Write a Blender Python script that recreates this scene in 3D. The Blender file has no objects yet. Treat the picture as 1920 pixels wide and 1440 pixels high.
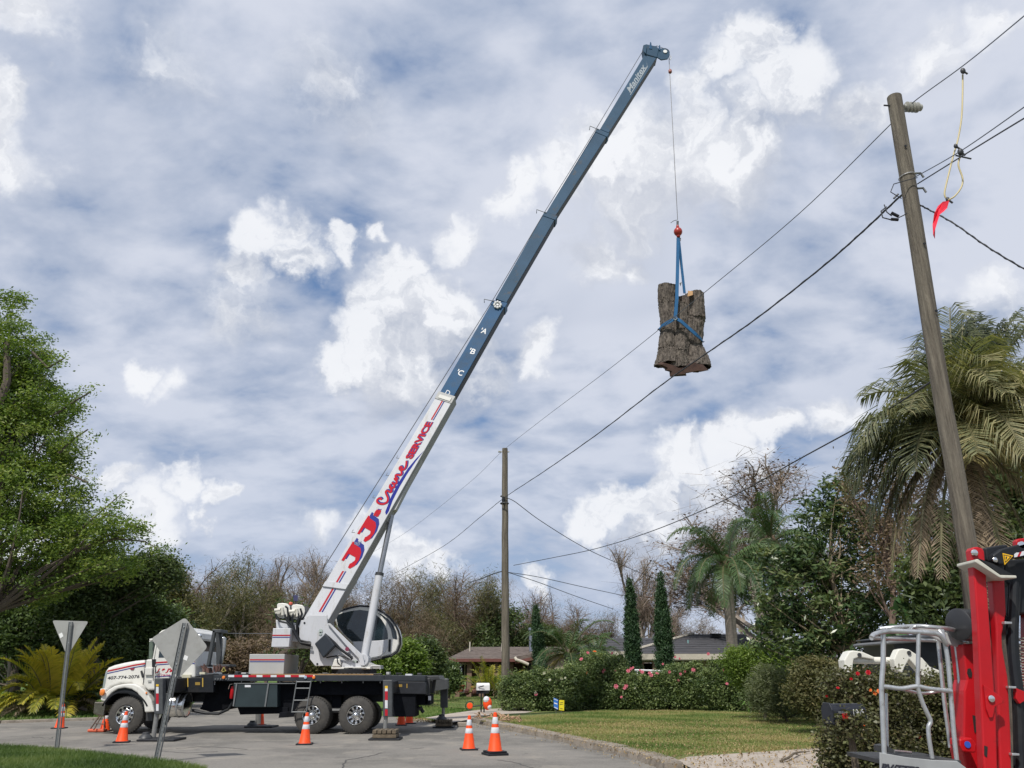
import bpy, bmesh, math, random
import numpy as np
from mathutils import Vector, Matrix
S = bpy.context.scene
R = math.radians
# ------------------------------------------------------------------ camera
FOC = 1450.0; PITCH = R(20.5); EYE = 1.6
cam_d = bpy.data.cameras.new('camera'); cam = bpy.data.objects.new('camera', cam_d)
S.collection.objects.link(cam); S.camera = cam
cam.location = (0, 0, EYE); cam.rotation_euler = (R(90) + PITCH, 0, 0)
cam_d.sensor_width = 36; cam_d.lens = FOC / 1920 * 36; cam_d.clip_end = 3000; cam_d.clip_start = 0.1
CP, SP = math.cos(PITCH), math.sin(PITCH)
def ray(px, py):
    dx = (px - 960) / FOC; dy = (720 - py) / FOC
    return Vector((dx, CP - dy * SP, SP + dy * CP))
def P(px, py, Y):
    d = ray(px, py); t = Y / d.y
    return Vector((d.x * t, Y, EYE + d.z * t))
def G(px, py, z=0.0):
    d = ray(px, py); t = (z - EYE) / d.z
    return Vector((d.x * t, d.y * t, z))
def mpp(px, py, Y):                     # metres per photo pixel at that depth
    d = ray(px, py); return Y / d.y / FOC
# ------------------------------------------------------------------ world
SUN_EL = R(54); SUN_DIR = Vector((-0.40, -0.92, 0)).normalized() * math.cos(SUN_EL) + Vector((0, 0, math.sin(SUN_EL)))
W = bpy.data.worlds.new('World'); S.world = W; W.use_nodes = True
def build_world():
    nt = W.node_tree; N = nt.nodes; L = nt.links; N.clear()
    def nd(t, **k):
        n = N.new(t)
        for a, b in k.items(): setattr(n, a, b)
        return n
    def setin(n, i, v):
        if hasattr(v, 'is_output'): L.new(v, n.inputs[i])
        else: n.inputs[i].default_value = v
    def m(op, a, b=0.0, c=0.0, clamp=False):
        n = nd('ShaderNodeMath', operation=op, use_clamp=clamp); setin(n, 0, a); setin(n, 1, b)
        if op in ('MULTIPLY_ADD', 'SMOOTH_MAX'): setin(n, 2, c)
        return n.outputs[0]
    def vm(op, a, b=(0, 0, 0), s=None):
        n = nd('ShaderNodeVectorMath', operation=op); setin(n, 0, a)
        if op != 'SCALE': setin(n, 1, b)
        if s is not None: setin(n, 3, s)
        return n.outputs[1] if op in ('DISTANCE', 'LENGTH', 'DOT_PRODUCT') else n.outputs[0]
    def mr(v, a, b, c=0.0, d=1.0):
        n = nd('ShaderNodeMapRange', interpolation_type='SMOOTHSTEP'); setin(n, 0, v)
        for i, x in zip((1, 2, 3, 4), (a, b, c, d)): setin(n, i, x)
        return n.outputs[0]
    def noise(v, sc, det=6, rough=0.55, lac=2.0):
        n = nd('ShaderNodeTexNoise'); setin(n, 'Vector', v); setin(n, 'Scale', sc); setin(n, 'Detail', det); setin(n, 'Roughness', rough)
        return n
    def mix(f, a, b):
        n = nd('ShaderNodeMix', data_type='RGBA'); setin(n, 0, f)
        for i, x in ((6, a), (7, b)):
            setin(n, i, x if hasattr(x, 'is_output') else (*x, 1))
        return n.outputs[2]
    tc = nd('ShaderNodeTexCoord'); d = tc.outputs['Generated']
    sky = nd('ShaderNodeTexSky', sky_type='NISHITA', sun_disc=False)
    sky.sun_elevation = SUN_EL; sky.sun_rotation = math.atan2(SUN_DIR.x, SUN_DIR.y)
    sky.air_density = 1.0; sky.dust_density = 0.8; sky.ozone_density = 1.5
    sx = nd('ShaderNodeSeparateXYZ'); L.new(d, sx.inputs[0])
    z = m('MAXIMUM', sx.outputs[2], 0.0)
    den = m('ADD', z, 0.34)
    cb = nd('ShaderNodeCombineXYZ'); setin(cb, 0, m('DIVIDE', sx.outputs[0], den)); setin(cb, 1, m('DIVIDE', sx.outputs[1], den)); setin(cb, 2, 3.7)
    pl = cb.outputs[0]
    # broken high layer seen in perspective
    w1 = noise(pl, 1.1, 3).outputs['Color']
    plw = vm('ADD', pl, vm('SCALE', vm('SUBTRACT', w1, (.5, .5, .5)), s=0.22))
    rot = nd('ShaderNodeMapping'); setin(rot, 0, plw); rot.inputs['Rotation'].default_value = (0, 0, R(28)); rot.inputs['Scale'].default_value = (1.0, 1.3, 1)
    n1 = noise(rot.outputs[0], 3.6, 7, .54).outputs[0]
    n2 = noise(rot.outputs[0], 0.9, 2, .5).outputs[0]
    n3 = noise(rot.outputs[0], 10.0, 5, .5).outputs[0]
    cover = m('ADD', m('MULTIPLY', n1, .58), m('ADD', m('MULTIPLY', n2, .20), m('MULTIPLY', n3, .22)))
    thick = mr(cover, .36, .47)
    tone = mr(cover, .43, .58)
    high = mix(tone, (3.3, 3.85, 5.0), (5.5, 5.8, 6.6))
    gloom = mr(noise(rot.outputs[0], 1.7, 3).outputs[0], .5, .72)
    high = mix(m('MULTIPLY', gloom, .45), high, (3.2, 3.7, 4.75))
    skyc = mix(.75, sky.outputs[0], (.95, 1.85, 3.7))
    base = mix(m('MULTIPLY', thick, .95), skyc, high)
    hz = mr(z, 0.0, .42, 1.0, 0.0)
    base = mix(m('MULTIPLY', hz, .62), base, (4.1, 4.7, 5.9))
    # heaped clouds, each a set of puffs at its own bearing and height
    puffs = [(770,500,62,1),(740,570,95,1),(825,600,105,1),(690,650,90,1),(770,690,120,.8),(865,690,95,.75),(630,690,60,.8),
        (510,460,66,.8),(470,510,70,.7),(560,510,62,.7),(635,470,40,.7),(700,430,32,.7),(460,590,80,.4),
        (1420,80,85,.9),(1350,130,80,.7),(1480,160,120,.85),(1400,220,100,.5),(1600,220,80,.5),(1300,190,60,.5),
        (1150,290,115,.8),(1270,310,135,.9),(1390,310,125,.8),(1180,380,95,.7),(960,375,60,.7),(870,440,62,.6),(1040,350,80,.6),
        (1110,480,85,.65),(1180,490,55,.5),(5,210,85,.85),(30,290,80,.5),(245,690,48,.8),(310,705,45,.5),
        (1180,950,62,1),(1140,995,55,.8),(1240,925,60,1),(1290,870,66,.8),(1380,850,80,.75),(1330,950,80,.8),(1450,820,60,.8),(1240,1010,75,.8),(1560,800,70,.8),
        (410,925,46,1),(350,890,46,.8),(245,890,46,.8),(300,950,70,.6),(770,1030,66,1),(690,1000,50,.9),(830,1050,46,.8),(1010,1080,40,.8),(570,1000,50,.5),
        (1740,110,110,.5),(1860,50,90,.5),(990,650,52,.6),(40,30,90,.5),(620,180,130,.35),(300,120,110,.3),(60,1000,90,.7),(1840,560,80,.4),
        (-300,500,120,.9),(-420,640,150,.9),(2250,420,150,.9),(2420,560,120,.8),(2600,300,200,.7),(-700,200,180,.7)]
    wn = noise(d, 9.0, 7, .56); wn2 = noise(d, 26.0, 4, .6)
    warp = vm('ADD', vm('SCALE', vm('SUBTRACT', wn.outputs['Color'], (.5, .5, .5)), s=.15), vm('SCALE', vm('SUBTRACT', wn2.outputs['Color'], (.5, .5, .5)), s=.055))
    def field(dv):
        cur = None
        for (px, py, r, wgt) in puffs:
            c = ray(px, py).normalized(); e = ray(px + r, py).normalized(); rr = (c - e).length
            q = vm('DISTANCE', dv, tuple(c)); v = m('MULTIPLY_ADD', q, -wgt / rr, wgt)
            cur = v if cur is None else m('MAXIMUM', cur, v)
        return cur
    nd1 = vm('NORMALIZE', vm('ADD', d, warp))
    f0 = field(nd1)
    f1 = field(vm('ADD', nd1, (-.02, 0, .065)))
    dens = mr(f0, -.06, .46)
    nA = noise(nd1, 15, 5, .6).outputs[0]; nB = noise(vm('ADD', nd1, (-.012, 0, .022)), 15, 5, .6).outputs[0]; rel2 = m('MULTIPLY', m('SUBTRACT', nA, nB), 1.9)
    relief = mr(m('SUBTRACT', f0, f1), -.45, .55)
    det = mr(wn.outputs[0], .34, .66)
    litv = m('POWER', m('ADD', m('ADD', m('MULTIPLY', relief, .88), m('MULTIPLY', det, .16)), rel2, clamp=True), 1.35)
    cum = mix(litv, (3.7, 3.95, 4.55), (7.5, 7.6, 7.85))
    allc = mix(m('MULTIPLY', dens, m('ADD', .46, m('MULTIPLY', litv, .42))), base, cum)
    # below the horizon: dull land colour
    below = mr(sx.outputs[2], -.02, 0.0, 1.0, 0.0)
    allc = mix(below, allc, (1.0, 1.05, .9))
    bg = nd('ShaderNodeBackground'); L.new(allc, bg.inputs[0]); bg.inputs[1].default_value = .1
    out = nd('ShaderNodeOutputWorld'); L.new(bg.outputs[0], out.inputs[0])
build_world()
sun_d = bpy.data.lights.new('sun', 'SUN'); sun = bpy.data.objects.new('sun', sun_d); S.collection.objects.link(sun)
sun_d.energy = 3.4; sun_d.angle = R(1.5); sun_d.color = (1, .955, .88)
sun.rotation_euler = SUN_DIR.to_track_quat('Z', 'Y').to_euler()
S.view_settings.view_transform = 'Standard'; S.view_settings.look = 'None'
S.view_settings.exposure = 0.32; S.view_settings.gamma = 1.0; S.view_settings.use_curve_mapping = False
# ------------------------------------------------------------------ materials
MATS = {}
def mat(name, col, rough=.6, metal=0.0, var=.12, scale=6.0, col2=None, thr=(.55, .7), scale2=2.5, bump=0.0, bscale=60.0, spec=.5, stretch=(1, 1, 1), coat=0.0):
    if name in MATS: return MATS[name]
    mt = bpy.data.materials.new(name); mt.use_nodes = True; nt = mt.node_tree; N = nt.nodes; L = nt.links
    b = N['Principled BSDF']; b.inputs['Roughness'].default_value = rough; b.inputs['Metallic'].default_value = metal
    b.inputs['Specular IOR Level'].default_value = spec; b.inputs['Coat Weight'].default_value = coat
    tc = N.new('ShaderNodeTexCoord'); mp = N.new('ShaderNodeMapping'); mp.inputs['Scale'].default_value = stretch
    geo = N.new('ShaderNodeNewGeometry'); L.new(geo.outputs['Position'], mp.inputs[0])
    n = N.new('ShaderNodeTexNoise'); n.inputs['Scale'].default_value = scale; n.inputs['Detail'].default_value = 5; n.inputs['Roughness'].default_value = .65
    L.new(mp.outputs[0], n.inputs['Vector'])
    hs = N.new('ShaderNodeMapRange'); hs.inputs[1].default_value = .3; hs.inputs[2].default_value = .7; hs.inputs[3].default_value = 1 - var; hs.inputs[4].default_value = 1 + var
    L.new(n.outputs[0], hs.inputs[0])
    mx = N.new('ShaderNodeMix'); mx.data_type = 'RGBA'; mx.inputs[6].default_value = (*col, 1); mx.inputs[7].default_value = (*(col2 or col), 1)
    if col2:
        n2 = N.new('ShaderNodeTexNoise'); n2.inputs['Scale'].default_value = scale2; n2.inputs['Detail'].default_value = 6; n2.inputs['Roughness'].default_value = .7
        L.new(mp.outputs[0], n2.inputs['Vector'])
        r2 = N.new('ShaderNodeMapRange'); r2.inputs[1].default_value = thr[0]; r2.inputs[2].default_value = thr[1]; L.new(n2.outputs[0], r2.inputs[0]); L.new(r2.outputs[0], mx.inputs[0])
    else: mx.inputs[0].default_value = 0
    vv = N.new('ShaderNodeVectorMath'); vv.operation = 'SCALE'; L.new(mx.outputs[2], vv.inputs[0]); L.new(hs.outputs[0], vv.inputs[3]); L.new(vv.outputs[0], b.inputs['Base Color'])
    if bump:
        bn = N.new('ShaderNodeTexNoise'); bn.inputs['Scale'].default_value = bscale; bn.inputs['Detail'].default_value = 4; L.new(mp.outputs[0], bn.inputs['Vector'])
        bp = N.new('ShaderNodeBump'); bp.inputs['Strength'].default_value = bump; bp.inputs['Distance'].default_value = .02; L.new(bn.outputs[0], bp.inputs['Height']); L.new(bp.outputs[0], b.inputs['Normal'])
    MATS[name] = mt; return mt
def leafmat(name, cols, rough=.5, trans=.3, tmul=(1.25, 1.35, .6)):
    if name in MATS: return MATS[name]
    mt = bpy.data.materials.new(name); mt.use_nodes = True; nt = mt.node_tree; N = nt.nodes; L = nt.links
    b = N['Principled BSDF']; b.inputs['Roughness'].default_value = rough; b.inputs['Specular IOR Level'].default_value = .35
    at = N.new('ShaderNodeAttribute'); at.attribute_name = 'tint'
    cr = N.new('ShaderNodeValToRGB'); e = cr.color_ramp.elements
    while len(e) < len(cols): e.new(.5)
    for i, c in enumerate(cols): e[i].position = i / (len(cols) - 1); e[i].color = (*[min(.85, x*1.45) for x in c], 1)
    L.new(at.outputs['Fac'], cr.inputs[0]); L.new(cr.outputs[0], b.inputs['Base Color'])
    tr = N.new('ShaderNodeBsdfTranslucent'); vv = N.new('ShaderNodeVectorMath'); vv.operation = 'MULTIPLY'; vv.inputs[1].default_value = tmul
    L.new(cr.outputs[0], vv.inputs[0]); L.new(vv.outputs[0], tr.inputs[0])
    ms = N.new('ShaderNodeMixShader'); ms.inputs[0].default_value = trans; L.new(b.outputs[0], ms.inputs[1]); L.new(tr.outputs[0], ms.inputs[2])
    L.new(ms.outputs[0], N['Material Output'].inputs[0]); MATS[name] = mt; return mt
white = mat('white_paint', (.52, .53, .56), .42, var=.05, scale=1.3, col2=(.36, .34, .30), thr=(.54, .80), scale2=5, coat=.1, stretch=(1.6,1.6,.4))
whitew = mat('warm_white_paint', (.66, .65, .61), .3, var=.05, scale=1.3, col2=(.46, .43, .36), thr=(.56, .8), scale2=5, coat=.3, stretch=(1.6,1.6,.5))
greyw = mat('grey_white_paint', (.38, .385, .38), .5, var=.07, scale=2, col2=(.38, .37, .34), thr=(.5, .75), scale2=4)
boomshade = mat('boom_underside_shade', (.30, .30, .30), .55, var=.1)  # shade on the boom's lower face, put into the colour
blue = mat('boom_blue_paint', (.022, .085, .185), .45, var=.16, scale=1.1, col2=(.06, .075, .09), thr=(.5, .8), scale2=.9, spec=.2)
bluegrey = mat('boom_blue_grey_paint', (.034, .08, .14), .55, var=.15, scale=1.2, col2=(.10, .085, .075), thr=(.58, .75), scale2=2.0, spec=.2)
black = mat('black_paint', (.012, .014, .018), .5, var=.3, scale=3, col2=(.032, .03, .028), thr=(.5, .8), spec=.3)
darksteel = mat('dark_steel', (.05, .052, .055), .5, .3, var=.3)
rubber = mat('tyre_rubber', (.055, .052, .048), .85, var=.25, scale=8, col2=(.10, .09, .075), thr=(.5, .8))
chrome = mat('polished_aluminium', (.78, .78, .77), .16, 1.0, var=.05)
alu = mat('aluminium_tube', (.52, .53, .53), .36, .75, var=.14, scale=14, col2=(.30,.29,.27), thr=(.55,.7), scale2=9)
galv = mat('galvanised_steel', (.17, .18, .185), .55, .4, var=.15, scale=20)
signback = mat('sign_back_aluminium', (.33, .33, .32), .6, .15, var=.08, scale=2, col2=(.25,.245,.23), thr=(.5,.75), scale2=5)
red = mat('red_paint', (.42, .005, .010), .42, var=.12, scale=2, coat=.1, spec=.35, col2=(.20, .012, .012), thr=(.60,.74), scale2=7)
sred = mat('stripe_red', (.42, .015, .03), .55, var=.05, spec=.2)
sblue = mat('stripe_blue', (.02, .03, .22), .55, var=.05, spec=.2)
orange = mat('cone_orange', (.80, .075, .012), .55, var=.12, scale=5, col2=(.42, .09, .035), thr=(.55, .72), scale2=14, spec=.3)
reflw = mat('reflective_white', (.62, .63, .66), .5, var=.12, scale=12)
tagw = mat('white_print', (.75, .75, .75), .5, var=.04)
tblk = mat('black_print', (.02, .02, .03), .5, var=.04)
yellow = mat('yellow_paint', (.70, .45, .03), .5, var=.1)
glass = mat('dark_glass', (.012, .022, .028), .05, 0, var=.5, scale=3, spec=.8)
wood = mat('weathered_pole_wood', (.165, .145, .112), .9, var=.35, scale=5, col2=(.095, .08, .062), thr=(.42, .62), scale2=2, bump=.8, bscale=30, stretch=(7, 7, .35))
cribwood = mat('cribbing_wood', (.12, .095, .065), .9, var=.4, scale=9, bump=.4)
bark = mat('bark', (.10, .08, .062), .95, var=.4, scale=9, bump=.8, bscale=25, stretch=(3, 3, .6))
logbark = mat('log_bark', (.130, .110, .092), .95, var=.45, scale=6, col2=(.05, .040, .034), thr=(.45, .60), scale2=7, bump=1.0, bscale=16, stretch=(2.2, 2.2, .75))
logcut = mat('log_cut_wood', (.055, .028, .020), .9, var=.35, scale=5, bump=.5)
freshcut = mat('log_fresh_cut', (.45, .27, .13), .8, var=.2, scale=8)
twig = mat('grey_twig', (.24, .205, .175), .95, var=.25, scale=2)
twigr = mat('brown_twig', (.15, .105, .082), .95, var=.3, scale=2)
strap = mat('blue_sling', (.010, .095, .23), .8, var=.12, scale=10)
wirem = mat('black_wire', (.03, .032, .037), .6, var=.1)
wirel = mat('steel_wire', (.12, .13, .15), .5, .5, var=.1)
hosey = mat('yellow_cable', (.50, .42, .22), .6, var=.1)
porc = mat('insulator_porcelain', (.33, .33, .30), .3, var=.15)
terr = mat('terracotta', (.30, .085, .045), .8, var=.2)
# ------------------------------------------------------------------ builders
C = S.collection
def tag(o, label=None, cat=None, group=None, kind=None):
    if label: o['label'] = label
    if cat: o['category'] = cat
    if group: o['group'] = group
    if kind: o['kind'] = kind
    return o
def thing(name, label, cat, loc=(0, 0, 0), group=None):
    o = bpy.data.objects.new(name, None); C.objects.link(o); o.location = loc; o.empty_display_size = .2
    return tag(o, label, cat, group)
def woff(p):
    v = Vector((0, 0, 0))
    while p is not None: v += Vector(p.location); p = p.parent
    return v
class B:
    def __init__(s): s.v = []; s.f = []
    def add(s, vs, fs):
        k = len(s.v); s.v += [tuple(v) for v in vs]; s.f += [tuple(i + k for i in f) for f in fs]; return s
    def box(s, x0, x1, y0, y1, z0, z1):
        return s.add([(x0,y0,z0),(x1,y0,z0),(x1,y1,z0),(x0,y1,z0),(x0,y0,z1),(x1,y0,z1),(x1,y1,z1),(x0,y1,z1)],
            [(0,3,2,1),(4,5,6,7),(0,1,5,4),(1,2,6,5),(2,3,7,6),(3,0,4,7)])
    def hexa(s, q0, q1):
        return s.add(list(q0) + list(q1), [(3,2,1,0),(4,5,6,7),(0,1,5,4),(1,2,6,5),(2,3,7,6),(3,0,4,7)])
    def prism(s, poly, y0, y1):
        n = len(poly)
        return s.add([(x, y0, z) for x, z in poly] + [(x, y1, z) for x, z in poly],
            [tuple(range(n)), tuple(range(2*n-1, n-1, -1))] + [(i, i+n, (i+1) % n + n, (i+1) % n) for i in range(n)])
    def px(s, poly, Y, d):
        q = [P(a, b, Y) for a, b in poly]; return s.prism([(p.x, p.z) for p in q], Y, Y + d)
    def pbox(s, x0, y0, x1, y1, Y, d): return s.px([(x0,y0),(x1,y0),(x1,y1),(x0,y1)], Y, d)
    def tube(s, pts, r, n=8, caps=True):
        pts = [Vector(p) for p in pts]; k = len(pts); rs = r if isinstance(r, (list, tuple)) else [r] * k
        vs = []; pa = None
        for i, p in enumerate(pts):
            t = (pts[min(i+1, k-1)] - pts[max(i-1, 0)]).normalized()
            if pa is None:
                a = Vector((0, 0, 1)) if abs(t.z) < .9 else Vector((1, 0, 0)); u = t.cross(a).normalized()
            else: u = (pa - t * pa.dot(t)).normalized()
            pa = u; w = t.cross(u)
            vs += [p + (u * math.cos(2*math.pi*j/n) + w * math.sin(2*math.pi*j/n)) * rs[i] for j in range(n)]
        fs = [(i*n+j, i*n+(j+1) % n, (i+1)*n+(j+1) % n, (i+1)*n+j) for i in range(k-1) for j in range(n)]
        if caps: fs += [tuple(range(n-1, -1, -1)), tuple(range((k-1)*n, k*n))]
        return s.add(vs, fs)
    def lathe(s, prof, o, ax=(0, 0, 1), n=24, caps=True):
        ax = Vector(ax).normalized(); a = Vector((0, 0, 1)) if abs(ax.z) < .9 else Vector((1, 0, 0)); u = ax.cross(a).normalized(); w = ax.cross(u); o = Vector(o)
        vs = [o + ax * h + (u * math.cos(2*math.pi*j/n) + w * math.sin(2*math.pi*j/n)) * max(r, 1e-4) for r, h in prof for j in range(n)]
        k = len(prof); fs = [(i*n+j, i*n+(j+1) % n, (i+1)*n+(j+1) % n, (i+1)*n+j) for i in range(k-1) for j in range(n)]
        if caps: fs += [tuple(range(n-1, -1, -1)), tuple(range((k-1)*n, k*n))]
        return s.add(vs, fs)
    def ball(s, c, r, n=12, sc=(1, 1, 1)):
        prof = [(math.sin(math.pi*i/n), -math.cos(math.pi*i/n)) for i in range(n+1)]; k = len(s.v)
        s.lathe([(a*r, b*r) for a, b in prof], (0, 0, 0), n=n*2, caps=False)
        s.v[k:] = [(c[0]+v[0]*sc[0], c[1]+v[1]*sc[1], c[2]+v[2]*sc[2]) for v in s.v[k:]]; return s
    def strip(s, pts, w, t, nrm):           # flat strap
        pts = [Vector(p) for p in pts]; nrm = Vector(nrm).normalized(); k = len(pts); vs = []
        for i, p in enumerate(pts):
            d = (pts[min(i+1, k-1)] - pts[max(i-1, 0)]).normalized(); q = d.cross(nrm).normalized() * w / 2; h = nrm * t / 2
            vs += [p-q-h, p+q-h, p+q+h, p-q+h]
        fs = [(i*4+j, i*4+(j+1) % 4, i*4+4+(j+1) % 4, i*4+4+j) for i in range(k-1) for j in range(4)] + [(3,2,1,0), (k*4-4, k*4-3, k*4-2, k*4-1)]
        return s.add(vs, fs)
    def done(s, name, m, parent=None, bevel=0.0, smooth=False, label=None):
        off = woff(parent); me = bpy.data.meshes.new(name)
        me.from_pydata([(a-off.x, b-off.y, c-off.z) for a, b, c in s.v], [], s.f)
        bm = bmesh.new(); bm.from_mesh(me); bmesh.ops.recalc_face_normals(bm, faces=bm.faces); bm.to_mesh(me); bm.free()
        me.materials.append(m)
        o = bpy.data.objects.new(name, me); C.objects.link(o); o.parent = parent
        if smooth:
            for p in me.polygons: p.use_smooth = True
            try: me.set_sharp_from_angle(angle=R(38))
            except Exception: pass
        if bevel:
            b = o.modifiers.new('bevel', 'BEVEL'); b.width = bevel; b.segments = 2; b.limit_method = 'ANGLE'; b.angle_limit = R(40)
        if label: o['label'] = label
        return o
def fastmesh(name, V, F, m, parent=None, tint=None, mats=None, midx=None):
    off = woff(parent); V = np.asarray(V, dtype=np.float32) - np.array(off, dtype=np.float32); F = np.asarray(F, dtype=np.int32)
    me = bpy.data.meshes.new(name); n, k = F.shape
    me.vertices.add(len(V)); me.vertices.foreach_set('co', V.ravel()); me.loops.add(n*k); me.loops.foreach_set('vertex_index', F.ravel())
    me.polygons.add(n); me.polygons.foreach_set('loop_start', np.arange(0, n*k, k, dtype=np.int32))
    me.update(calc_edges=True); me.validate()
    for q in (mats or [m]): me.materials.append(q)
    if tint is not None:
        at = me.attributes.new('tint', 'FLOAT', 'POINT'); at.data.foreach_set('value', np.asarray(tint, dtype=np.float32))
    o = bpy.data.objects.new(name, me); C.objects.link(o); o.parent = parent; return o
def copyobj(src, parent=None, loc=None, name=None):
    o = src.copy(); C.objects.link(o); o.parent = parent
    if loc is not None: o.location = loc
    return o
def copytree(src, loc, label=None):
    r = src.copy(); C.objects.link(r); r.location = loc
    if label: r['label'] = label
    for ch in list(src.children):
        c = ch.copy(); C.objects.link(c); c.parent = r
        for g in list(ch.children):
            k = g.copy(); C.objects.link(k); k.parent = c
    return r
# flat lettering mapped by fn(u, v) -> world point (u, v in 0..1)
def lettering(txt, fn, m, parent, shear=.0, bold=.0, name='lettering', extr=.0, sub=None):
    cu = bpy.data.curves.new('t', 'FONT'); cu.body = txt; cu.size = 1; cu.shear = shear; cu.offset = bold; cu.resolution_u = 3
    if sub: cu.space_character = sub
    ob = bpy.data.objects.new('t', cu); C.objects.link(ob); dg = bpy.context.evaluated_depsgraph_get(); dg.update()
    me = bpy.data.meshes.new_from_object(ob.evaluated_get(dg)); bpy.data.objects.remove(ob)
    vs = [v.co.copy() for v in me.vertices]; fs = [tuple(p.vertices) for p in me.polygons]
    x0 = min(v.x for v in vs); x1 = max(v.x for v in vs); y0 = min(v.y for v in vs); y1 = max(v.y for v in vs)
    b = B(); b.add([fn((v.x-x0)/(x1-x0), (v.y-y0)/(y1-y0)) for v in vs], fs); bpy.data.meshes.remove(me)
    return b.done(name, m, parent)
def pxmap(x0, y0, x1, y1, Y, slant=0.0):
    return lambda u, v: P(x0 + (x1-x0)*u, (y1 + (y0-y1)*v) + slant*u, Y)
# ------------------------------------------------------------------ foliage tools
rng = np.random.default_rng(7); random.seed(7)
def unit(n):
    a = rng.normal(size=(n, 3)); return a / np.linalg.norm(a, axis=1)[:, None]
def leaves(cen, per, spread, ll, lw, ctint=None, up=.5, hang=0.0):
    cen = np.repeat(np.asarray(cen), per, axis=0); n = len(cen)
    sp = spread if np.isscalar(spread) else np.repeat(spread, per)[:, None]
    c = cen + rng.normal(size=(n, 3)) * sp * np.array([1, 1, .75]) * .55
    a = unit(n); a[:, 2] = a[:, 2]*.6 - hang; a /= np.linalg.norm(a, axis=1)[:, None]
    nn = unit(n); nn[:, 2] += up; s = np.cross(a, nn); s /= np.linalg.norm(s, axis=1)[:, None] + 1e-9
    l = ll * rng.uniform(.6, 1.3, (n, 1)); w = lw * rng.uniform(.6, 1.3, (n, 1))
    V = np.stack([c - a*l/2, c + s*w/2, c + a*l/2, c - s*w/2], axis=1).reshape(-1, 3)
    F = np.arange(4*n).reshape(-1, 4)
    ct = rng.uniform(0, 1, len(cen)//per) if ctint is None else ctint
    t = np.clip(np.repeat(ct, per)*.6 + rng.uniform(0, 1, n)*.4, 0, 1)
    return V, F, np.repeat(t, 4)
def blobs3(bl, Y, dep=1.0):
    out = []
    for b in bl:
        y = Y + (b[4] if len(b) > 4 else 0); c = P(b[0], b[1], y); k = mpp(b[0], b[1], y)
        out.append((np.array(c), np.array([b[2]*k, b[2]*k*dep, b[3]*k])))
    return out
def clumps(bl, n, surf=.5, zmin=.15):
    w = np.array([r[0]*r[2]*math.sqrt(r[1]+.01) for _, r in bl]); w = w / w.sum(); idx = rng.choice(len(bl), n, p=w)
    d = unit(n); rad = np.where(rng.random(n) < surf, rng.uniform(.8, 1.05, n), rng.uniform(0, 1, n)**(1/3))
    c = np.array([bl[i][0] for i in idx]); r = np.array([bl[i][1] for i in idx]); p = c + d * r * rad[:, None]
    return p[p[:, 2] > zmin]
def limb(b, a, c, r0, r1, bend=.15, n=4, seg=5):
    a = Vector(a); c = Vector(c); L = (c-a).length; o = Vector(rng.normal(size=3)) * L * bend; o.z = abs(o.z)*.6 - L*.05
    b.tube([a.lerp(c, t) + o * (4*t*(1-t))*.5 for t in [i/seg for i in range(seg+1)]], [r0+(r1-r0)*i/seg for i in range(seg+1)], n, False)
def tree(name, label, cat, base, blobs, Y, m, nclump, per, spread, ll, lw, trunk_r=.25, dep=1.0, nlimb=40, group=None, surf=.55, top=None, barkm=None, up=.5, hang=0.0, tlow=0.0, twigs=0, crown='crown', fork=.35):
    base = Vector(base); t = thing(name, label, cat, base, group); bl = blobs3(blobs, Y, dep); cl = clumps(bl, nclump, surf, base.z + tlow)
    V, F, T = leaves(cl, per, spread, ll, lw, up=up, hang=hang); fastmesh(crown, V, F, m, t, T)
    if trunk_r > 0:
        b = B(); tp = Vector(top) if top else Vector(np.mean([c for c, _ in bl], axis=0)) + Vector((0, 0, .3))
        pts = [base.lerp(tp, i/8) + Vector((rng.normal()*.08*trunk_r*6*(0 < i < 8), rng.normal()*.05, 0)) for i in range(9)]
        b.tube(pts, [trunk_r*(1.25 if i == 0 else 1-.085*i) for i in range(9)], 8, False)
        H = tp.z - base.z
        for i in rng.choice(len(cl), min(nlimb, len(cl)), replace=False):
            c = cl[i]; k = min(8, max(1, int(8*max(fork, min(.95, (c[2]-base.z)/H - rng.uniform(.1, .35)))))); limb(b, pts[k], c, trunk_r*rng.uniform(.18, .4)*(1-.07*k), trunk_r*.05)
        b.done('trunk', barkm or bark, t, smooth=True)
    return t
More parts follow.
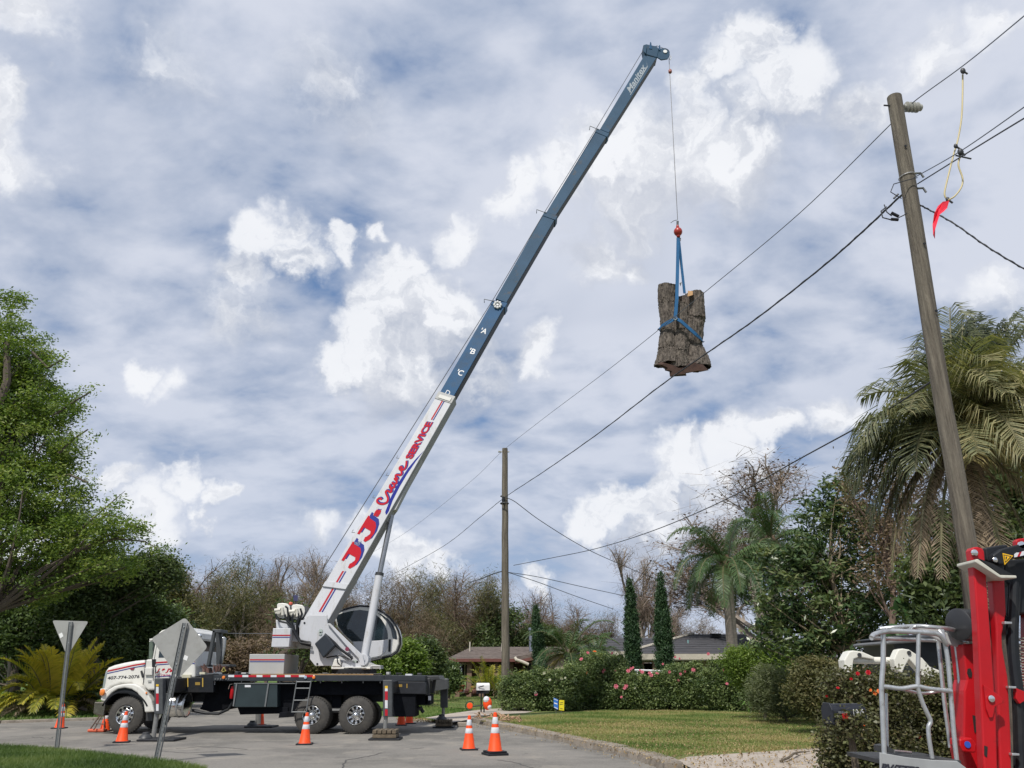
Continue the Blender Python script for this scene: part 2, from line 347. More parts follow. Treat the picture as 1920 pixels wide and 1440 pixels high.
# ================================================================== ground
def surfmat(name, cols, scale, rough=.95, bump=.3, bs=120, speck=None):
    mt = bpy.data.materials.new(name); mt.use_nodes = True; N = mt.node_tree.nodes; L = mt.node_tree.links; b = N['Principled BSDF']; b.inputs['Roughness'].default_value = rough
    b.inputs['Specular IOR Level'].default_value = .25
    g = N.new('ShaderNodeNewGeometry'); cur = None
    for i, (c, sc, lo, hi) in enumerate(cols):
        if cur is None:
            r = N.new('ShaderNodeRGB'); r.outputs[0].default_value = (*c, 1); cur = r.outputs[0]; continue
        n = N.new('ShaderNodeTexNoise'); n.inputs['Scale'].default_value = sc; n.inputs['Detail'].default_value = 7; n.inputs['Roughness'].default_value = .7; L.new(g.outputs['Position'], n.inputs['Vector'])
        r = N.new('ShaderNodeMapRange'); r.inputs[1].default_value = lo; r.inputs[2].default_value = hi; L.new(n.outputs[0], r.inputs[0])
        mx = N.new('ShaderNodeMix'); mx.data_type = 'RGBA'; L.new(r.outputs[0], mx.inputs[0]); L.new(cur, mx.inputs[6]); mx.inputs[7].default_value = (*c, 1); cur = mx.outputs[2]
    L.new(cur, b.inputs['Base Color'])
    bn = N.new('ShaderNodeTexNoise'); bn.inputs['Scale'].default_value = bs; bn.inputs['Detail'].default_value = 3; L.new(g.outputs['Position'], bn.inputs['Vector'])
    bp = N.new('ShaderNodeBump'); bp.inputs['Strength'].default_value = bump; bp.inputs['Distance'].default_value = .02; L.new(bn.outputs[0], bp.inputs['Height']); L.new(bp.outputs[0], b.inputs['Normal'])
    return mt
asphalt = surfmat('asphalt', [((.205,.193,.175),0,0,0), ((.145,.138,.126),.30,.46,.58), ((.27,.248,.215),.9,.52,.68), ((.115,.108,.10),2.4,.60,.72), ((.30,.28,.25),22,.56,.68), ((.34,.32,.29),60,.58,.68), ((.07,.066,.06),55,.62,.70)], 1, bump=.5)
concrete = surfmat('driveway_concrete', [((.40,.35,.30),0,0,0), ((.31,.27,.23),1.2,.45,.65), ((.22,.18,.14),6,.58,.72), ((.45,.42,.37),40,.6,.7)], 1)
kerbm = surfmat('kerb_concrete', [((.30,.26,.215),0,0,0), ((.17,.145,.115),2.2,.46,.66), ((.36,.33,.29),11,.55,.7), ((.07,.065,.05),6,.6,.72)], 1, bump=.8)
turf = surfmat('turf_soil', [((.12,.15,.05),0,0,0), ((.085,.13,.03),.5,.42,.6), ((.24,.19,.08),1.1,.50,.66), ((.06,.07,.02),14,.55,.7)], 1)
turfg = surfmat('green_turf', [((.085,.15,.03),0,0,0), ((.12,.17,.04),.5,.45,.62), ((.06,.10,.02),7,.5,.7)], 1)
def sheet(name, pts, z, m, parent=None, kind='structure'):
    b = B(); b.add([(p[0], p[1], z) for p in pts], [tuple(range(len(pts)))])
    o = b.done(name, m, parent); 
    if kind: o['kind'] = kind
    return o
sheet('ground', [(-900,-900),(900,-900),(900,1500),(-900,1500)], -.01, turfg)
far_edge = [G(*q) for q in [(-700,1362),(-300,1360),(0,1357),(175,1351),(300,1346),(345,1334),(370,1313),(560,1313),(610,1334),(700,1341),(790,1349),(835,1353)]]
kr = [G(*q, .02) for q in [(878,1352),(895,1356),(930,1364),(985,1375),(1040,1387),(1100,1401),(1150,1412),(1195,1424),(1228,1436),(1243,1446)]]
sheet('road', [(-60,far_edge[0].y)] + [(p.x,p.y) for p in far_edge] + [(G(900,1337).x, G(900,1337).y)] + [(p.x,p.y) for p in kr] + [(3.6,14.6),(5,13.2),(30,10.5),(30,-20),(-60,-20)], .004, asphalt)
def kerb(pts, w, h, name, seglen=1.5, side=1):
    t = None; acc = []
    pts = [Vector((p.x, p.y, 0)) for p in pts]; fine = []
    for a, b_ in zip(pts, pts[1:]):
        n = max(1, int((b_-a).length/seglen))
        fine += [a.lerp(b_, i/n) for i in range(n)]
    fine.append(pts[-1]); nor = []
    for i in range(len(fine)):
        d = (fine[min(i+1, len(fine)-1)] - fine[max(i-1, 0)]).normalized(); nor.append(Vector((-d.y, d.x, 0))*side)
    first = None
    for i in range(len(fine)-1):
        b = B(); a, c = fine[i].lerp(fine[i+1], .006), fine[i].lerp(fine[i+1], .994); na, nc = nor[i], nor[i+1]; dz = rng.uniform(-.008, .008)
        def sec(p, n): return [p + Vector((0,0,-.05)), p + n*.04 + Vector((0,0,h+dz-.02)), p + n*.07 + Vector((0,0,h+dz)), p + n*w + Vector((0,0,h+dz)), p + n*w + Vector((0,0,-.05))]
        b.add(sec(a, na) + sec(c, nc), [(j, (j+1) % 5, (j+1) % 5 + 5, j+5) for j in range(5)] + [(4,3,2,1,0),(5,6,7,8,9)])
        o = b.done('kerb_stone', kerbm, first)
        if first is None: first = o; o.name = 'kerb'; o['kind'] = 'structure'
    return nor
kn = kerb(kr, .36, .15, 'kerb', 1.6, 1)
kerb([G(*q) for q in [(-500,1361),(0,1357),(175,1351),(300,1346),(345,1334)]], .25, .10, 'far_kerb', 3.0, 1)
# raised lawn on the right
lawn_r = [Vector((p.x, p.y, 0)) for p in kr]
lawn_r = [p + Vector((.26, .26, 0)) for p in lawn_r]
sheet('lawn', [(p.x,p.y) for p in lawn_r] + [(5.2,14.0),(30,13),(60,40),(40,90),(-9,90),(-6,44),(-1.8,37.3),(-1.5,34.2)], .115, turf)
sheet('pavement', [(G(1243,1440).x+.25, G(1243,1440).y), (G(1290,1419,.12).x, G(1290,1419,.12).y), (G(1420,1410,.12).x, G(1420,1410,.12).y), (G(1600,1398,.12).x, G(1600,1398,.12).y), (30,16.5), (30,6), (3.0,11.5)], .121, concrete)
sheet('driveway', [(G(a,b).x, G(a,b).y) for a, b in [(797,1353),(840,1345),(880,1339),(915,1335),(990,1332),(1010,1338),(985,1343),(930,1346),(893,1352),(878,1357),(850,1362)]], .125, concrete)
sheet('path', [(G(a,b).x, G(a,b).y) for a, b in [(828,1298.5),(870,1295),(990,1294),(990,1301),(835,1301.5)]], .13, concrete)
sheet('verge', [(-60,21),(G(-60,1401).x,G(-60,1401).y),(G(60,1406).x,G(60,1406).y),(G(150,1413).x,G(150,1413).y),(G(250,1425).x,G(250,1425).y),(G(330,1435).x,G(330,1435).y),(-5.6,14.9),(-5,13),(-60,6)], .02, turfg)
# grass blades, litter
def inpoly(px, py, poly):
    c = np.zeros(len(px), bool); n = len(poly)
    for i in range(n):
        x1, y1 = poly[i]; x2, y2 = poly[(i+1) % n]
        cond = ((y1 > py) != (y2 > py)) & (px < (x2-x1)*(py-y1)/((y2-y1)+1e-12)+x1); c ^= cond
    return c
def scatter(pts_px, n, z=0.0):
    pl = [(G(a, b, z).x, G(a, b, z).y) for a, b in pts_px]; xs = [p[0] for p in pl]; ys = [p[1] for p in pl]
    x = rng.uniform(min(xs), max(xs), n*3); y = min(ys) + (max(ys)-min(ys)) * rng.uniform(0, 1, n*3)**1.35
    k = inpoly(x, y, pl); return x[k][:n], y[k][:n]
def grass(name, pts_px, n, z, h, w, m, label, tscale=.8):
    x, y = scatter(pts_px, n, z); n = len(x); a = rng.uniform(0, 2*math.pi, n); hh = h*rng.uniform(.5, 1.4, n)
    lean = rng.normal(size=(n, 2)) * hh[:, None]*.5; dx, dy = np.cos(a)*w/2, np.sin(a)*w/2; zz = np.full(n, z)
    V = np.stack([np.stack([x-dx, y-dy, zz], 1), np.stack([x+dx, y+dy, zz], 1), np.stack([x+lean[:,0], y+lean[:,1], zz+hh], 1)], 1).reshape(-1, 3)
    pat = .5 + .42*np.sin(x*tscale*2.1+np.sin(y*1.3)*1.5) * np.sin(y*tscale*1.7+x*.5) + rng.normal(size=n)*.17
    o = fastmesh(name, V, np.arange(3*n).reshape(-1, 3), m, None, np.repeat(np.clip(pat, 0, 1), 3)); return tag(o, label, 'grass', None, 'stuff')
g_green = leafmat('grass_green', [(.028,.052,.012),(.062,.10,.024),(.115,.145,.045)], .6, .35)
g_dry = leafmat('grass_dry', [(.055,.095,.020),(.105,.15,.038),(.20,.195,.075),(.30,.24,.115)], .7, .3)
g_mid = leafmat('grass_lawn', [(.04,.085,.015),(.075,.13,.03),(.17,.19,.07)], .7, .3)
grass('grass', [(-80,1396),(0,1400),(60,1403),(150,1411),(250,1422),(330,1432),(385,1443),(380,1500),(-80,1500)], 60000, .02, .085, .016, g_green, 'bright green grass on the near verge around the two sign posts')
grass('grass', [(900,1353),(1000,1343),(1150,1330),(1380,1325),(1560,1335),(1600,1360),(1600,1400),(1420,1409),(1292,1415),(1248,1424),(1200,1411),(1105,1390),(990,1365),(936,1354)], 105000, .115, .055, .015, g_dry, 'yellowing mown lawn between the grey kerb and the flowering shrubs', .5)
grass('grass', [(760,1347),(800,1346),(900,1334),(1000,1328),(1010,1300),(840,1301),(760,1303)], 32000, .06, .09, .035, g_mid, 'green lawn in front of the brown roofed house')
grass('grass', [(-60,1353),(0,1354),(175,1348),(300,1341),(335,1333),(355,1310),(340,1300),(-60,1300)], 26000, 0, .10, .04, g_mid, 'far green lawn around the yellow palm clump')
litm = leafmat('leaf_litter', [(.07,.045,.02),(.15,.10,.05),(.24,.175,.09),(.32,.25,.14)], .8, .15)
def litter(pts_px, n, z, s, label, name='fallen_leaves'):
    x, y = scatter(pts_px, n, z); c = np.stack([x, y, np.full(len(x), z+.025)], 1)
    V, F, T = leaves(c, 1, .01, s, s*.55, up=4); tag(fastmesh(name, V, F, litm, None, T), label, 'leaves', None, 'stuff')
litter([(900,1358),(1010,1362),(1120,1350),(1300,1352),(1480,1345),(1600,1370),(1600,1405),(1420,1413),(1290,1422),(1243,1434),(1195,1421),(1100,1398),(985,1373)], 8500, .13, .05, 'dry tan leaves fallen over the lawn beside the kerb')
litter([(1250,1440),(1290,1419),(1420,1410),(1600,1398),(1620,1440),(1500,1460)], 900, .123, .06, 'dry leaves scattered on the tan pavement at lower right')
litter([(885,1357),(930,1366),(1100,1404),(1235,1440),(1200,1438),(1050,1398),(950,1378),(880,1364)], 700, .01, .05, 'dry leaves gathered in the gutter beside the kerb')
litter([(740,1347),(800,1343),(835,1350),(800,1355),(745,1352)], 500, .03, .09, 'brown leaf debris swept up behind the truck bed')
# heap of cut bark pieces at the mailbox foot
bk = thing('bark_heap', 'heap of tan bark chips at the foot of the white mailbox', 'bark pile', G(915,1352,.13))
for i in range(46):
    p = G(888 + 88*rng.random()**.8, 1356 - 12*rng.random(), .14); a = rng.uniform(0, 6.3); l = rng.uniform(.12, .4); w_ = rng.uniform(.03, .08)
    b = B(); d = Vector((math.cos(a), math.sin(a), rng.uniform(-.1,.2))); b.strip([p+Vector((0,0,.03+.12*rng.random()))-d*l/2, p+Vector((0,0,.06+.12*rng.random())), p+Vector((0,0,.03+.12*rng.random()))+d*l/2], w_, .02, (rng.normal()*.4, rng.normal()*.4, 1))
    b.done('bark_piece', mat('bark_chip', (.30,.19,.11), .9, var=.35, scale=5), bk)
# kerb-end stone, stick on the pavement
b = B(); q = G(872,1363); b.box(q.x-.25, q.x+.2, q.y-.12, q.y+.15, 0, .14); tag(b.done('kerb_end', kerbm, bevel=.03), 'dark weathered concrete kerb end beside the left of the two cones', 'kerb end')
b = B(); pts = [G(1463,1427,.15), G(1478,1421,.17), G(1488,1413,.2), G(1500,1410,.17), G(1518,1409,.16)]; b.tube(pts, [.018,.022,.02,.016,.008], 6)
b.tube([pts[2], G(1500,1416,.15)], [.012,.004], 5); tag(b.done('fallen_stick', cribwood, smooth=True), 'bent fallen stick lying on the tan pavement', 'stick')
# cracks in the road as real narrow grooves filled with dark tar
b = B()
for pl in [[(330,1404),(380,1400),(430,1402),(470,1406)],[(300,1408),(350,1412),(420,1409)],[(640,1440),(650,1425),(690,1418),(720,1410)],[(1000,1440),(960,1428),(930,1425)],[(770,1404),(800,1402)],[(60,1382),(95,1384),(110,1380)]]:
    pts = []
    for q0, q1 in zip(pl, pl[1:]):
        for k in range(6): pts.append(G(q0[0]+(q1[0]-q0[0])*k/6+rng.normal()*1.5, q0[1]+(q1[1]-q0[1])*k/6+rng.normal()*.4, .006))
    b.strip(pts, .03, .004, (0,0,1))
tag(b.done('road_crack', mat('tar', (.06,.058,.055), .8), None), None, None, None, 'structure')
# ================================================================== cones
def cone_proto(label):
    t = thing('traffic_cone', label, 'traffic cone', (0,0,0), 'orange traffic cones')
    b = B(); b.box(-.185,.185,-.185,.185,0,.035); b.done('base', black, t, bevel=.012)
    def r(z): return .135 - (.135-.032)*(z-.035)/.665
    b = B(); b.lathe([(.15,.035),(.135,.05),(r(.60),.60),(r(.70),.70),(.02,.705),(.02,.68)], (0,0,0), n=28); b.done('cone_body', orange, t, smooth=True)
    for z0, z1 in ((.34,.44),(.50,.62)):
        b = B(); b.lathe([(r(z0)+.002,z0),(r(z0)+.004,z0+.004),(r(z1)+.004,z1-.004),(r(z1)+.002,z1)], (0,0,0), n=28, caps=False); b.done('reflective_band', reflw, t, smooth=True)
    return t
cp0 = None
for px, py, lab, rz in [(879,1406,'traffic cone in the open road, left of the pair near the kerb',.2),(928,1415,'traffic cone on a doubled black base, right of the pair near the kerb',.4),
        (571,1396,'traffic cone in front of the ladder and the rear wheels',.1),(228,1392,'traffic cone in front of the truck front wheel',.3),(111,1366,'traffic cone behind the triangular sign post',.1),
        (487,1360,'traffic cone seen under the truck beside a support leg',.5),(752,1360,'traffic cone behind the tail of the truck, left of two small ones',.2),(767,1357,'traffic cone behind the tail of the truck, right of two small ones',.6),
        (196,1371,'traffic cone behind the folding sign stand at the bumper',.2)]:
    if cp0 is None: cp0 = cone_proto(lab); o = cp0
    else: o = copytree(cp0, (0,0,0), lab)
    o.location = G(px, py, .004); o.rotation_euler = (0, 0, rz)
    if px == 928:
        o.location = G(928,1415.5,.004); b = B(); b.box(-.21,.21,-.21,.21,-.045,0); e = b.done('base', black, None, bevel=.012); e.parent = o; e.location = (0,0,0); o.location.z += .045
        o.scale = (1.06,1.06,1.1)
# folding sign stand at the bumper
t = thing('sign_stand', 'folded sign stand with dark legs on an orange foot at the truck bumper', 'sign stand', G(185,1374))
b = B(); b.tube([P(170,1366,24.4), P(187,1342,24.6)], .02, 6); b.tube([P(176,1368,24.2), P(192,1340,24.6)], .02, 6); b.tube([P(196,1341,24.5), P(195,1368,24.3)], .018, 6); b.tube([P(178,1356,24.3),P(196,1358,24.3)],.014,6); b.done('leg', mat('brown_metal',(.09,.06,.045),.6,.2), t)
b = B(); q = G(186,1373); b.box(q.x-.30,q.x+.18,q.y-.12,q.y+.12,.01,.09); b.done('foot', mat('faded_orange',(.62,.12,.06),.7,var=.2), t, bevel=.03)
# ================================================================== road signs (backs)
def post(b, p0, p1, w=.055):
    d = (p1-p0).normalized(); x = Vector((1,0,0)); x = (x - d*x.dot(d)).normalized(); y = d.cross(x)
    for sx in (-1, 1): b.hexa([p0+x*(sx*w/2-.004)+y*.0, p0+x*(sx*w/2+.004), p0+x*(sx*w/2+.004)+y*w*.6, p0+x*(sx*w/2-.004)+y*w*.6], [p1+x*(sx*w/2-.004), p1+x*(sx*w/2+.004), p1+x*(sx*w/2+.004)+y*w*.6, p1+x*(sx*w/2-.004)+y*w*.6])
    b.hexa([p0-x*w*.28, p0+x*w*.28, p0+x*w*.28+y*.006, p0-x*w*.28+y*.006], [p1-x*w*.28, p1+x*w*.28, p1+x*w*.28+y*.006, p1-x*w*.28+y*.006])
    return d, x, y
Ys = G(106,1410).y
t = thing('yield_sign', 'back of a small grey triangular sign on a slim dark post in the verge', 'road sign', G(106,1412))
b = B(); post(b, P(104.5,1412,Ys), P(132,1166,Ys), .075); b.done('post', galv, t)
def rounded(pts, r=.05, n=4):
    out = []; k = len(pts)
    for i in range(k):
        a, p, c = Vector(pts[i-1]), Vector(pts[i]), Vector(pts[(i+1) % k]); u = (a-p).normalized()*r; v = (c-p).normalized()*r
        for j in range(n+1):
            s = j/n; q = (p+u)*(1-s)**2 + p*2*s*(1-s) + (p+v)*s**2; out.append((q.x, q.y))
    return out
def plate(name, pxs, Y, m, parent, th=.006, r=.05):
    q = [P(a, c, Y) for a, c in pxs]; b = B(); b.prism(rounded([(p.x, p.z) for p in q], r), Y, Y+th); return b.done(name, m, parent)
plate('sign_plate', [(98,1163),(166,1165),(126,1231)], Ys+.06, signback, t, r=.06)
for q_ in ((132,1172),(129,1205)):
    b = B(); b.lathe([(.012,0),(.012,.006)], P(*q_,Ys), (0,-1,0), 8); b.done('bolt', alu, t)
plate('sticker', [(110,1189),(116,1186),(119,1193),(113,1197)], Ys+.055, tagw, t, .003, .002)
Ys = G(292,1430).y
t = thing('diamond_sign', 'back of a large grey diamond sign on a leaning perforated post', 'road sign', G(292,1432))
b = B(); p0, p1 = P(291,1433,Ys), P(346.5,1168,Ys); d, x, y = post(b, p0, p1, .095); b.done('post', galv, t)
b = B()
for i in range(34):
    c = p0.lerp(p1, (i+.5)/34); b.lathe([(.007,0),(.007,.003)], c - y*.004, y, 8)
b.done('post_holes', black, t)['kind'] = 'stuff'
plate('sign_plate', [(283.5,1197),(347,1157.5),(389.5,1213),(335,1272)], Ys+.075, signback, t, r=.07)
for q_ in ((345,1175),(331,1245)):
    b = B(); b.lathe([(.014,0),(.014,.008)], P(*q_,Ys-.01), (0,-1,0), 8); b.done('bolt', alu, t)
plate('sticker', [(346,1228),(353,1231),(350,1239),(343,1236)], Ys+.070, tagw, t, .003, .002)
# ================================================================== crane truck
YT = 23.6; TW = 2.45; YF = YT + TW
TR = thing('crane_truck', 'white truck-mounted crane with red and blue stripes lifting a log on its long boom', 'crane truck', (P(500,1377,YT).x, YT+TW/2, 0))
ZC = lambda Y: G(960, 1377).y
# --- chassis, body
b = B(); b.pbox(300,1296,790,1316,YT+.75,.3); b.pbox(300,1296,790,1316,YF-1.05,.3); b.pbox(300,1300,312,1330,YT+.5,1.5); b.done('chassis', black, TR, bevel=.01)
b = B(); b.px([(425,1266),(720,1266),(720,1277),(425,1277)], YT, TW); b.px([(377,1264),(425,1266),(425,1277),(377,1276)], YT+.02, TW-.04); b.px([(720,1266),(797,1267),(797,1277),(720,1277)], YT+.02, TW-.04); b.px([(797,1267),(822,1266),(822,1272),(797,1272)], YT+1.2, 1.2)
b.done('deck', mat('deck_edge_steel',(.03,.035,.042),.6,.1,var=.2,spec=.3), TR, bevel=.008)
b = B(); b.px([(470,1263.5),(700,1263.5),(700,1265.8),(470,1265.8)], YT+.1, 1.2); b.done('deck_boards', mat('deck_plywood',(.30,.19,.09),.85,var=.3,scale=4), TR)
x = 428.0; i = 0
while x < 588:
    w_ = 15.5 if i % 2 else 11; b = B(); b.pbox(x, 1265.6, min(x+w_, 590), 1269.6, YT-.006, .006); b.done('reflective_tape', sred if i % 2 else reflw, TR); x += w_; i += 1
for px in (419.5, 588.5, 573): 
    b = B(); b.lathe([(.045,0),(.04,.03),(.02,.035)], P(px,1270,YT-.002), (0,-1,0), 12); b.done('marker_lamp', mat('amber_lens',(.75,.22,.04),.3) if px != 573 else mat('blue_grey_lens',(.3,.4,.5),.3), TR)
# side boxes
b = B(); b.px([(298,1271.5),(377,1270),(377,1264.5),(400,1263),(400,1298.5),(298,1298.5)], YT+.01, .45); sb = b.done('side_locker', black, TR, bevel=.015)
for px in (338, 366):
    b = B(); b.pbox(px, 1279, px+9, 1284.5, YT+.004, .006); b.done('yellow_label', mat('label_ochre',(.28,.18,.03),.6), sb)
    b = B(); b.pbox(px+13, 1271, px+15, 1288, YT+.002, .01); b.done('strap', mat('strap_yellow',(.45,.30,.05),.7), sb)
b = B(); b.pbox(398,1277,403,1284,YT+.1,.02); b.done('plate', reflw, TR)
b = B(); b.px([(438,1280.5),(520,1280.5),(520,1326),(437,1326)], YT+.03, .7); tb = b.done('tool_box', mat('tool_box_dark',(.022,.034,.038),.35,var=.2,scale=1.5), TR, bevel=.015)
for q in ([(442.5,1281),(445,1281),(438.5,1324),(436,1324)], [(502,1281),(504.5,1281),(498,1325),(495.5,1325)]):
    b = B(); b.px(q, YT-.005, .03); b.done('trim_strip', galv, tb)
b = B(); b.pbox(443,1280.6,553,1282.2,YT+.01,.02); b.done('top_rail', galv, tb)
b = B(); b.pbox(459,1284.5,470,1288.5,YT+.02,.01); b.done('latch', reflw, tb)
b = B(); b.px([(445,1326),(540,1326),(540,1345),(528,1345),(524,1338),(450,1340)], YT+.3, .5); b.pbox(520,1279,600,1336,YT+.35,1.4); b.px([(553,1279),(735,1277),(735,1303),(553,1303)], YT+.30, 1.8); b.px([(622,1300),(640,1300),(640,1330),(622,1330)], YT+.5,1.4)
b.px([(720,1300),(779,1302),(779,1344),(728,1344)], YT+.06, .9); b.px([(779,1302),(806,1303),(806,1322),(779,1322)], YT+.5,1.2); b.px([(395,1277),(438,1278),(438,1318),(420,1330),(395,1335),(376,1330)], YT+.45,1.5)
b.px([(524,1336),(552,1333),(552,1344),(522,1346)], YT+.1,.5)
b.done('underbody', mat('underbody_black',(.007,.008,.011),.8,var=.3,spec=.1), TR, bevel=.01)
b = B(); b.px([(734,1277.5),(797,1278),(799,1285),(799,1302),(734,1301)], YT+.0, 2.2); ob = b.done('outrigger_housing', mat('housing_black',(.018,.02,.025),.6,var=.25,spec=.3), TR, bevel=.02)
b = B(); b.pbox(748,1283,754,1288,YT-.006,.006); b.pbox(762,1282,764,1290,YT-.006,.006); b.done('yellow_label', mat('label_ochre',(.28,.18,.03),.6), ob)
b = B(); b.px([(800,1272),(806,1272),(806,1300),(801,1320),(797,1320),(797,1290)], YT+.5,.1); b.px([(812,1272),(818,1272),(814,1300),(808,1300)], YT+1.3,.1); b.px([(797,1268),(822,1267),(826,1274),(800,1276)], YT+.6,1.7); b.done('tail_bracket', darksteel, TR, bevel=.01)
b = B(); b.pbox(803,1305,808,1313,YT+.48,.02); b.done('tail_reflector', reflw, TR)
b = B(); b.tube([P(782,1326,YT+.9),P(790,1330,YT+.9),P(794,1336,YT+.9)],.05,8); b.done('tow_hitch', darksteel, TR); b = B(); b.tube([P(780,1332,YT+.6),P(792,1326,YT+.6)],.04,8); b.done('tow_pin', darksteel, TR)
b = B(); b.pbox(760,1263.5,772,1266.5,YT+.4,.3); b.done('work_lamp', reflw, TR)
# jack boxes and legs
def jack(px0, px1, y0, y1, Y, legx, legw, yl, tape, d=.22):
    b = B(); b.pbox(px0, y0, px1, y1, Y, d); j = b.done('outrigger_jack', mat('jack_grey',(.07,.075,.08),.5,.2,var=.2), TR, bevel=.012)
    b = B(); k = mpp(legx, y1, Y+.1)*legw/2; p0 = P(legx, y1-3, Y+.11); p1 = P(legx, yl, Y+.11); p1.x = p0.x; b.tube([p0, p1], k, 16); b.done('jack_leg', mat('jack_leg_steel',(.27,.27,.26),.4,.5), j, smooth=True)
    if tape:
        n = 0
        for (a, c, m_) in tape:
            b = B(); w_ = (px1-px0); b.pbox(px0+w_*.22, a, px0+w_*.52, c, Y-.006, .006); b.done('reflective_tape', m_, j); n += 1
    return j, p1
Yj = 22.2
j1, e1 = jack(289, 305, 1272, 1339, Yj, 294.5, 8.5, 1383, [(1283,1287,yellow),(1288,1300,reflw),(1300,1320,sred),(1320,1333,reflw)])
e1.z = .12
b = B(); b.px([(289,1271.5),(318,1271.5),(318,1297),(304,1297)], Yj+.24, 1.2); b.done('outrigger_beam', black, TR, bevel=.015)
j2, e2 = jack(718, 735, 1275, 1344, Yj+.1, 723.5, 8, 1368, [(1286,1291,yellow),(1291,1296,reflw),(1296,1313,sred),(1313,1328,reflw),(1330,1342,sred)])
b = B(); b.px([(736,1277),(737,1296),(737,1300),(720,1300),(720,1277)], Yj+.34, 1.1); b.done('outrigger_beam', black, TR, bevel=.015)
Yk = 26.9
j3, e3 = jack(825.5, 839, 1272, 1327, Yk, 831.5, 6, 1352, None)
b = B(); b.px([(790,1272),(840,1273),(840,1292),(790,1300)], Yk-.5, .48); b.done('outrigger_beam', mat('jack_grey',(.07,.075,.08)), TR, bevel=.015)
b = B(); p = P(484.5,1330,27.3); q = P(484,1358,27.3); b.tube([p,q],.085,14); b.done('jack_leg', mat('jack_leg_steel',(.27,.27,.26)), TR, smooth=True)
def pad(px0, px1, py, th, label, m, cribs=0, foot=None):
    p0 = G(px0, py); p1 = G(px1, py); t = thing('outrigger_pad', label, 'outrigger pad', ((p0.x+p1.x)/2, p0.y, .004))
    w_ = p1.x-p0.x; b = B(); b.box(p0.x, p1.x, p0.y, p0.y+w_*.85, .006, th); b.done('pad_plate', black, t, bevel=.015)
    for lv in range(cribs):
        n = 5
        for k in range(n):
            b = B(); z0 = th + .01 + lv*.10
            if lv % 2 == 0: b.box(p0.x+w_*.12, p1.x-w_*.12, p0.y+w_*.85*(.05+k*.18), p0.y+w_*.85*(.05+k*.18+.15), z0, z0+.085)
            else: b.box(p0.x+w_*(.12+k*.155), p0.x+w_*(.12+k*.155+.13), p0.y+.02, p0.y+w_*.8, z0, z0+.085)
            b.done('timber', cribwood, t, bevel=.01)
    if foot:
        b = B(); z0 = th+.002+cribs*.1; b.lathe([(.17,z0),(.15,z0+.04),(.09,z0+.09),(.08,z0+.14)], (foot, p0.y+w_*.42, 0), n=16); b.done('foot', darksteel, t, smooth=True)
    return t
pad(255,326,1391,.055,'black round-edged pad under the front support leg beside the diamond sign', black, 0, P(294,1385,Yj).x)
pad(690,749,1389,.05,'stacked timber cribbing on a black pad in front of the rear wheels', black, 2)
pad(811,851,1366,.05,'stacked timber cribbing on a black pad under the farthest right support leg', black, 2, P(832,1352,27.2).x)
pad(457,510,1365,.05,'thin black pad behind the truck under its far front support leg', black, 0, P(484,1358,27.3).x)
# --- wheels
def wheel(px, py, front, Y=YT, flip=1):
    c = P(px, py, Y); r = c.z; w_ = .30 if front else .62
    t0 = B(); prof = [(r*.50,.02),(r*.56,0),(r*.80,.012),(r*.90,.035),(r*.965,.05),(r*.985,.075)]
    for k in range(5): y = .09 + (w_-.18)*k/4; prof += [(r,y-.012),(r,y+.012),(r*.975,y+.017)]
    prof += [(r*.965,w_-.05),(r*.80,w_-.012),(r*.5,w_)]
    t0.lathe(prof, c, (0,flip,0), 48, False); W_ = t0.done('wheel', rubber, TR, smooth=True)
    # tread lugs
    b = B()
    for k in range(44):
        a = 2*math.pi*k/44; ca, sa = math.cos(a), math.sin(a)
        for y0, y1, da in ((.03,.11,0),(w_-.11,w_-.03,.07)):
            a2 = a+da; q = []
            for (rr, yy, dd) in ((r*.97,y0,-.022),(r*.97,y0,.022),(r*.97,y1,.022),(r*.97,y1,-.022),(r*1.008,y0,-.018),(r*1.008,y0,.018),(r*1.008,y1,.018),(r*1.008,y1,-.018)):
                q.append(c + Vector((math.cos(a2+dd)*rr, flip*yy, math.sin(a2+dd)*rr)))
            b.hexa(q[:4], q[4:])
    o = b.done('tread', rubber, W_); o['kind'] = 'stuff'
    rr = r*.52
    if front: prof = [(rr,0),(rr*.97,-.015),(rr*.9,.0),(rr*.86,.07),(rr*.62,.045),(rr*.5,.02),(rr*.46,-.02),(rr*.3,-.03),(.01,-.03)]
    else: prof = [(rr,0),(rr*.97,-.012),(rr*.92,.0),(rr*.88,.10),(rr*.84,.13),(rr*.62,.15),(rr*.45,.11),(rr*.42,.05),(rr*.40,.05)]
    b = B(); b.lathe(prof, c, (0,flip,0), 40, False); b.lathe([(rr*.95,.20),(.01,.21)], c, (0,flip,0), 30, False); b.done('rim', chrome, W_, smooth=True)
    b = B(); hy = -.02 if front else .06
    b.lathe([(rr*.40,hy),(rr*.38,hy-.05),(rr*.30,hy-.10),(rr*.15,hy-.13),(.001,hy-.135)], c, (0,flip,0), 24, False)
    for k in range(10):
        a = 2*math.pi*(k+.3)/10; q = c + Vector((math.cos(a)*rr*.53, flip*(.03 if front else .14), math.sin(a)*rr*.53)); b.lathe([(.018,0),(.016,-.045),(.008,-.06)], q, (0,flip,0), 8)
    b.done('hub', chrome, W_, smooth=True)
    b = B()
    for k in range(10):
        a = 2*math.pi*k/10; q = c + Vector((math.cos(a)*rr*.74, flip*(.045 if front else .135), math.sin(a)*rr*.74)); b.lathe([(.036,0),(.036,-.006)], q, (0,flip,0), 12)
    b.done('rim_holes', mat('hole_black',(.008,.008,.01),.8), W_)['kind'] = 'stuff'
    return W_
for px in (584, 667): wheel(px, 1341, False)
wheel(234, 1341, True)
for px in (617, 692): wheel(px, 1339, False, YF, -1)
wheel(298, 1338, True, YF, -1)
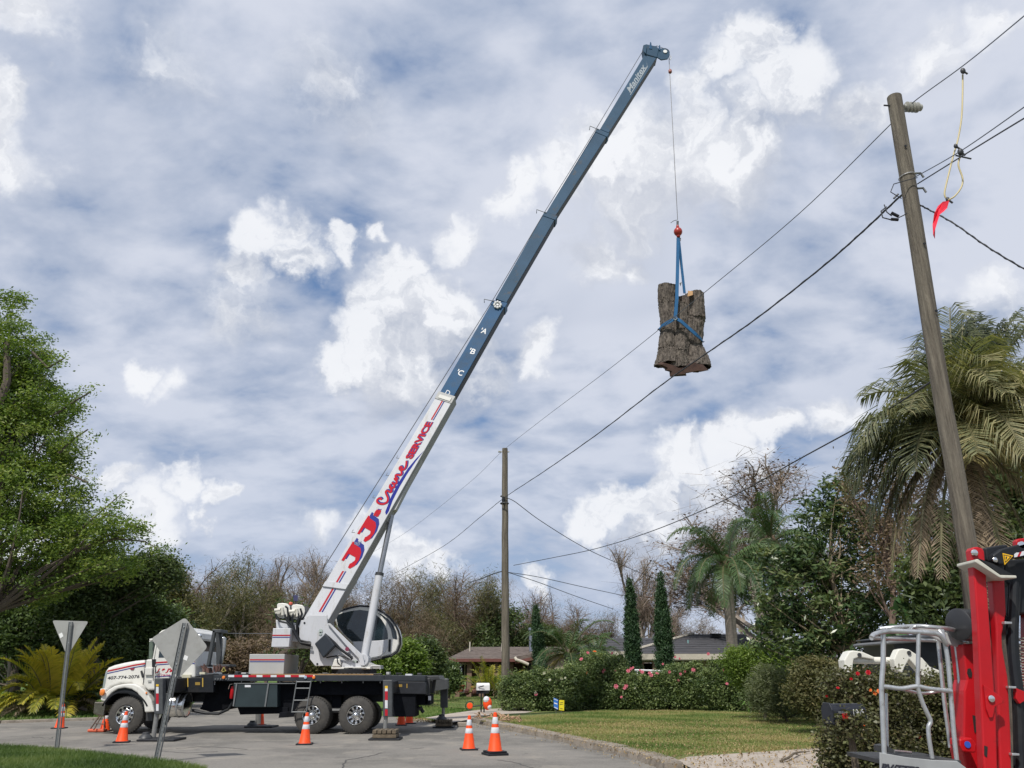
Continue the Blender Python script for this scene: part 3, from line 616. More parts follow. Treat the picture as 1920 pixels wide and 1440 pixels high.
b = B(); c0 = P(584,1341,YT); c1 = P(667,1341,YT); cf = P(234,1341,YT)
for c in (c0, c1, cf): b.tube([(c.x, YT+.2, c.z), (c.x, YF-.2, c.z)], .09, 10)
b.tube([(c0.x,YT+.5,c0.z+.1),(c1.x,YT+.5,c1.z+.1)], .07, 8); b.done('axle', darksteel, TR)
# --- ladder
ld = B(); 
for a, c in (((556.5,1276),(547,1336)), ((583.5,1276),(574,1336))): ld.tube([P(*a,YT-.12), P(*c,YT-.12)], .018, 8)
lo = ld.done('ladder', galv, TR)
for k, yy in enumerate((1278.5,1290.5,1313,1335)):
    s = (yy-1276)/60; b = B(); b.tube([P(556.5-9.5*s,yy,YT-.12), P(583.5-9.5*s,yy,YT-.12)], .016, 8); b.done('rung', galv, lo)
# extinguisher, hoses, tank
b = B(); p = P(437,1287,YT+.2); b.lathe([(.01,.02),(.05,0),(.06,-.06),(.06,-.30),(.04,-.33)], p, (0,0,1), 16); b.done('fire_extinguisher', red, TR, smooth=True)
b = B(); b.tube([P(428,1292,YT+.2),P(431,1283,YT+.2),P(438,1282,YT+.2),P(437,1287,YT+.2)], .015, 6); b.done('extinguisher_valve', chrome, TR)
b = B(); b.tube([P(360,1332,YT+.3),P(385,1337,YT+.3),P(410,1338,YT+.3),P(428,1330,YT+.3),P(437,1316,YT+.3)], .04, 8); b.tube([P(376,1328,YT+.5),P(400,1330,YT+.5),P(425,1323,YT+.5)], .03, 8); b.done('air_hose', black, TR, smooth=True)
ft = P(313,1322,YT+.33); fx = P(352,1322,YT+.33); r_ = .32
b = B(); b.lathe([(r_*.9,0),(r_,.03),(r_,fx.x-ft.x-.03),(r_*.93,fx.x-ft.x),(r_*.4,fx.x-ft.x+.012)], ft, (1,0,0), 36); tk = b.done('fuel_tank', chrome, TR, smooth=True)
for s in (.12,.62,.92):
    b = B(); L_ = fx.x-ft.x; b.lathe([(r_+.004,L_*s),(r_+.01,L_*s+.005),(r_+.01,L_*s+.05),(r_+.004,L_*s+.055)], ft, (1,0,0), 36, False); b.done('tank_strap', alu, tk, smooth=True)
b = B(); b.pbox(273,1336,285,1352,YT+.15,.4); b.pbox(306,1300,314,1316,YT+.0,.1); b.done('step', darksteel, TR, bevel=.01)
# --- hood, fenders, bumper
hood_side = [(188,1313),(190,1290),(193,1273),(196.5,1259),(202,1251.5),(213,1247),(232,1242.5),(253,1238.8),(273,1237),(273,1284),(262,1290),(245,1283),(225,1283),(208,1290)]
Yh0, Yh1 = YT+.42, YF-.42
b = B(); outer = [P(a,c,Yh0) for a,c in hood_side]
b.prism([(p.x,p.z) for p in outer], Yh0, Yh1); hood = b.done('hood', whitew, TR, bevel=.09)
hood.modifiers['bevel'].segments = 4
b = B(); b.px([(190,1311),(192,1289),(194.5,1274),(199,1258),(202,1258),(196,1290),(194,1311)], Yh0-.01, Yh1-Yh0+.02); b.done('grille', chrome, TR, bevel=.01)
# stripes follow the hood line
def stripe(pts, wpx, Y, m, parent, th=.004, name='stripe'):
    up = [(x, y-wpx/2) for x, y in pts]; dn = [(x, y+wpx/2) for x, y in reversed(pts)]; b = B(); b.px(up+dn, Y-th, th); return b.done(name, m, parent)
line = [(201,1258.5),(225,1253.3),(250,1247.5),(272,1243.8)]
stripe(line, 2.6, Yh0-.002, sred, hood); stripe([(x,y+4.2) for x,y in line], 1.6, Yh0-.002, sblue, hood)
lettering('407-774-2076', lambda u,v: P(201.5+60*u, 1274.5-3.0*u-6.2*v, Yh0-.004), tblk, hood, bold=.025, shear=.15)
b = B(); b.px([(243,1253),(252,1252),(250,1256),(246,1256.5)], Yh0-.02,.02); b.done('side_badge', mat('badge_red',(.25,.03,.05),.4), hood)
def arch(cx, cy, ri, ro, a0, a1, n=20):
    o = [(cx+ro*math.cos(R(a)), cy-ro*math.sin(R(a))) for a in np.linspace(a0,a1,n)]; i_ = [(cx+ri*math.cos(R(a)), cy-ri*math.sin(R(a))) for a in np.linspace(a1,a0,n)]; return o+i_
def fender(Y, d, name='fender'):
    fs = [(187.5,1313),(191,1304),(203,1293),(214,1286.5),(227,1283),(240,1281.8),(252,1282.5),(262,1287),(270,1294),(278,1303),(284,1314),(289,1335),(271,1336),(269.5,1322),(265,1310),(257,1299),(246,1292),(233,1289.5),(220,1292),(209,1299),(200,1309),(197,1316)]
    b = B(); b.px(fs, Y, d); return b.done(name, whitew, TR, bevel=.035)
b = B(); b.px([(200,1300),(212,1290),(240,1286),(262,1296),(270,1316),(270,1330),(262,1318),(240,1300),(215,1300),(199,1316)], YT+.06, TW-.12); b.pbox(205,1290,268,1322,YT+.55,TW-1.1); b.done('wheel_well', black, TR)
fender(YT-.02, .50); fender(YF-.46, .48)
b = B(); b.px(arch(234,1341,43.5,46.5,22,158), YT-.03, .03); b.done('fender_lip', black, TR)
b = B(); b.lathe([(.09,0),(.085,.03),(.05,.05),(.001,.055)], P(192.5,1298,YT-.05), (-.45,-1,0), 20); b.done('headlight', mat('amber_lens',(.75,.22,.04),.3), TR, smooth=True)
b = B(); b.px([(187,1291),(198,1291),(199,1306),(188,1306)], YT-.01,.16); b.done('lamp_pod', whitew, TR, bevel=.03)
b = B(); b.lathe([(.03,0),(.02,.02)], P(274.5,1299.5,YT-.03), (0,-1,0), 12); b.done('side_lamp', mat('amber_lens',(.75,.22,.04),.3), TR)
b = B(); b.px([(176.5,1316),(196,1316),(197,1322),(194,1343),(182,1341),(174,1338)], YT-.03, TW+.06); b.done('bumper', mat('bumper_metal',(.20,.18,.15),.25,.9,var=.35), TR, bevel=.03)
# --- cab
cab = [(273,1236.5),(288,1235.5),(293,1197),(297,1186),(306,1181.5),(345,1180),(361,1181),(365,1186),(366,1264),(366,1271),(318,1271),(318,1294),(277,1294),(268,1285)]
b = B(); b.px(cab, YT+.10, TW-.2); cb_ = b.done('cab', whitew, TR, bevel=.05); cb_.modifiers['bevel'].segments = 3
b = B(); b.px([(286,1236),(288.5,1236),(295.5,1197),(281,1199.5),(279.5,1203),(292,1203)], YT+.08, .05); b.done('windshield_post', whitew, TR)
b = B(); b.px([(279.5,1198),(291,1196),(293,1199),(281,1201.5)], YT+.05, TW-.1); b.done('sun_visor', whitew, TR, bevel=.01)
b = B(); b.px([(280,1202),(291,1200),(285,1234),(279,1234.5)], YT+.25, TW-.5); b.done('windshield', mat('tinted_windshield',(.10,.13,.10),.1,var=.3), TR)
b = B(); b.px([(301,1205),(333,1205),(334,1232),(297,1233)], YT+.092, .012); b.done('side_window', glass, TR)
b = B(); xr = P(366,1210,YT+.1).x
b.box(xr+.001, xr+.012, YT+.30, YF-.45, P(366,1232,YT).z, P(366,1200,YT).z); b.done('rear_window', glass, TR)
b = B(); b.box(xr+.012, xr+.03, YT+.2, YF-.3, P(366,1200,YT).z, P(366,1198,YT).z+.03); b.done('rear_gutter', whitew, TR)
# roof fairing dome
b = B(); b.px([(300,1183),(318,1177),(345,1175),(362,1179),(365,1188),(300,1188)], YT+.3, TW-.6); b.done('roof_fairing', whitew, TR, bevel=.08)
for y in (YT+.25, YF-.2):
    b = B(); b.ball((xr+.03, y, P(366,1192,YT).z), .07, 8); b.done('work_lamp', chrome, TR, smooth=True)
dz = YT+.092
l2 = [(290,1243.5),(318,1240.5),(368,1240.3)]
# ... stripes on the cab side stop behind the sign post
stripe([(292,1242.6),(318,1240.8),(365,1239.8)], 2.6, YT+.098, sred, cb_); stripe([(292,1246.6),(318,1244.8),(365,1244)], 1.6, YT+.098, sblue, cb_)
lettering("J & J's", lambda u,v: P(292+31*u+1.5*v, 1262-9*v, YT+.095), sred, cb_, bold=.05, shear=.25)
lettering("Crane", lambda u,v: P(295+24*u+1*v, 1268-5*v, YT+.095), mat('print_magenta',(.45,.05,.12),.5), cb_, bold=.01, shear=.4)
stripe([(291,1269.3),(325,1266.8)], 1.2, YT+.098, sblue, cb_)
b = B()
for q in ([(273,1237),(274,1237),(268.5,1284),(267.5,1284)], [(288,1237),(289,1237),(287.5,1276),(286.5,1276)], [(336,1240),(337,1240),(338,1270),(337,1270)]): b.px(q, YT+.088, .012)
b.done('panel_gap', tblk, cb_)
b = B(); b.pbox(271.5,1252,285,1266,YT+.04,.06); b.done('air_cleaner_cover', whitew, TR, bevel=.015)
b = B(); b.pbox(277,1275,283,1278.5,YT+.07,.03); b.done('step_plate', greyw, TR)
b = B(); b.tube([P(287,1240,YT),P(286.5,1250,YT-.12),P(288,1237,YT-.12)],.012,6); b.px([(284.5,1236),(290,1236),(289,1251),(285,1251)], YT-.16,.05); b.done('mirror', black, TR); b = B(); b.tube([P(265,1258,Yh0-.05),P(268,1270,Yh0-.08)],.03,6); b.done('hood_latch', black, TR)
b = B(); b.px([(291,1236),(292.2,1236),(291,1272),(289.8,1272)], YT+.086, .014); b.px([(333.5,1236),(334.3,1236),(335,1271),(334.2,1271)], YT+.086,.014); b.done('door_gap', tblk, cb_)
b = B(); b.pbox(326,1250,332,1251.6,YT+.06,.04); b.done('door_handle', chrome, cb_)
for q in ((292,1246),(292,1264)): b = B(); b.pbox(q[0]-1.2,q[1],q[0]+1.2,q[1]+3,YT+.08,.02); b.done('door_hinge', greyw, cb_)
for k in range(5): b = B(); x_ = xr+.03; b.box(x_-.02, x_+.01, YT+.35+k*.38, YT+.38+k*.38, P(366,1262,YT).z, P(366,1236,YT).z); b.done('cab_rib', whitew, cb_)
# clutter on the deck
for k,(px,py,w_,h_) in enumerate(((440,1264,6,5),(452,1264,9,3),(556,1264,8,4),(604,1264,10,3),(724,1265,6,5),(742,1265,9,3.5),(782,1266,7,4))):
    b = B(); b.pbox(px,py-h_,px+w_,py,YT+.2+.1*k,.3); b.done('deck_fitting', [darksteel,greyw,black][k % 3], TR, bevel=.01)
b = B(); b.tube([P(x, 1264.6-1.2*abs(math.sin(x*.4)), YT+.15) for x in range(596,720,4)], .018, 6); b.done('deck_cable', black, TR)
for px in (452,476,500,524,548,600,640,680,712): b = B(); b.pbox(px,1277,px+1.6,1281,YT+.01,.04); b.done('deck_bracket', darksteel, TR)
for k in range(6): b = B(); b.lathe([(.02,0),(.02,.012)], P(404+5*k,1273,YT), (0,-1,0), 8); b.done('rivet', galv, TR)
# exhaust-like uprights and boom rest
b = B(); Yr = YT+.35
b.px([(398.5,1182),(403.5,1182),(392,1248),(386.5,1248)], Yr, .14); b.px([(404,1180),(415,1180),(413.5,1246),(405.5,1246)], Yr+.5, .14); b.px([(398,1180),(414,1180),(414,1186),(398,1186)], Yr+.0, .6); b.px([(380,1246),(430,1246),(430,1250),(380,1250)], Yr+.1, .6)
b.done('boom_rest', mat('boom_rest_steel',(.05,.055,.06),.5,.1), TR, bevel=.01)
b = B(); b.tube([P(421,1196,YF-.5),P(419.5,1215,YF-.5),P(414,1243,YF-.5)], .06, 10); b.done('exhaust_stack', alu, TR, smooth=True)
b = B()
for k in range(9):
    x0 = 378+rng.random()*40; y0 = 1262-rng.random()*4; b.tube([P(x0,y0,YT+.2),P(x0+3*rng.normal(),y0-8-6*rng.random(),YT+.25),P(x0+6+4*rng.random(),y0-2,YT+.3)], .022, 6)
b.px([(379,1254),(390,1252),(392,1262),(379,1262)], YT+.25,.3); b.px([(400,1249),(424,1249),(420,1258),(402,1260)], YT+.3,.3); b.done('valve_gear', mat('valve_brown',(.10,.05,.04),.6,var=.4), TR)
b = B(); b.tube([P(414,1261,YT+.2),P(420,1251,YT+.2),P(423,1258,YT+.2),P(416,1260,YT+.2)], .012, 6); b.done('yellow_hose', mat('hose_yellow',(.5,.45,.10),.6), TR)
b = B(); b.pbox(374,1260,384,1264.5,YT+.05,.2); b.pbox(341,1265,357,1271,YT+.02,.2); b.done('fuse_box', mat('cream_paint',(.5,.48,.36),.6), TR)
# --- counterweight boxes
Yb = 24.3
def stripes_box(x0, x1, y0, m, Y, parent):
    stripe([(x0,y0),(x1,y0)], 2.2, Y, sred, parent); stripe([(x0,y0+3.6),(x1,y0+3.6)], 1.5, Y, sblue, parent)
b = B(); b.px([(468,1226.5),(534,1226.5),(531.5,1264),(466,1264)], YT+.3, 1.6); lb = b.done('deck_locker', greyw, TR, bevel=.012); stripes_box(468.5,533,1237,None,YT+.298,lb)
Yc_ = 23.9
b = B(); b.px([(512,1178),(545,1178),(541.5,1213),(508.5,1213)], Yc_, 1.7); cw = b.done('counterweight', white, TR, bevel=.012); stripes_box(510.8,544,1191.2,None,Yc_-.002,cw)
b = B(); b.px([(517,1162),(535,1164),(562,1176),(562,1203),(541,1203),(541,1178),(518,1178)], Yc_+.35, 1.1); b.done('winch_frame', white, TR, bevel=.01)
b = B(); b.px([(552,1196),(560,1203),(583,1203),(583,1217),(560,1215),(551,1208)], Yc_+.6,.5); b.done('frame_brace', greyw, TR, bevel=.01)
for cx, cy in ((531,1145.5), (558.5,1148)):
    b = B(); x0, y0, x1, y1 = cx-12, cy-15, cx+13, cy+14
    b.px([(x0,y0+4),(x0+2,y0+1),(x0+10,y0),(x1-5,y0+1.5),(x1-1,y0+6),(x1,y0+13),(x1-2,y0+20),(x1-7,y1-2),(x1-14,y1),(x0+3,y1-2),(x0+1,cy)], Yc_+.45, .07); wn = b.done('winch', whitew, TR, bevel=.015)
    b = B(); c = P(cx, cy, Yc_+.5); b.lathe([(.24,.02),(.24,.06),(.17,.07),(.17,.75),(.24,.76),(.24,.80)], c, (0,1,0), 24); b.done('drum', darksteel, wn, smooth=True)
    b = B(); c = P(cx-6, cy+2, Yc_+.45); b.lathe([(.14,0),(.13,-.08),(.08,-.12),(.08,-.2),(.04,-.21)], c, (0,1,0), 20); b.tube([P(cx-16,cy-1,Yc_+.28),P(cx-5,cy-2,Yc_+.28)],.055,12); b.tube([P(cx-2,cy-6,Yc_+.3),P(cx-1,cy+8,Yc_+.3)],.045,10); b.done('winch_motor', mat('motor_cream',(.55,.53,.47),.5,var=.15), wn, smooth=True)
hp = [[(517,1151),(519,1159),(525,1165),(538,1168),(548,1178),(556,1195),(563,1205),(583,1208)], [(534,1153),(537,1162),(545,1170),(553,1184),(558,1198),(566,1207),(583,1211)], [(550,1150),(548,1160),(549,1172),(555,1188),(560,1200),(583,1206)], [(559,1150),(560,1160),(556,1172),(557,1190),(564,1203),(583,1209)], [(535,1137),(539,1140),(540,1152),(541,1164),(552,1180)], [(563,1141),(566,1150),(562,1165),(556,1178)]]
for k, q in enumerate(hp):
    b = B(); b.tube([P(x, y, Yc_+.2+.03*k) for x, y in q], .03, 7); b.done('hydraulic_hose', black, TR, smooth=True)
b = B(); b.lathe([(.06,0),(.06,.05),(.04,.08)], P(545,1134,Yc_+.6), (0,0,1), 14); b.done('beacon', mat('beacon_red',(.55,.10,.06),.4), TR)
b = B(); b.pbox(550,1116,557.5,1127,Yc_+.7,.1); b.tube([P(554,1127,Yc_+.75),P(555,1136,Yc_+.75)],.012,6); b.done('camera_box', mat('camera_dark',(.05,.05,.12),.3), TR)
# --- turntable and turret
Yu = 24.25; UD = 1.15
b = B(); c = P(665,1262,YT+TW/2); c0_ = P(634,1259,Yu); b.lathe([(.62,0),(.66,.02),(.66,.13),(.58,.14),(.58,.17)], (c.x,YT+TW/2-.1,c.z-.02), n=40); b.done('slew_ring', black, TR, smooth=True)
b = B(); b.px([(621,1250.5),(694,1250.5),(694,1254.5),(621,1254.5)], YT+.55, 1.35); bp_ = b.done('turret_base', whitew, TR, bevel=.01)
b = B()
for k in range(17): b.lathe([(.016,0),(.016,-.012)], P(646+k*2.5,1252.6,YT+.55), (0,1,0), 6)
b.done('base_bolts', darksteel, bp_)['kind'] = 'stuff'
tp = [(580,1153),(613,1153.5),(614,1169),(626,1180.5),(650,1209),(678,1235),(680,1251),(621,1251),(621,1248.5),(591,1248.5),(581,1236),(582.5,1203),(561,1200),(556.6,1188),(557.5,1164),(569,1162.5)]
b = B(); b.px(tp, Yu+UD, .05); b.done('turret_plate', white, TR, bevel=.008); b = B(); b.px(tp, Yu, .05); tu = b.done('turret_plate', white, TR, bevel=.008)
b = B(); b.px([(562,1168),(566,1165),(612,1165),(612,1200),(585,1200),(562,1197)], Yu+.05, UD-.05); b.px([(590,1215),(676,1237),(676,1250),(592,1247)], Yu+.05, UD-.05); b.done('turret_core', greyw, TR)
b = B(); b.px([(614,1169),(619,1169),(680,1229),(684,1248),(676,1248),(672,1234),(650,1211)], Yu-.09, .09); b.done('turret_flange', white, TR, bevel=.008)
b = B(); b.px([(589.5,1207),(609.5,1188.5),(627.5,1210.5),(605.5,1233.5)], Yu-.30, .28); b.done('oil_cooler', mat('cooler_black',(.02,.026,.036),.45,var=.1), TR, bevel=.025)
b = B()
for q in ([(609,1189),(620,1199),(633,1213),(650,1226),(661,1233)], [(615,1194),(628,1206),(640,1219),(655,1229),(661,1236)]): b.tube([P(x,y,Yu-.12) for x,y in q], .035, 8)
b.tube([P(612,1233,Yu-.1),P(622,1231,Yu-.1),P(636,1229,Yu-.1),P(645,1231,Yu-.1),P(655,1236,Yu-.1)], .022, 6); b.tube([P(632,1230,Yu-.1),P(633,1242,Yu-.14),P(640,1249,Yu-.1),P(642,1240,Yu-.1)], .018, 6); b.done('hydraulic_hose', black, TR, smooth=True)
b = B(); b.px([(627,1235),(637,1235),(640,1250),(622,1250)], Yu-.12,.1); b.done('slew_motor', whitew, TR, bevel=.02)
b = B(); b.lathe([(.06,0),(.06,.02)], P(601.5,1183,Yu), (0,-1,0), 14); b.lathe([(.05,0),(.05,.02)], P(601,1188,Yu), (0,-1,0), 14); b.pbox(662,1238,669.5,1242.5,Yu-.012,.01); b.done('decal', mat('decal_grey',(.35,.40,.38),.5), tu)
b = B(); b.lathe([(.06,0),(.06,.015)], P(651,1217,Yu-.09), (0,-1,0), 14); b.done('round_decal', mat('decal_wine',(.2,.03,.07),.5), tu)
b = B()
for q in ((571,1168),(558,1183),(595,1245),(670,1241)): b = B(); b.lathe([(.03,0),(.03,.012)], P(q[0],q[1],Yu), (0,-1,0), 8); b.done('bolt', black, tu)
b = B(); b.px([(684,1238),(700,1246),(714,1248),(714,1254),(684,1254)], Yu+.3,.5); b.tube([P(695,1249,Yu+.2),P(712,1249,Yu+.2),P(713,1255,Yu+.2)],.03,8); b.done('front_bracket', greyw, TR, bevel=.01)
# --- operator cab
Yo = 25.75; OD = .85
cabo = [(628,1151),(640,1146),(657,1141),(675,1138),(690,1139),(703,1143),(716,1149),(728,1158),(738,1169),(744,1180),(748,1194),(748,1208),(743,1221),(733,1228),(712,1233),(690,1238),(672,1230),(660,1206),(645,1192),(633,1178),(628,1163)]
b = B(); b.px(cabo, Yo, OD); oc = b.done('operator_cab', whitew, TR, bevel=.05); oc.modifiers['bevel'].segments = 3
b = B(); b.px([(629.5,1154),(642,1149.5),(659,1145.5),(675,1143.5),(692,1146),(704,1152),(715,1161),(722,1172),(726.5,1184),(727.5,1198),(700,1202.5),(660,1202.5),(645,1189),(634,1174)], Yo-.012, .02); b.done('side_window', glass, oc)
b = B(); b.px([(707,1149),(716,1155),(726,1166),(733,1180),(736.5,1197),(745,1198.5),(743,1184),(737,1171),(727,1160),(716,1152)], Yo-.012, .02); b.done('front_window', glass, oc)
b = B(); b.px([(724.5,1160),(733,1170),(739,1184),(741,1198),(742.5,1198),(741,1184),(735,1170),(726,1160)], Yo-.02, .02); b.px([(729,1199),(733,1199),(732,1222),(728,1222)], Yo-.02,.02); b.done('window_seal', black, oc)
b = B(); rim = [(626,1150),(640,1144.5),(657,1139.5),(675,1136),(692,1137.3),(706,1142),(719,1148.5),(731,1158),(741,1170),(747,1183),(750.5,1196),(750.5,1208),(745,1222),(734,1230),(712,1235),(690,1240)]
b.tube([P(x,y,Yo+.0) for x,y in rim], .032, 8); b.done('roll_bar', black, oc, smooth=True)
b = B(); b.px([(662,1203.5),(727,1200),(727.5,1212),(722,1223),(712,1230),(690,1234.5),(676,1233),(668,1219)], Yo-.022, .02); b.done('door_panel', white, oc, bevel=.008)
b = B(); b.px([(652,1158),(672,1152),(675,1160),(655,1166)], Yo+.2,.3); b.px([(640,1176),(660,1170),(680,1200),(662,1203)], Yo+.3,.3); b.done('seat', black, oc)
# --- lift cylinder
Yl = 24.75
lc0, lc1 = P(683,1236,Yl), P(711.5,1077,Yl+.25)
b = B(); b.tube([lc0, lc1], .125, 20); lc = b.done('lift_cylinder', white, TR, smooth=True)
b = B(); b.tube([lc1 + (lc1-lc0).normalized()*-.05, P(734.5,966,Yl+.42)], .082, 20); b.done('piston_rod', mat('rod_chrome',(.30,.31,.33),.3,.7,var=.15), lc, smooth=True)
b = B(); b.lathe([(.135,-.04),(.135,.05)], lc1, (lc1-lc0).normalized(), 20); b.done('gland_ring', darksteel, lc)
b = B(); b.lathe([(.17,0),(.17,.5)], lc0 + Vector((0,-.25,-.02)), (0,1,0), 20); b.lathe([(.07,0),(.07,.56)], lc0 + Vector((0,-.28,-.02)), (0,1,0), 14); b.done('base_pin', white, lc, bevel=.01)
# --- boom
Yb0, Yb1 = 24.35, 27.3
BX0, BX1 = P(590,1165,Yb0), P(1221,102,Yb1)
def Yat(y): return Yb0 + (Yb1-Yb0)*(1165-y)/(1165-100)
def seg(L0, R0, L1, R1, w, name, m, y_in=0.0, bevel=.012, under=None):
    A = [P(*L0, Yat(L0[1])+y_in), P(*R0, Yat(R0[1])+y_in), P(*L1, Yat(L1[1])+y_in), P(*R1, Yat(R1[1])+y_in)]
    n = (A[1]-A[0]).cross(A[2]-A[0]).normalized(); n = n if n.y > 0 else -n; o = n*w
    b = B(); b.hexa([A[0],A[1],A[1]+o,A[0]+o],[A[2],A[3],A[3]+o,A[2]+o]); ob_ = b.done(name, m, TR, bevel=bevel)
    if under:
        b = B(); e = (A[1]-A[0]).normalized()*.012; b.hexa([A[1]+o*.04,A[1]+o*.96,A[1]+o*.96+e,A[1]+o*.04+e],[A[3]+o*.04,A[3]+o*.96,A[3]+o*.96+e,A[3]+o*.04+e]); b.done('underside_shade', under, ob_)  # added plate, the underside's shade painted in as a darker colour
    return ob_, A, n
base, BA, BN = seg((568,1162),(613.5,1167),(823.5,734),(853,743.5), .62, 'boom_base', white, under=boomshade)
def bf(s, t, h=.006):                   # s along the boom, t across (0 lower edge)
    p = BA[1].lerp(BA[3], s).lerp(BA[0].lerp(BA[2], s), t); return p - BN*h
def bquad(s0,t0,s1,t1,m,name,parent,h=.006):
    b = B(); q = [bf(s0,t0,h),bf(s1,t0,h),bf(s1,t1,h),bf(s0,t1,h)]; q2 = [p+BN*h for p in q]; b.hexa(q,q2); return b.done(name,m,parent)
def bpoly(pts, m, name, h=.006):
    b = B(); n = len(pts); q = [bf(s,t,h) for s,t in pts]; b.add(q + [p+BN*.005 for p in q], [tuple(range(n)), tuple(range(2*n-1,n-1,-1))] + [(i,i+n,(i+1)%n+n,(i+1)%n) for i in range(n)]); return b.done(name, m, base)
for s0, s1 in ((.035,.125),(.15,.195),(.87,.965)):
    bquad(s0,.50,s1,.575,sred,'stripe',base); bquad(s0,.40,s1,.455,sblue,'stripe',base)
def Jpoly(s, t, w, h):
    q = [(.28,1),(1.02,.97),(.98,.80),(.93,.79),(.82,.25),(.66,.04),(.40,-.08),(.14,-.02),(.02,.18),(.06,.34),(.20,.36),(.26,.22),(.36,.16),(.46,.24),(.55,.78),(.26,.82)]
    return [(s + w*a, t + h*c) for a, c in q]
for s in (.205, .315):
    bpoly(Jpoly(s+.006,.13,.115,.68), sblue, 'lettering', .004); bpoly(Jpoly(s,.20,.105,.68), mat('letter_red',(.46,.008,.02),.55,var=.04,spec=.15), 'lettering', .009)
lr = mat('letter_red',(.62,.015,.03))
def bl(txt, s0, s1, t0, t1, m, h=.009, **k): lettering(txt, lambda u,v: bf(s0+(s1-s0)*u, t0+(t1-t0)*v, h), m, base, **k)
bl('&', .298, .318, .48, .78, mat('letter_greyblue',(.12,.15,.25),.5), bold=.02)
bl('s', .425, .457, .34, .62, sblue, .007, bold=.06); bl('s', .423, .453, .38, .66, lr, .010, bold=.05)
# brush script word drawn as a ribbon
scr = [(.10,.86),(.125,.98),(.10,1.12),(.05,1.08),(.02,.85),(.03,.58),(.08,.44),(.15,.50),(.20,.66),(.25,.84),(.285,.90),(.30,.82),(.285,.62),(.30,.55),(.34,.62),(.38,.82),(.435,.86),(.40,.84),(.375,.66),(.40,.54),(.45,.64),(.475,.84),(.465,.62),(.50,.54),(.54,.66),(.565,.84),(.575,.60),(.60,.80),(.64,.88),(.655,.74),(.66,.58),(.70,.56),(.74,.66),(.79,.72),(.83,.82),(.81,.92),(.77,.84),(.77,.64),(.82,.54),(.90,.60),(.97,.72)]
def catmull(pts, k=4):
    out = []
    for i in range(len(pts)-1):
        p0,p1,p2,p3 = [np.array(pts[max(0,min(len(pts)-1,j))]) for j in (i-1,i,i+1,i+2)]
        for j in range(k):
            t = j/k; out.append(tuple(.5*((2*p1)+(-p0+p2)*t+(2*p0-5*p1+4*p2-p3)*t*t+(-p0+3*p1-3*p2+p3)*t**3)))
    out.append(pts[-1]); return out
for (wd, m_, h, ds, dt) in ((.085, sblue, .004, .003, -.03), (.062, lr, .009, 0, 0)):
    pts = [bf(.472 + .205*a + ds, .42 + (c-.5)*.72 + dt, h) for a, c in catmull(scr)]; b = B(); b.strip(pts, wd, .003, BN); b.done('lettering', m_, base)
bpoly([(.438,.10),(.448,.20),(.47,.24),(.52,.34),(.58,.36),(.64,.31),(.69,.18),(.73,.02),(.68,.12),(.62,.19),(.56,.20),(.50,.16),(.455,.06),(.442,.06)], mat('swoosh_blue',(.012,.022,.24),.55,var=.04,spec=.15), 'lettering', .005)
bl('SERVICE', .683, .862, .34, .72, sblue, .006, bold=.07, shear=-.1); bl('SERVICE', .681, .859, .37, .74, lr, .011, bold=.035, shear=-.1)
bquad(.128,.0,.147,1.0,white,'clamp_band',base,.05)
bquad(.965,-.02,1.0,1.02,greyw,'end_collar',base,.02)
for s in (.975,): 
    b = B(); q = bf(s,.5,.03); bquad(s-.004,.12,s+.012,.85,whitew,'end_plate',base,.04)
b = B(); b.hexa([bf(.42,-.02,-.14),bf(.42,-.02,-.48),bf(.42,-.04,-.48),bf(.42,-.04,-.14)],[bf(.70,-.02,-.14),bf(.70,-.02,-.48),bf(.70,-.04,-.48),bf(.70,-.04,-.14)])
top = P(735,963,Yl+.40)
b.add([bf(.66,-.02,-.1), bf(.66,-.02,-.5), bf(.44,-.02,-.5), bf(.44,-.02,-.1), top+Vector((.14,-.16,.10)), top+Vector((.14,.2,.10)), top+Vector((-.14,.2,0)), top+Vector((-.14,-.16,0))], [(0,1,2,3),(4,7,6,5),(0,4,5,1),(1,5,6,2),(2,6,7,3),(3,7,4,0)])
b.done('cylinder_bracket', greyw, TR, bevel=.01)
b = B()
for s in (.17,.35,.50,.60,.68): p = bf(s,1.0,-.1); b.tube([p, p + (BA[0]-BA[1]).normalized()*.14, p + (BA[0]-BA[1]).normalized()*.14 + (BA[2]-BA[0]).normalized()*.1], .012, 5)
b.done('rope_eye', galv, base)
secs = [((825,735),(850,744.5),(924.5,563),(950,568),.50,blue),((929,560),(949.5,567.5),(1021,397),(1044,405),.44,bluegrey),((1024.5,398),(1042,404),(1119.5,241),(1141,250),.40,bluegrey),((1125,242),(1141.5,249),(1209,102),(1231,108),.36,bluegrey)]
sobj = []
for k, (a,c,d,e,w_,m_) in enumerate(secs):
    o, A, n = seg(a,c,d,e,w_,'boom_section',m_,y_in=.05*(k+1),under=black if k < 2 else mat('section_underside_shade',(.05,.045,.045),.6,var=.2)); sobj.append((o,A,n))
    if k < 3:
        b = B(); ax = (A[2]-A[0]).normalized(); u = (A[2]-A[3]); b.hexa([A[2]-n*.02-ax*.22,A[3]-n*.02-u*.06-ax*.22,A[3]+n*(w_+.02)-u*.06-ax*.22,A[2]+n*(w_+.02)-ax*.22],[A[2]-n*.02,A[3]-n*.02-u*.06,A[3]+n*(w_+.02)-u*.06,A[2]+n*(w_+.02)]); b.done('collar', m_, o, bevel=.01)
        b = B(); g = A[2]-ax*.05; b.tube([g-u.normalized()*.1-n*.03, g+u.normalized()*.32-n*.03, g+u.normalized()*.32+n*.2], .014, 6); b.done('rope_guide', galv, o)
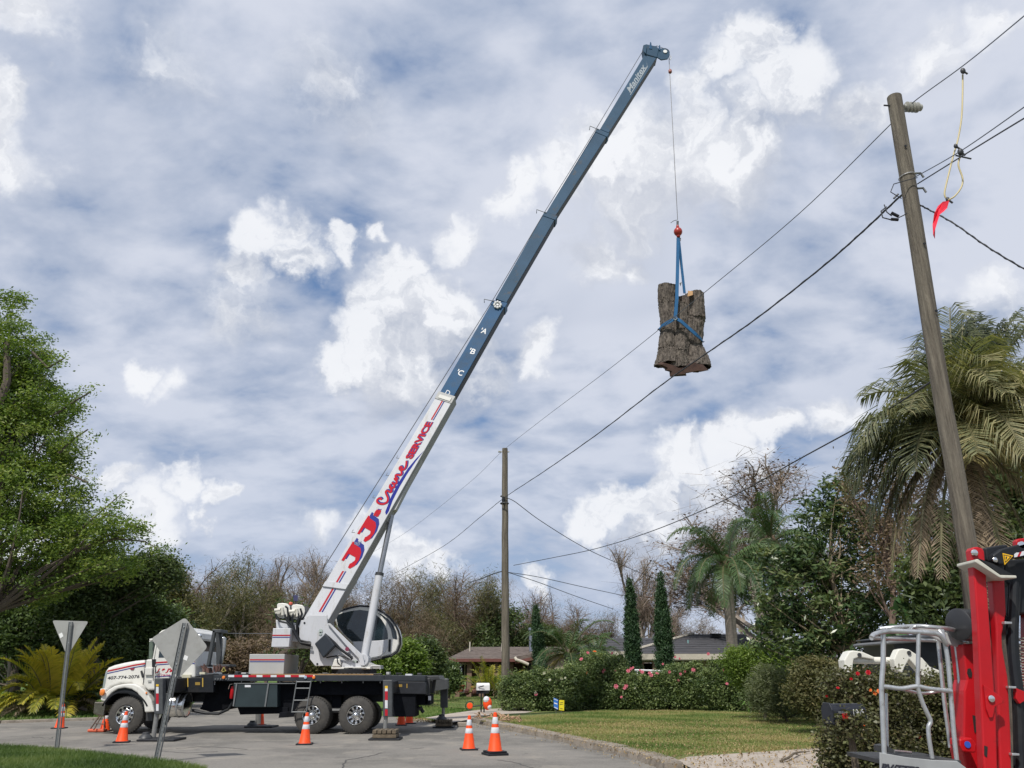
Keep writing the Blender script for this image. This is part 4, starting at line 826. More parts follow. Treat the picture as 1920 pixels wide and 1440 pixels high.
def sf(k, s, t, h=.006):
    o, A, n = sobj[k]; return A[1].lerp(A[3], s).lerp(A[0].lerp(A[2], s), t) - n*h
for ch, s0 in (("'A",.645),("'B",.425),("'C",.20)):
    lettering(ch, lambda u,v,s0=s0: sf(0, s0+.055*v, .66-.44*u, .006), tagw, sobj[0][0], bold=.02)
lettering("D", lambda u,v: sf(0, -.005+.045*v, .64-.3*u, .006), tagw, sobj[0][0])
lettering('Manitex', lambda u,v: sf(3, .50+.36*u+.02*v, .30+.52*v, .006), mat('print_greyblue',(.30,.34,.38),.5), sobj[3][0], bold=.02, shear=.3)
b = B(); b.add([sf(3,.48,.18,.005),sf(3,.86,.22,.005),sf(3,.93,.62,.005),sf(3,.87,.30,.005),sf(3,.48,.24,.005)],[(0,1,2,3,4)]); b.done('print_line', mat('print_greyblue',(.30,.34,.38)), sobj[3][0])
b = B(); c = sf(0,.955,.50,.03)
b.lathe([(.055,0),(.055,.03),(.03,.05)], c, -sobj[0][2], 14)
for k in range(8):
    a = k*math.pi/4; b.ball(c + Vector((math.cos(a)*.12,-.03,math.sin(a)*.12)), .05, 5)
b.done('bolt_flower', tagw, sobj[0][0], smooth=True)
# head
Yhd = Yat(100)+.15
b = B(); b.px([(1206,84),(1212,82.5),(1232,86.5),(1236,92),(1232,108),(1209,101)], Yhd, .55); hd = b.done('boom_head', bluegrey, TR, bevel=.03)
for pl_, y_ in (([(1232,90),(1248,91),(1254,95),(1256,102),(1252,110),(1240,112),(1232,107)], Yhd+.02), ([(1232,90),(1248,91),(1254,95),(1256,102),(1252,110),(1240,112),(1232,107)], Yhd+.42), ([(1206,86),(1209,84),(1213,88),(1211,100),(1207,97)], Yhd-.05)): b = B(); b.px(pl_, y_, .06); b.done('head_cheek', bluegrey, hd, bevel=.01)
for pl_ in ([(1217,91),(1219,78.5),(1221,79),(1223,92)], [(1234,92),(1236,84),(1238,85),(1238,95)]): b = B(); b.px(pl_, Yhd-.02, .08); b.done('prong', blue, hd, bevel=.008)
shc = P(1245,101,Yhd+.25); b = B(); b.lathe([(.20,-.12),(.24,-.10),(.18,-.03),(.18,.03),(.24,.10),(.20,.12)], shc, (0,1,0), 28); b.done('sheave', black, hd, smooth=True)
b = B(); b.lathe([(.09,0),(.09,.03)], P(1247,97,Yhd+.015), (0,-1,0), 14); b.done('sheave_pin', tagw, hd)
b = B()
b.tube([P(1256.5,104,Yhd+.25),P(1259,108,Yhd+.25),P(1257,112.5,Yhd+.25),P(1254,109,Yhd+.25)],.014,6); b.done('rope_ring', tagw, hd)
# hoist rope
YH = 27.5
b = B(); rp = [P(574,1140,Yc_+.7), P(610,1060,24.9), P(925,561,Yat(561)+.1), P(1021,398,Yat(398)+.1), P(1118,241,Yat(241)+.1), P(1207.5,92,Yhd+.2), P(1232,86,Yhd+.25), P(1250,93,Yhd+.25), P(1254.5,103,Yhd+.25), P(1254.5,112,Yhd+.25), P(1256,140,YH), P(1270.5,412,YH)]
b.tube(rp, .013, 6); b.done('hoist_rope', mat('rope_steel',(.10,.10,.105),.5,.4), TR, smooth=True)
b = B(); b.lathe([(.03,.12),(.075,.06),(.08,-.05),(.04,-.1)], P(1256.5,134,YH), (0,0,1), 14); b.done('rope_weight', mat('weight_red',(.28,.08,.06),.5), TR, smooth=True)
hb = P(1271.3,434.5,YH)
b = B(); b.ball(hb, .175, 12, (1,1,1.08)); b.lathe([(.05,.15),(.07,.20),(.05,.30)], hb, (0,0,1), 14); b.lathe([(.09,-.17),(.07,-.24),(.05,-.25)], hb, (0,0,1), 14); bo = b.done('hook_ball', mat('hook_ball_red',(.36,.03,.02),.35,var=.15), TR, smooth=True)
b = B(); b.tube([hb+Vector((0,0,.28)),hb+Vector((.02,0,.5))],.045,10); b.tube([hb+Vector((.0,0,.56)),hb+Vector((-.14,0,.52)),hb+Vector((-.27,0,.42))],.012,5); b.done('rope_socket', darksteel, bo)
b = B(); b.tube([hb+Vector((0,0,-.24)),hb+Vector((.08,0,-.32)),hb+Vector((.06,0,-.42)),hb+Vector((-.03,0,-.44)),hb+Vector((-.06,0,-.36))],.022,8); b.done('hook', darksteel, bo, smooth=True)
# ================================================================== the log
LG = thing('tree_trunk_section', 'cut section of thick fused tree trunk with rough bark hanging from blue slings', 'log', P(1280,700,YH))
_gr = np.random.default_rng(3).uniform(-1,1,(64,64))
def vn(u, v):
    i, j = int(math.floor(u)), int(math.floor(v)); f, g = u-i, v-j; f = f*f*(3-2*f); g = g*g*(3-2*g); q = lambda a, c_: _gr[a % 64, c_ % 64]
    return (q(i,j)*(1-f)+q(i+1,j)*f)*(1-g)+(q(i,j+1)*(1-f)+q(i+1,j+1)*f)*g
def stem(pts, m_=logbark, seed=1, nz=110, na=80, dY=0.0, flare=None):
    rg = np.random.default_rng(seed); ph = rg.uniform(0, 6.3, 12); V = []
    zs = np.linspace(0, 1, nz)
    for s in zs:
        k = s*(len(pts)-1); i = min(int(k), len(pts)-2); f = k-i; f = f*f*(3-2*f) if len(pts) > 2 else f
        a, c = pts[i], pts[i+1]; px, py, rp = [a[j]+(c[j]-a[j])*f for j in range(3)]
        cen = P(px, py, YH+dY); r = rp*mpp(px, py, YH+dY)
        for j in range(na):
            th = 2*math.pi*j/na
            kk = na; uu = (j % na)/na*64; wob = vn(s*7, seed*5.1)*1.6
            rid = .10*abs(vn(uu*.25+wob, s*6+seed)) + .13*(1-abs(vn(uu*.5+wob*1.3, s*13+seed*3)))**3*.6 + .05*vn(uu*2, s*30) + .04*vn(uu*.25, s*3+9)
            lump = .07*math.sin(2*th+ph[4]+s*2) + .05*math.sin(3*th+ph[5]-s*3) + .05*math.sin(s*11+ph[6]+th)
            rr = r*(.93+rid+lump) + rg.normal()*.006
            V.append((cen.x+math.cos(th)*rr, cen.y+math.sin(th)*rr*.9, cen.z + (rg.normal()*.01 if 0 < s < 1 else .02*math.sin(th*3+ph[7]))))
    F = [(i*na+j, i*na+(j+1) % na, (i+1)*na+(j+1) % na, (i+1)*na+j) for i in range(nz-1) for j in range(na)]
    b = B(); b.add(V, F); return b, V, nz, na
for k, (pts, dY, sd) in enumerate([([(1250.5,537,16.5),(1251,570,16),(1255,620,17),(1254,655,18),(1251,684,23)],0,3), ([(1277,570,11),(1277,620,15),(1275,660,16),(1274,692,20)],-.12,5), ([(1303,552,18.5),(1303,600,20),(1301,650,17),(1308,690,24)],.05,9), ([(1285,560,16),(1285,620,22),(1283,690,26)],.3,12)]):
    b, V, nz, na = stem(pts, seed=sd, dY=dY); b.done('trunk_stem', logbark, LG, smooth=True)
    cut = B(); top_ = V[:na]; c = np.mean(top_, axis=0); cut.add([tuple(c+np.array((0,0,.012)))] + [(v[0],v[1],v[2]+.003) for v in top_], [(0,j+1,(j+1) % na+1) for j in range(na)]); cut.done('cut_face', freshcut if k != 0 else logcut, LG)
# ragged flared lower cut: irregular slab with depth
sk = [(1231,683),(1238,678),(1258,684),(1272,690),(1290,682),(1308,678),(1320,684),(1329,695),(1316,696),(1300,698),(1286,700),(1287,704),(1256,706),(1255,697),(1247,695),(1246,691)]
b = B(); nn_ = len(sk); rows = []
for di, (dy, sc) in enumerate([(-.42,.80),(-.34,.96),(-.12,1.0),(.12,.98),(.34,.9),(.46,.7)]):
    for a, c in sk: rows.append(P(1280+(a-1280)*sc, 690+(c-690)*(sc*.8+.2)+rng.normal()*.6, YH+dy))
b.add(rows, [tuple(range(nn_)), tuple(range(6*nn_-1,5*nn_-1,-1))] + [(r*nn_+i, r*nn_+(i+1) % nn_, (r+1)*nn_+(i+1) % nn_, (r+1)*nn_+i) for r in range(5) for i in range(nn_)]); b.done('root_flare', logcut, LG)
b = B(); b.add([P(1290,545,YH-.45),P(1299,546,YH-.42),P(1299,553,YH-.46),P(1289,556,YH-.48)]+[P(1290,545,YH-.3),P(1299,546,YH-.3),P(1299,553,YH-.3),P(1289,556,YH-.3)],[(0,1,2,3),(4,7,6,5),(0,4,5,1),(1,5,6,2),(2,6,7,3),(3,7,4,0)]); b.done('fresh_chip', freshcut, LG)
SL = thing('lifting_sling', 'blue webbing sling wrapped round the hanging log and hooked below the red ball', 'sling', hb+Vector((0,0,-.3)))
b = B(); b.strip([P(1271.5,446,YH),P(1270.5,500,YH-.2),P(1269,560,YH-.52),P(1266,597,YH-.60)], .13, .03, (0.1,-1,0)); b.done('strap', strap, SL)
b = B(); b.strip([P(1272.5,446,YH),P(1278,500,YH+.02),P(1283.5,550,YH+.0)], .10, .03, (0.1,-1,0)); b.done('strap', strap, SL)
b = B(); cx_, cy_ = P(1278,620,YH).x, YH+.05
ring = [P(1266,597,YH-.62),P(1252,605,YH-.50),P(1240,612,YH-.30),P(1235.5,618,YH-.02),P(1240,622,YH+.3),P(1262,626,YH+.62),P(1290,632,YH+.62),P(1312,640,YH+.35),P(1318,640,YH+.0),P(1315,636,YH-.22),P(1306,628,YH-.46),P(1290,614,YH-.56),P(1276,602,YH-.62),P(1266,597,YH-.62)]
for q in (ring[:4], ring[3:9], ring[8:]):
    b = B(); b.strip(catmull([tuple(p) for p in q]), .13, .035, (.05,-1,.1)); b.done('strap', strap, SL)
b = B(); b.tube([P(1262,597,YH-.66),P(1266,594,YH-.68),P(1270,597,YH-.66),P(1266,600,YH-.68),P(1262,597,YH-.66)], .02, 6); b.done('shackle', alu, SL)
b = B(); b.add([P(1274,531,YH-.1),P(1279,528,YH-.1),P(1276,537,YH-.1)],[(0,1,2)]); b.done('sling_tag', mat('tag_grey',(.25,.25,.25),.6), SL)
# ================================================================== poles and wires
def pole(name, label, p0, p1, r0, r1, m=wood):
    t = thing(name, label, 'utility pole', p0); b = B(); p0 = Vector(p0); p1 = Vector(p1); n = 14
    b.tube([p0.lerp(p1, i/n) + Vector((rng.normal()*.006, rng.normal()*.006, 0)) for i in range(n+1)], [r0+(r1-r0)*i/n for i in range(n+1)], 20); b.done('pole_shaft', m, t, smooth=True); return t
YP = 9.1
pr0 = Vector((P(1903,1576,YP).x, YP, 0)); pr1 = P(1677,182,YP)
rp_ = pole('utility_pole', 'tall weathered wooden utility pole rising in front of the fan of palm fronds', pr0, pr1, .108, .100)
def onpole(py):                          # point on the pole axis at picture height py
    lo, hi = 0.0, 1.0
    for _ in range(30):
        m_ = (lo+hi)/2; q = pr0.lerp(pr1, m_); zc = q.y*CP+(q.z-EYE)*SP; yc = -q.y*SP+(q.z-EYE)*CP
        if 720 - FOC*yc/zc > py: lo = m_
        else: hi = m_
    return pr0.lerp(pr1, lo)
b = B(); q = onpole(199); d = Vector((1,.15,.05)).normalized(); b.tube([q-d*.19, q+d*.42], .012, 8)
b.done('insulator_pin', darksteel, rp_)
b = B(); prof = [(.03,.13)]
for k in range(4): h = .15+k*.055; prof += [(.035,h),(.075,h+.015),(.075,h+.03),(.035,h+.045)]
prof += [(.05,.375),(.05,.40)]; b.lathe(prof, q, d, 18); b.done('insulator', porc, rp_, smooth=True)
for py, s in ((330,1),(358,1)):
    b = B(); q = onpole(py); b.tube([q+Vector((.08,-.06,0)), q+Vector((.17,-.04,.02)), q+Vector((.2,-.04,-.05))], .016, 6); b.done('wire_bracket', galv, rp_)
for py, dx in ((283,-.02),(465,.02),(590,.03)):
    b = B(); q = onpole(py); b.lathe([(.018,0),(.018,.01)], q+Vector((dx,-.108,0)), (0,-1,0), 8); b.done('bolt', black, rp_)
b = B(); q = onpole(332); b.tube([q+Vector((.112*math.cos(a), .112*math.sin(a), .01*math.cos(a))) for a in np.linspace(0,6.28,20)], .006, 5); b.done('tie_wire', alu, rp_)
YC = 36.5
pc0 = Vector((P(948,1300,YC).x, YC, .1)); pc1 = P(946.5,841,YC)
cp_ = pole('utility_pole', 'wooden utility pole standing between the white mailbox and the rose hedge', pc0, pc1, .19, .135)
b = B(); q = P(946.5,847,YC); b.tube([q+Vector((.22,0,0)), q+Vector((-.26,0,.0))], .03, 8); b.lathe([(.03,0),(.06,.03),(.03,.06),(.06,.09),(.03,.12)], q+Vector((-.2,0,0)), (-1,0,0), 10); b.done('insulator', porc, cp_)
b = B(); q = P(944,937,YC-.2); b.ball(q, .09, 5); b.tube([P(939,930,YC-.2),P(944,932,YC-.25),P(944,946,YC-.25)], .05, 6); b.done('wire_clamp', black, cp_)
b = B(); b.tube([P(946,944,YC-.17)+Vector((.19*math.cos(a),.19*math.sin(a),0)) for a in np.linspace(0,6.28,14)], .03, 5); b.done('band', darksteel, cp_)
pole('utility_pole', 'thin distant leaning utility pole in front of the dark evergreens', P(193,1180,44) , P(205.5,1104,44), .13, .11)
YD = 44
b = B(); b.tube([P(200,1106,YD-.3),P(208,1104,YD-.3)], .05, 6); q_ = b.done('pole_crossarm', galv, bpy.data.objects['utility_pole.002'])
b = B(); b.tube([P(206,1106,YD),P(213,1148,YD-1)], .02, 5); b.done('guy_wire', wirel, bpy.data.objects['utility_pole.002'])
def wire(label, pts, r, m=wirem, name='power_line', twist=0.0):
    P3 = [P(a, c, y) for a, c, y in pts]; q = catmull([tuple(p) for p in P3], 8)
    b = B(); b.tube(q, r, 6)
    if twist:
        L = 0; h = []
        for i, p in enumerate(q[:-1]):
            for k in range(4): v = Vector(p).lerp(Vector(q[i+1]), k/4); L += 1; h.append(v + Vector((0, math.cos(L*.55), math.sin(L*.55)))*twist)
        b.tube(h, r*.8, 5)
    return tag(b.done(name, m, smooth=True), label, 'overhead wire')
def dep(x, x0, y0, x1, y1): t = (x-x0)/(x1-x0); return 1/((1-t)/y0 + t/y1)
D1 = lambda x: dep(x, 1705, 9.1, 942, 36.5)
wire('thin topmost bare wire running over both wooden poles', [(1960,-5,5.6),(1920,30,6.2),(1810,120,7.9),(1712,192,9.05),(1668,235,D1(1668)),(1500,399,D1(1500)),(1330,541,D1(1330)),(1150,686,D1(1150)),(1020,784,D1(1020)),(942,846,36.5),(880,905,42),(770,992,52),(700,1035,62)], .007, wirel)
wire('thick black sagging cable crossing in front of the log between the two poles', [(1718,346,9.05),(1688,368,9.3),(1620,432,D1(1620)),(1540,502,D1(1540)),(1420,596,D1(1420)),(1330,659,D1(1330)),(1240,722,D1(1240)),(1120,814,D1(1120)),(1020,884,D1(1020)),(946,933,36.4),(900,970,41),(830,1025,50),(740,1075,66)], .013, wirem, twist=.010)
wire('black cable above the red flag, upper right to the tall pole', [(1960,200,5.4),(1920,222,6.0),(1810,289,7.6),(1720,345,9.0)], .008)
wire('thin wire just above the black cable at upper right', [(1960,172,5.4),(1920,201,6.0),(1800,284,7.6),(1714,333,9.0)], .006, wirel)
wire('twisted black service cable dropping to the right behind the red flag', [(1722,383,9.05),(1745,395,9.0),(1790,420,8.8),(1850,462,8.6),(1920,504,8.4),(1975,530,8.2)], .009, wirem, twist=.009)
wire('black cable rising from low on the middle pole to behind the palm', [(963,1060,36.4),(1030,1047,34),(1120,1028,30),(1230,993,25.5),(1360,937,20.5),(1500,860,15.5),(1640,783,12),(1762,705,9.2)], .013)
wire('black service cable falling right from the middle pole past the cypresses', [(948,933,36.3),(966,941,36.5),(1010,974,38),(1080,1018,40),(1140,1048,42),(1250,1093,45),(1385,1136,50)], .017)
wire('upper of two thin wires running right from low on the middle pole', [(952,1073,36.3),(1010,1082,38),(1100,1102,42),(1180,1119,47)], .016, wirel)
wire('lower of two thin wires running right from low on the middle pole', [(952,1073,36.4),(1010,1092,38),(1080,1118,42),(1150,1142,47)], .016, wirel)
wire('short black cable running left from low on the middle pole', [(946,1070,36.4),(925,1076,38),(900,1086,42),(880,1092,46)], .024)
wire('thin pale cable strung low behind the truck cab', [(0,1165,44),(120,1167,44),(205,1170,44),(310,1180,44),(410,1187,43),(510,1188,42)], .016, wirel, 'low_cable')
# splice loops on the tall pole
b = B(); b.tube([P(1720,333,8.95),P(1700,338,8.95),P(1676,345,8.95),P(1670,360,8.95),P(1683,368,8.95),P(1690,372,9.0)], .007, 5)
b.tube([P(1662,388,9.1),P(1652,396,9.0),P(1655,408,9.0),P(1670,412,9.0)], .009, 5); b.tube([P(1658,384,9.1),P(1663,398,9.0),P(1672,405,9.0)], .008, 5); b.tube([P(1685,408,9.0),P(1694,404,9.0),P(1700,400,9.05)], .008, 5)
b.done('splice_loop', wirem, rp_, smooth=True)
for q in ([(1671,399),(1685,406)], [(1671,411),(1684,412)]):
    b = B(); b.tube([P(*q[0],8.98), P(*q[1],8.98)], .022, 10); b.done('splice_cover', black, rp_, smooth=True)
b = B(); b.tube([P(1676,372,9.0),P(1684,364,9.0)], .014, 6); b.done('cable_grip', darksteel, rp_)
# grounding jumper with red flag
JG = thing('grounding_jumper', 'yellow grounding cable looped from the top wire with clamps', 'grounding cable', P(1776,375,7.9))
b = B(); b.tube(catmull([tuple(P(x,y,7.9)) for x,y in [(1805,140),(1805,170),(1803,220),(1796,262),(1788,290),(1778,330),(1771,362),(1775,373)]],4), .010, 6); b.done('cable', hosey, JG, smooth=True)
b = B(); b.tube(catmull([tuple(P(x,y,7.8)) for x,y in [(1800,295),(1797,310),(1805,335),(1802,352),(1790,368),(1778,375)]],4), .010, 6); b.done('cable', hosey, JG, smooth=True)
for q, r in (((1805.5,133),.04),((1801,285),.045),((1792,274),.03),((1777,374),.03)):
    b = B(); c = P(*q,7.85); b.ball(c, r, 6, (.8,.7,1.1)); b.tube([c, c+Vector((.05,0,-.05))], .012, 6)
    if r > .04: b.tube([c+Vector((-.07,0,-.05)), c+Vector((.11,0,-.10))], .010, 6)
    b.done('clamp', darksteel, JG, smooth=True)
fl = [(1768,378),(1780,376),(1776,390),(1770,396),(1762,402),(1757,415),(1753.5,430),(1753,447),(1750,440),(1749,420),(1752,400),(1759,386)]
b = B(); n = len(fl); q = [P(x,y,7.8+.03*math.sin(y*.2)) for x,y in fl]; b.add(q+[p+Vector((0,.006,0)) for p in q],[tuple(range(n)),tuple(range(2*n-1,n-1,-1))]+[(i,i+n,(i+1)%n+n,(i+1)%n) for i in range(n)])
tag(b.done('warning_flag', mat('flag_red',(.80,.02,.05),.6,var=.15,scale=12)), 'small torn red flag hanging from the yellow grounding cable', 'flag')
# ================================================================== vegetation
L_oak = leafmat('oak_leaf', [(.03,.055,.012),(.07,.115,.022),(.14,.19,.04),(.22,.24,.075)], .5, .35)
L_dark = leafmat('dark_leaf', [(.03,.052,.022),(.075,.11,.042),(.13,.17,.065)], .5, .3)
L_mid = leafmat('mid_leaf', [(.02,.036,.014),(.05,.074,.027),(.11,.13,.05)], .5, .3)
L_mag = leafmat('glossy_leaf', [(.012,.028,.012),(.032,.058,.022),(.085,.115,.045),(.15,.16,.075)], .32, .2)
L_olive = leafmat('olive_leaf', [(.04,.05,.02),(.085,.085,.035),(.13,.11,.05)], .7, .25)
L_rust = leafmat('rust_leaf', [(.05,.038,.026),(.105,.074,.05),(.155,.115,.08),(.11,.105,.065)], .8, .25)
L_grey = leafmat('dry_twig_leaf', [(.085,.06,.05),(.15,.11,.09),(.21,.165,.14)], .9, .2)
L_hedge = leafmat('rose_leaf', [(.02,.034,.014),(.048,.075,.026),(.105,.14,.05),(.19,.22,.09)], .5, .25)
L_lit = leafmat('bright_leaf', [(.035,.06,.012),(.09,.14,.025),(.17,.22,.05)], .5, .35)
L_areca = leafmat('areca_leaf', [(.045,.075,.015),(.14,.16,.022),(.30,.26,.03),(.42,.34,.05)], .45, .35)
L_palm = leafmat('palm_leaf', [(.02,.045,.018),(.045,.08,.03),(.085,.13,.05)], .4, .25)
L_pindo = leafmat('pindo_leaf', [(.022,.030,.018),(.062,.074,.040),(.135,.14,.07),(.24,.215,.115)], .5, .3)
L_dead = leafmat('dead_frond', [(.10,.075,.05),(.19,.145,.10),(.28,.22,.16)], .8, .2)
L_gold = leafmat('gold_frond', [(.10,.085,.035),(.18,.15,.06),(.25,.20,.09)], .6, .3)
gz = lambda px, Y, z=0: Vector((P(px, 1262, Y).x, Y, z))
# --- left oak
tree('oak_tree', 'tall leafy green tree filling the left edge behind the triangular sign', 'tree', gz(-30,30), [(15,590,28,45),(30,660,55,60),(60,720,50,45,.5),(20,760,75,70),(110,765,45,26),(45,840,85,70),(120,860,35,35),(40,930,110,65),(120,950,60,45),(50,1020,120,60),(150,1020,75,45),(215,990,40,22,-1),(50,1090,90,40),(-80,800,120,200),(200,1060,60,30)], 31, L_oak, 2100, 60, .36, .16, .065, .38, 1.0, 110, surf=.6, top=P(10,640,30), fork=.25)
b = B(); t = thing('tree_branch', 'long sparse branch reaching right from the left tree against the sky', 'tree branch', P(120,1020,30.5))
cl = []
for q in ([(110,1040),(160,985),(200,950),(235,920)], [(120,1050),(190,1010),(250,985),(290,1000)], [(160,1030),(215,1010),(270,1015),(300,1030)], [(100,780),(140,752),(170,735)], [(110,850),(140,822),(165,805)], [(60,660),(90,690),(120,672)], [(170,985),(200,965),(225,970)], [(90,900),(130,890),(165,905)]):
    pts = [P(x, y, 30.2) for x, y in q]; b = B(); b.tube(pts, [.06,.045,.03,.008][:len(pts)], 5); b.done('limb', bark, t)
    for a, c in zip(pts[:-1], pts[1:]):
        for k in range(5): cl.append(a.lerp(c, rng.random()) + Vector(rng.normal(size=3))*.22)
V, F, T = leaves(cl, 42, .34, .15, .06); fastmesh('foliage', V, F, L_oak, t, T)
# --- dark evergreens behind the truck cab and left
tree('evergreen_tree', 'dense dark evergreen behind the truck hood', 'tree', gz(245,40), [(245,1150,50,55),(210,1190,50,50),(280,1180,55,55),(330,1210,45,40),(250,1230,70,40),(170,1170,40,60)], 41, L_dark, 1100, 40, .5, .24, .10, .3, .8, 30)
tree('evergreen_tree', 'darkest mass of evergreen leaves at the lower left edge', 'tree', gz(30,38), [(20,1130,70,60),(60,1180,70,60),(0,1220,70,60),(100,1240,60,40),(130,1140,50,60),(-80,1160,70,100)], 39.5, L_dark, 1100, 40, .5, .22, .10, .3, .8, 30)
tree('evergreen_tree', 'bushy mid green tree between the sign posts', 'tree', gz(165,37), [(150,1100,60,55),(170,1160,55,60),(215,1080,60,35),(190,1225,45,50),(290,1075,45,35)], 38.5, L_mid, 1000, 42, .5, .20, .085, .3, .8, 30)
tree('olive_green_tree', 'yellowish green tree leaning over the diamond sign', 'tree', gz(310,46), [(300,1100,45,45),(330,1150,40,40),(290,1150,40,40),(350,1190,40,35)], 47, L_olive, 600, 36, .5, .22, .09, .25, .8, 30)
for px, top_, s in ((12,1235,.10),(24,1262,.07)):
    t = thing('bare_sapling', ['thin pale bare trunk at the left edge before the evergreens','short leaning brown stake-like trunk at the left edge'][px > 20], 'sapling', gz(px, 35)); b = B(); b.tube([gz(px,35), P(px+3,1290,35), P(px+(6 if px < 20 else 10),top_,35)], [s,s*.8,s*.4], 6)
    if px < 20:
        for k in range(5): y = 1240+k*8; b.tube([P(px+4,y+8,35),P(px+4+rng.normal()*9,y-10,35)], .02, 4)
    b.done('trunk', twig if px < 20 else cribwood, t)
# --- palms
def frond(V, F, T, base, dir_, L, droop, nl, ll, lw, tone, hang=.5, rb=None, vee=.5, cut=.12, seg=10):
    base = np.array(base, float); d = np.array(dir_, float); d /= np.linalg.norm(d); pts = [base]; cur = d.copy(); st = L/seg
    for i in range(seg):
        cur = cur + np.array((0,0,-droop/seg*(.4+1.2*i/seg))); cur /= np.linalg.norm(cur); pts.append(pts[-1]+cur*st)
    if rb is not None: rb.tube([Vector(p) for p in pts], [.03*L/2.2*(1-.085*i)+.004 for i in range(len(pts))], 4, False)
    pts = np.array(pts)
    for k in range(nl):
        f = cut + (1-cut)*k/nl; x = f*seg; i = min(int(x), seg-1); p = pts[i]+(pts[i+1]-pts[i])*(x-i); ax = pts[i+1]-pts[i]; ax /= np.linalg.norm(ax)
        sd = np.cross(ax, (0,0,1.)); nn = np.linalg.norm(sd); sd = sd/nn if nn > .05 else np.array((1.,0,0)); up = np.cross(sd, ax)
        env = math.sin(math.pi*(.12+.85*f))**.6
        for s in (-1, 1):
            dd = sd*s*1.0 + ax*(.55+.5*f) + up*vee*(1-.5*hang) + rng.normal(size=3)*.10; dd /= np.linalg.norm(dd); l = ll*env*rng.uniform(.8,1.15)
            m1 = p + dd*l*.5; d2 = dd + np.array((0,0,-hang*rng.uniform(.6,1.4))); d2 /= np.linalg.norm(d2); e = m1 + d2*l*.5
            wv = ax*lw/2; n0 = len(V); V += [p-wv*.5, p+wv*.5, m1+wv, m1-wv, e]
            F += [(n0,n0+1,n0+2,n0+3),(n0+3,n0+2,n0+4,n0+4)]; t_ = min(1, max(0, tone + rng.normal()*.15)); T += [t_]*5
def fin(V, F, T, m, parent, name='frond'):
    quads = [f for f in F if f[2] != f[3]]; b = B(); b.v = [tuple(v) for v in V]; b.f = [f if f[2] != f[3] else f[:3] for f in F]
    off = woff(parent); me = bpy.data.meshes.new(name); me.from_pydata([(a-off.x,c-off.y,e-off.z) for a,c,e in b.v], [], b.f); me.materials.append(m)
    at = me.attributes.new('tint','FLOAT','POINT'); at.data.foreach_set('value', np.array(T, dtype=np.float32)); o = bpy.data.objects.new(name, me); C.objects.link(o); o.parent = parent; return o
def palm(name, label, cat, base, crown, trunk_r, specs, tm=None, bell=False):
    t = thing(name, label, cat, base)
    if trunk_r:
        b = B(); n = 26; base = Vector(base); crown = Vector(crown); pts = [base.lerp(crown, i/n) for i in range(n+1)]; b.tube(pts, [trunk_r*(1.1 - .15*i/n + (.03 if i % 2 else 0)) for i in range(n+1)], 14); b.done('trunk', tm or bark, t)
        if bell: b = B(); b.lathe([(trunk_r*.8,-.55),(trunk_r*1.7,-.3),(trunk_r*1.8,-.1),(trunk_r*1.2,.2),(trunk_r*.5,.6)], crown, (0,0,1), 14); b.done('boot', mat('palm_boot',(.20,.13,.08),.9,var=.4,scale=10,stretch=(3,3,.5)), t, smooth=True)
    for (d, L, droop, nl, ll, lw, tone, hang, m, off_) in specs:
        V, F, T = [], [], []; rb = B(); frond(V, F, T, Vector(crown)+Vector(off_), d, L, droop, nl, ll, lw, tone, hang, rb); o = fin(V, F, T, m, t); rb.done('stalk', L_stalk, o)
    return t
L_stalk = mat('frond_stalk', (.12,.11,.05), .6, var=.3)
def aspec(n, el0, el1, L, droop, nl, ll, lw, tone, hang, m, spread=.05, a0=0):
    out = []
    for k in range(n):
        a = a0 + 2*math.pi*(k + .3*rng.normal())/n*1.618*3; e = R(rng.uniform(el0, el1)); out.append(((math.cos(a)*math.cos(e), math.sin(a)*math.cos(e), math.sin(e)), L*rng.uniform(.85,1.12), droop*rng.uniform(.8,1.2), nl, ll, lw, tone+rng.normal()*.12, hang, m, (math.cos(a)*spread, math.sin(a)*spread, rng.uniform(-.1,.1))))
    return out
palm('areca_palm', 'clump of yellow-green palm on the far lawn behind the triangular sign', 'palm', gz(118,34), gz(118,34,.3), 0, aspec(26,60,88,2.5,1.3,58,.55,.065,.78,.35,L_areca,.5)+aspec(26,35,70,2.4,2.2,58,.55,.065,.66,.5,L_areca,.7)+aspec(10,20,50,2.0,1.6,36,.5,.06,.1,.5,L_mid,.6)+aspec(14,5,40,1.5,1.6,30,.4,.05,.6,.8,L_dead,.7))
for px, cx, cy, Y, lab in ((1375,1362,1062,40,'tall feather palm with drooping fronds left of the magnolia, trunk in full view'),(1460,1445,1020,42,'feather palm crown with drooping fronds behind the magnolia')):
    palm('queen_palm', lab, 'palm', gz(px,Y), P(cx,cy,Y), .26, aspec(9,40,80,3.6,2.6,75,.85,.045,.65,1.3,L_palm,.1)+aspec(13,5,40,3.7,2.9,75,.9,.045,.5,1.4,L_palm,.1)+aspec(4,-20,5,3.0,2.2,60,.8,.045,.3,1.6,L_palm,.1), mat('palm_trunk',(.26,.22,.19),.9,var=.25,scale=4,bump=.6,stretch=(1,1,5)), True)
palm('feather_palm', 'small palm with arching fronds beside the narrow cypress at the brown roof', 'palm', gz(1060,44), P(1066,1228,44), .22, aspec(9,30,75,2.9,2.1,40,.6,.045,.55,.7,L_palm,.1)+aspec(14,0,35,2.9,1.9,40,.6,.045,.4,.8,L_palm,.1)+aspec(5,-40,-10,1.9,1.2,30,.5,.05,.5,1.2,L_gold,.1))
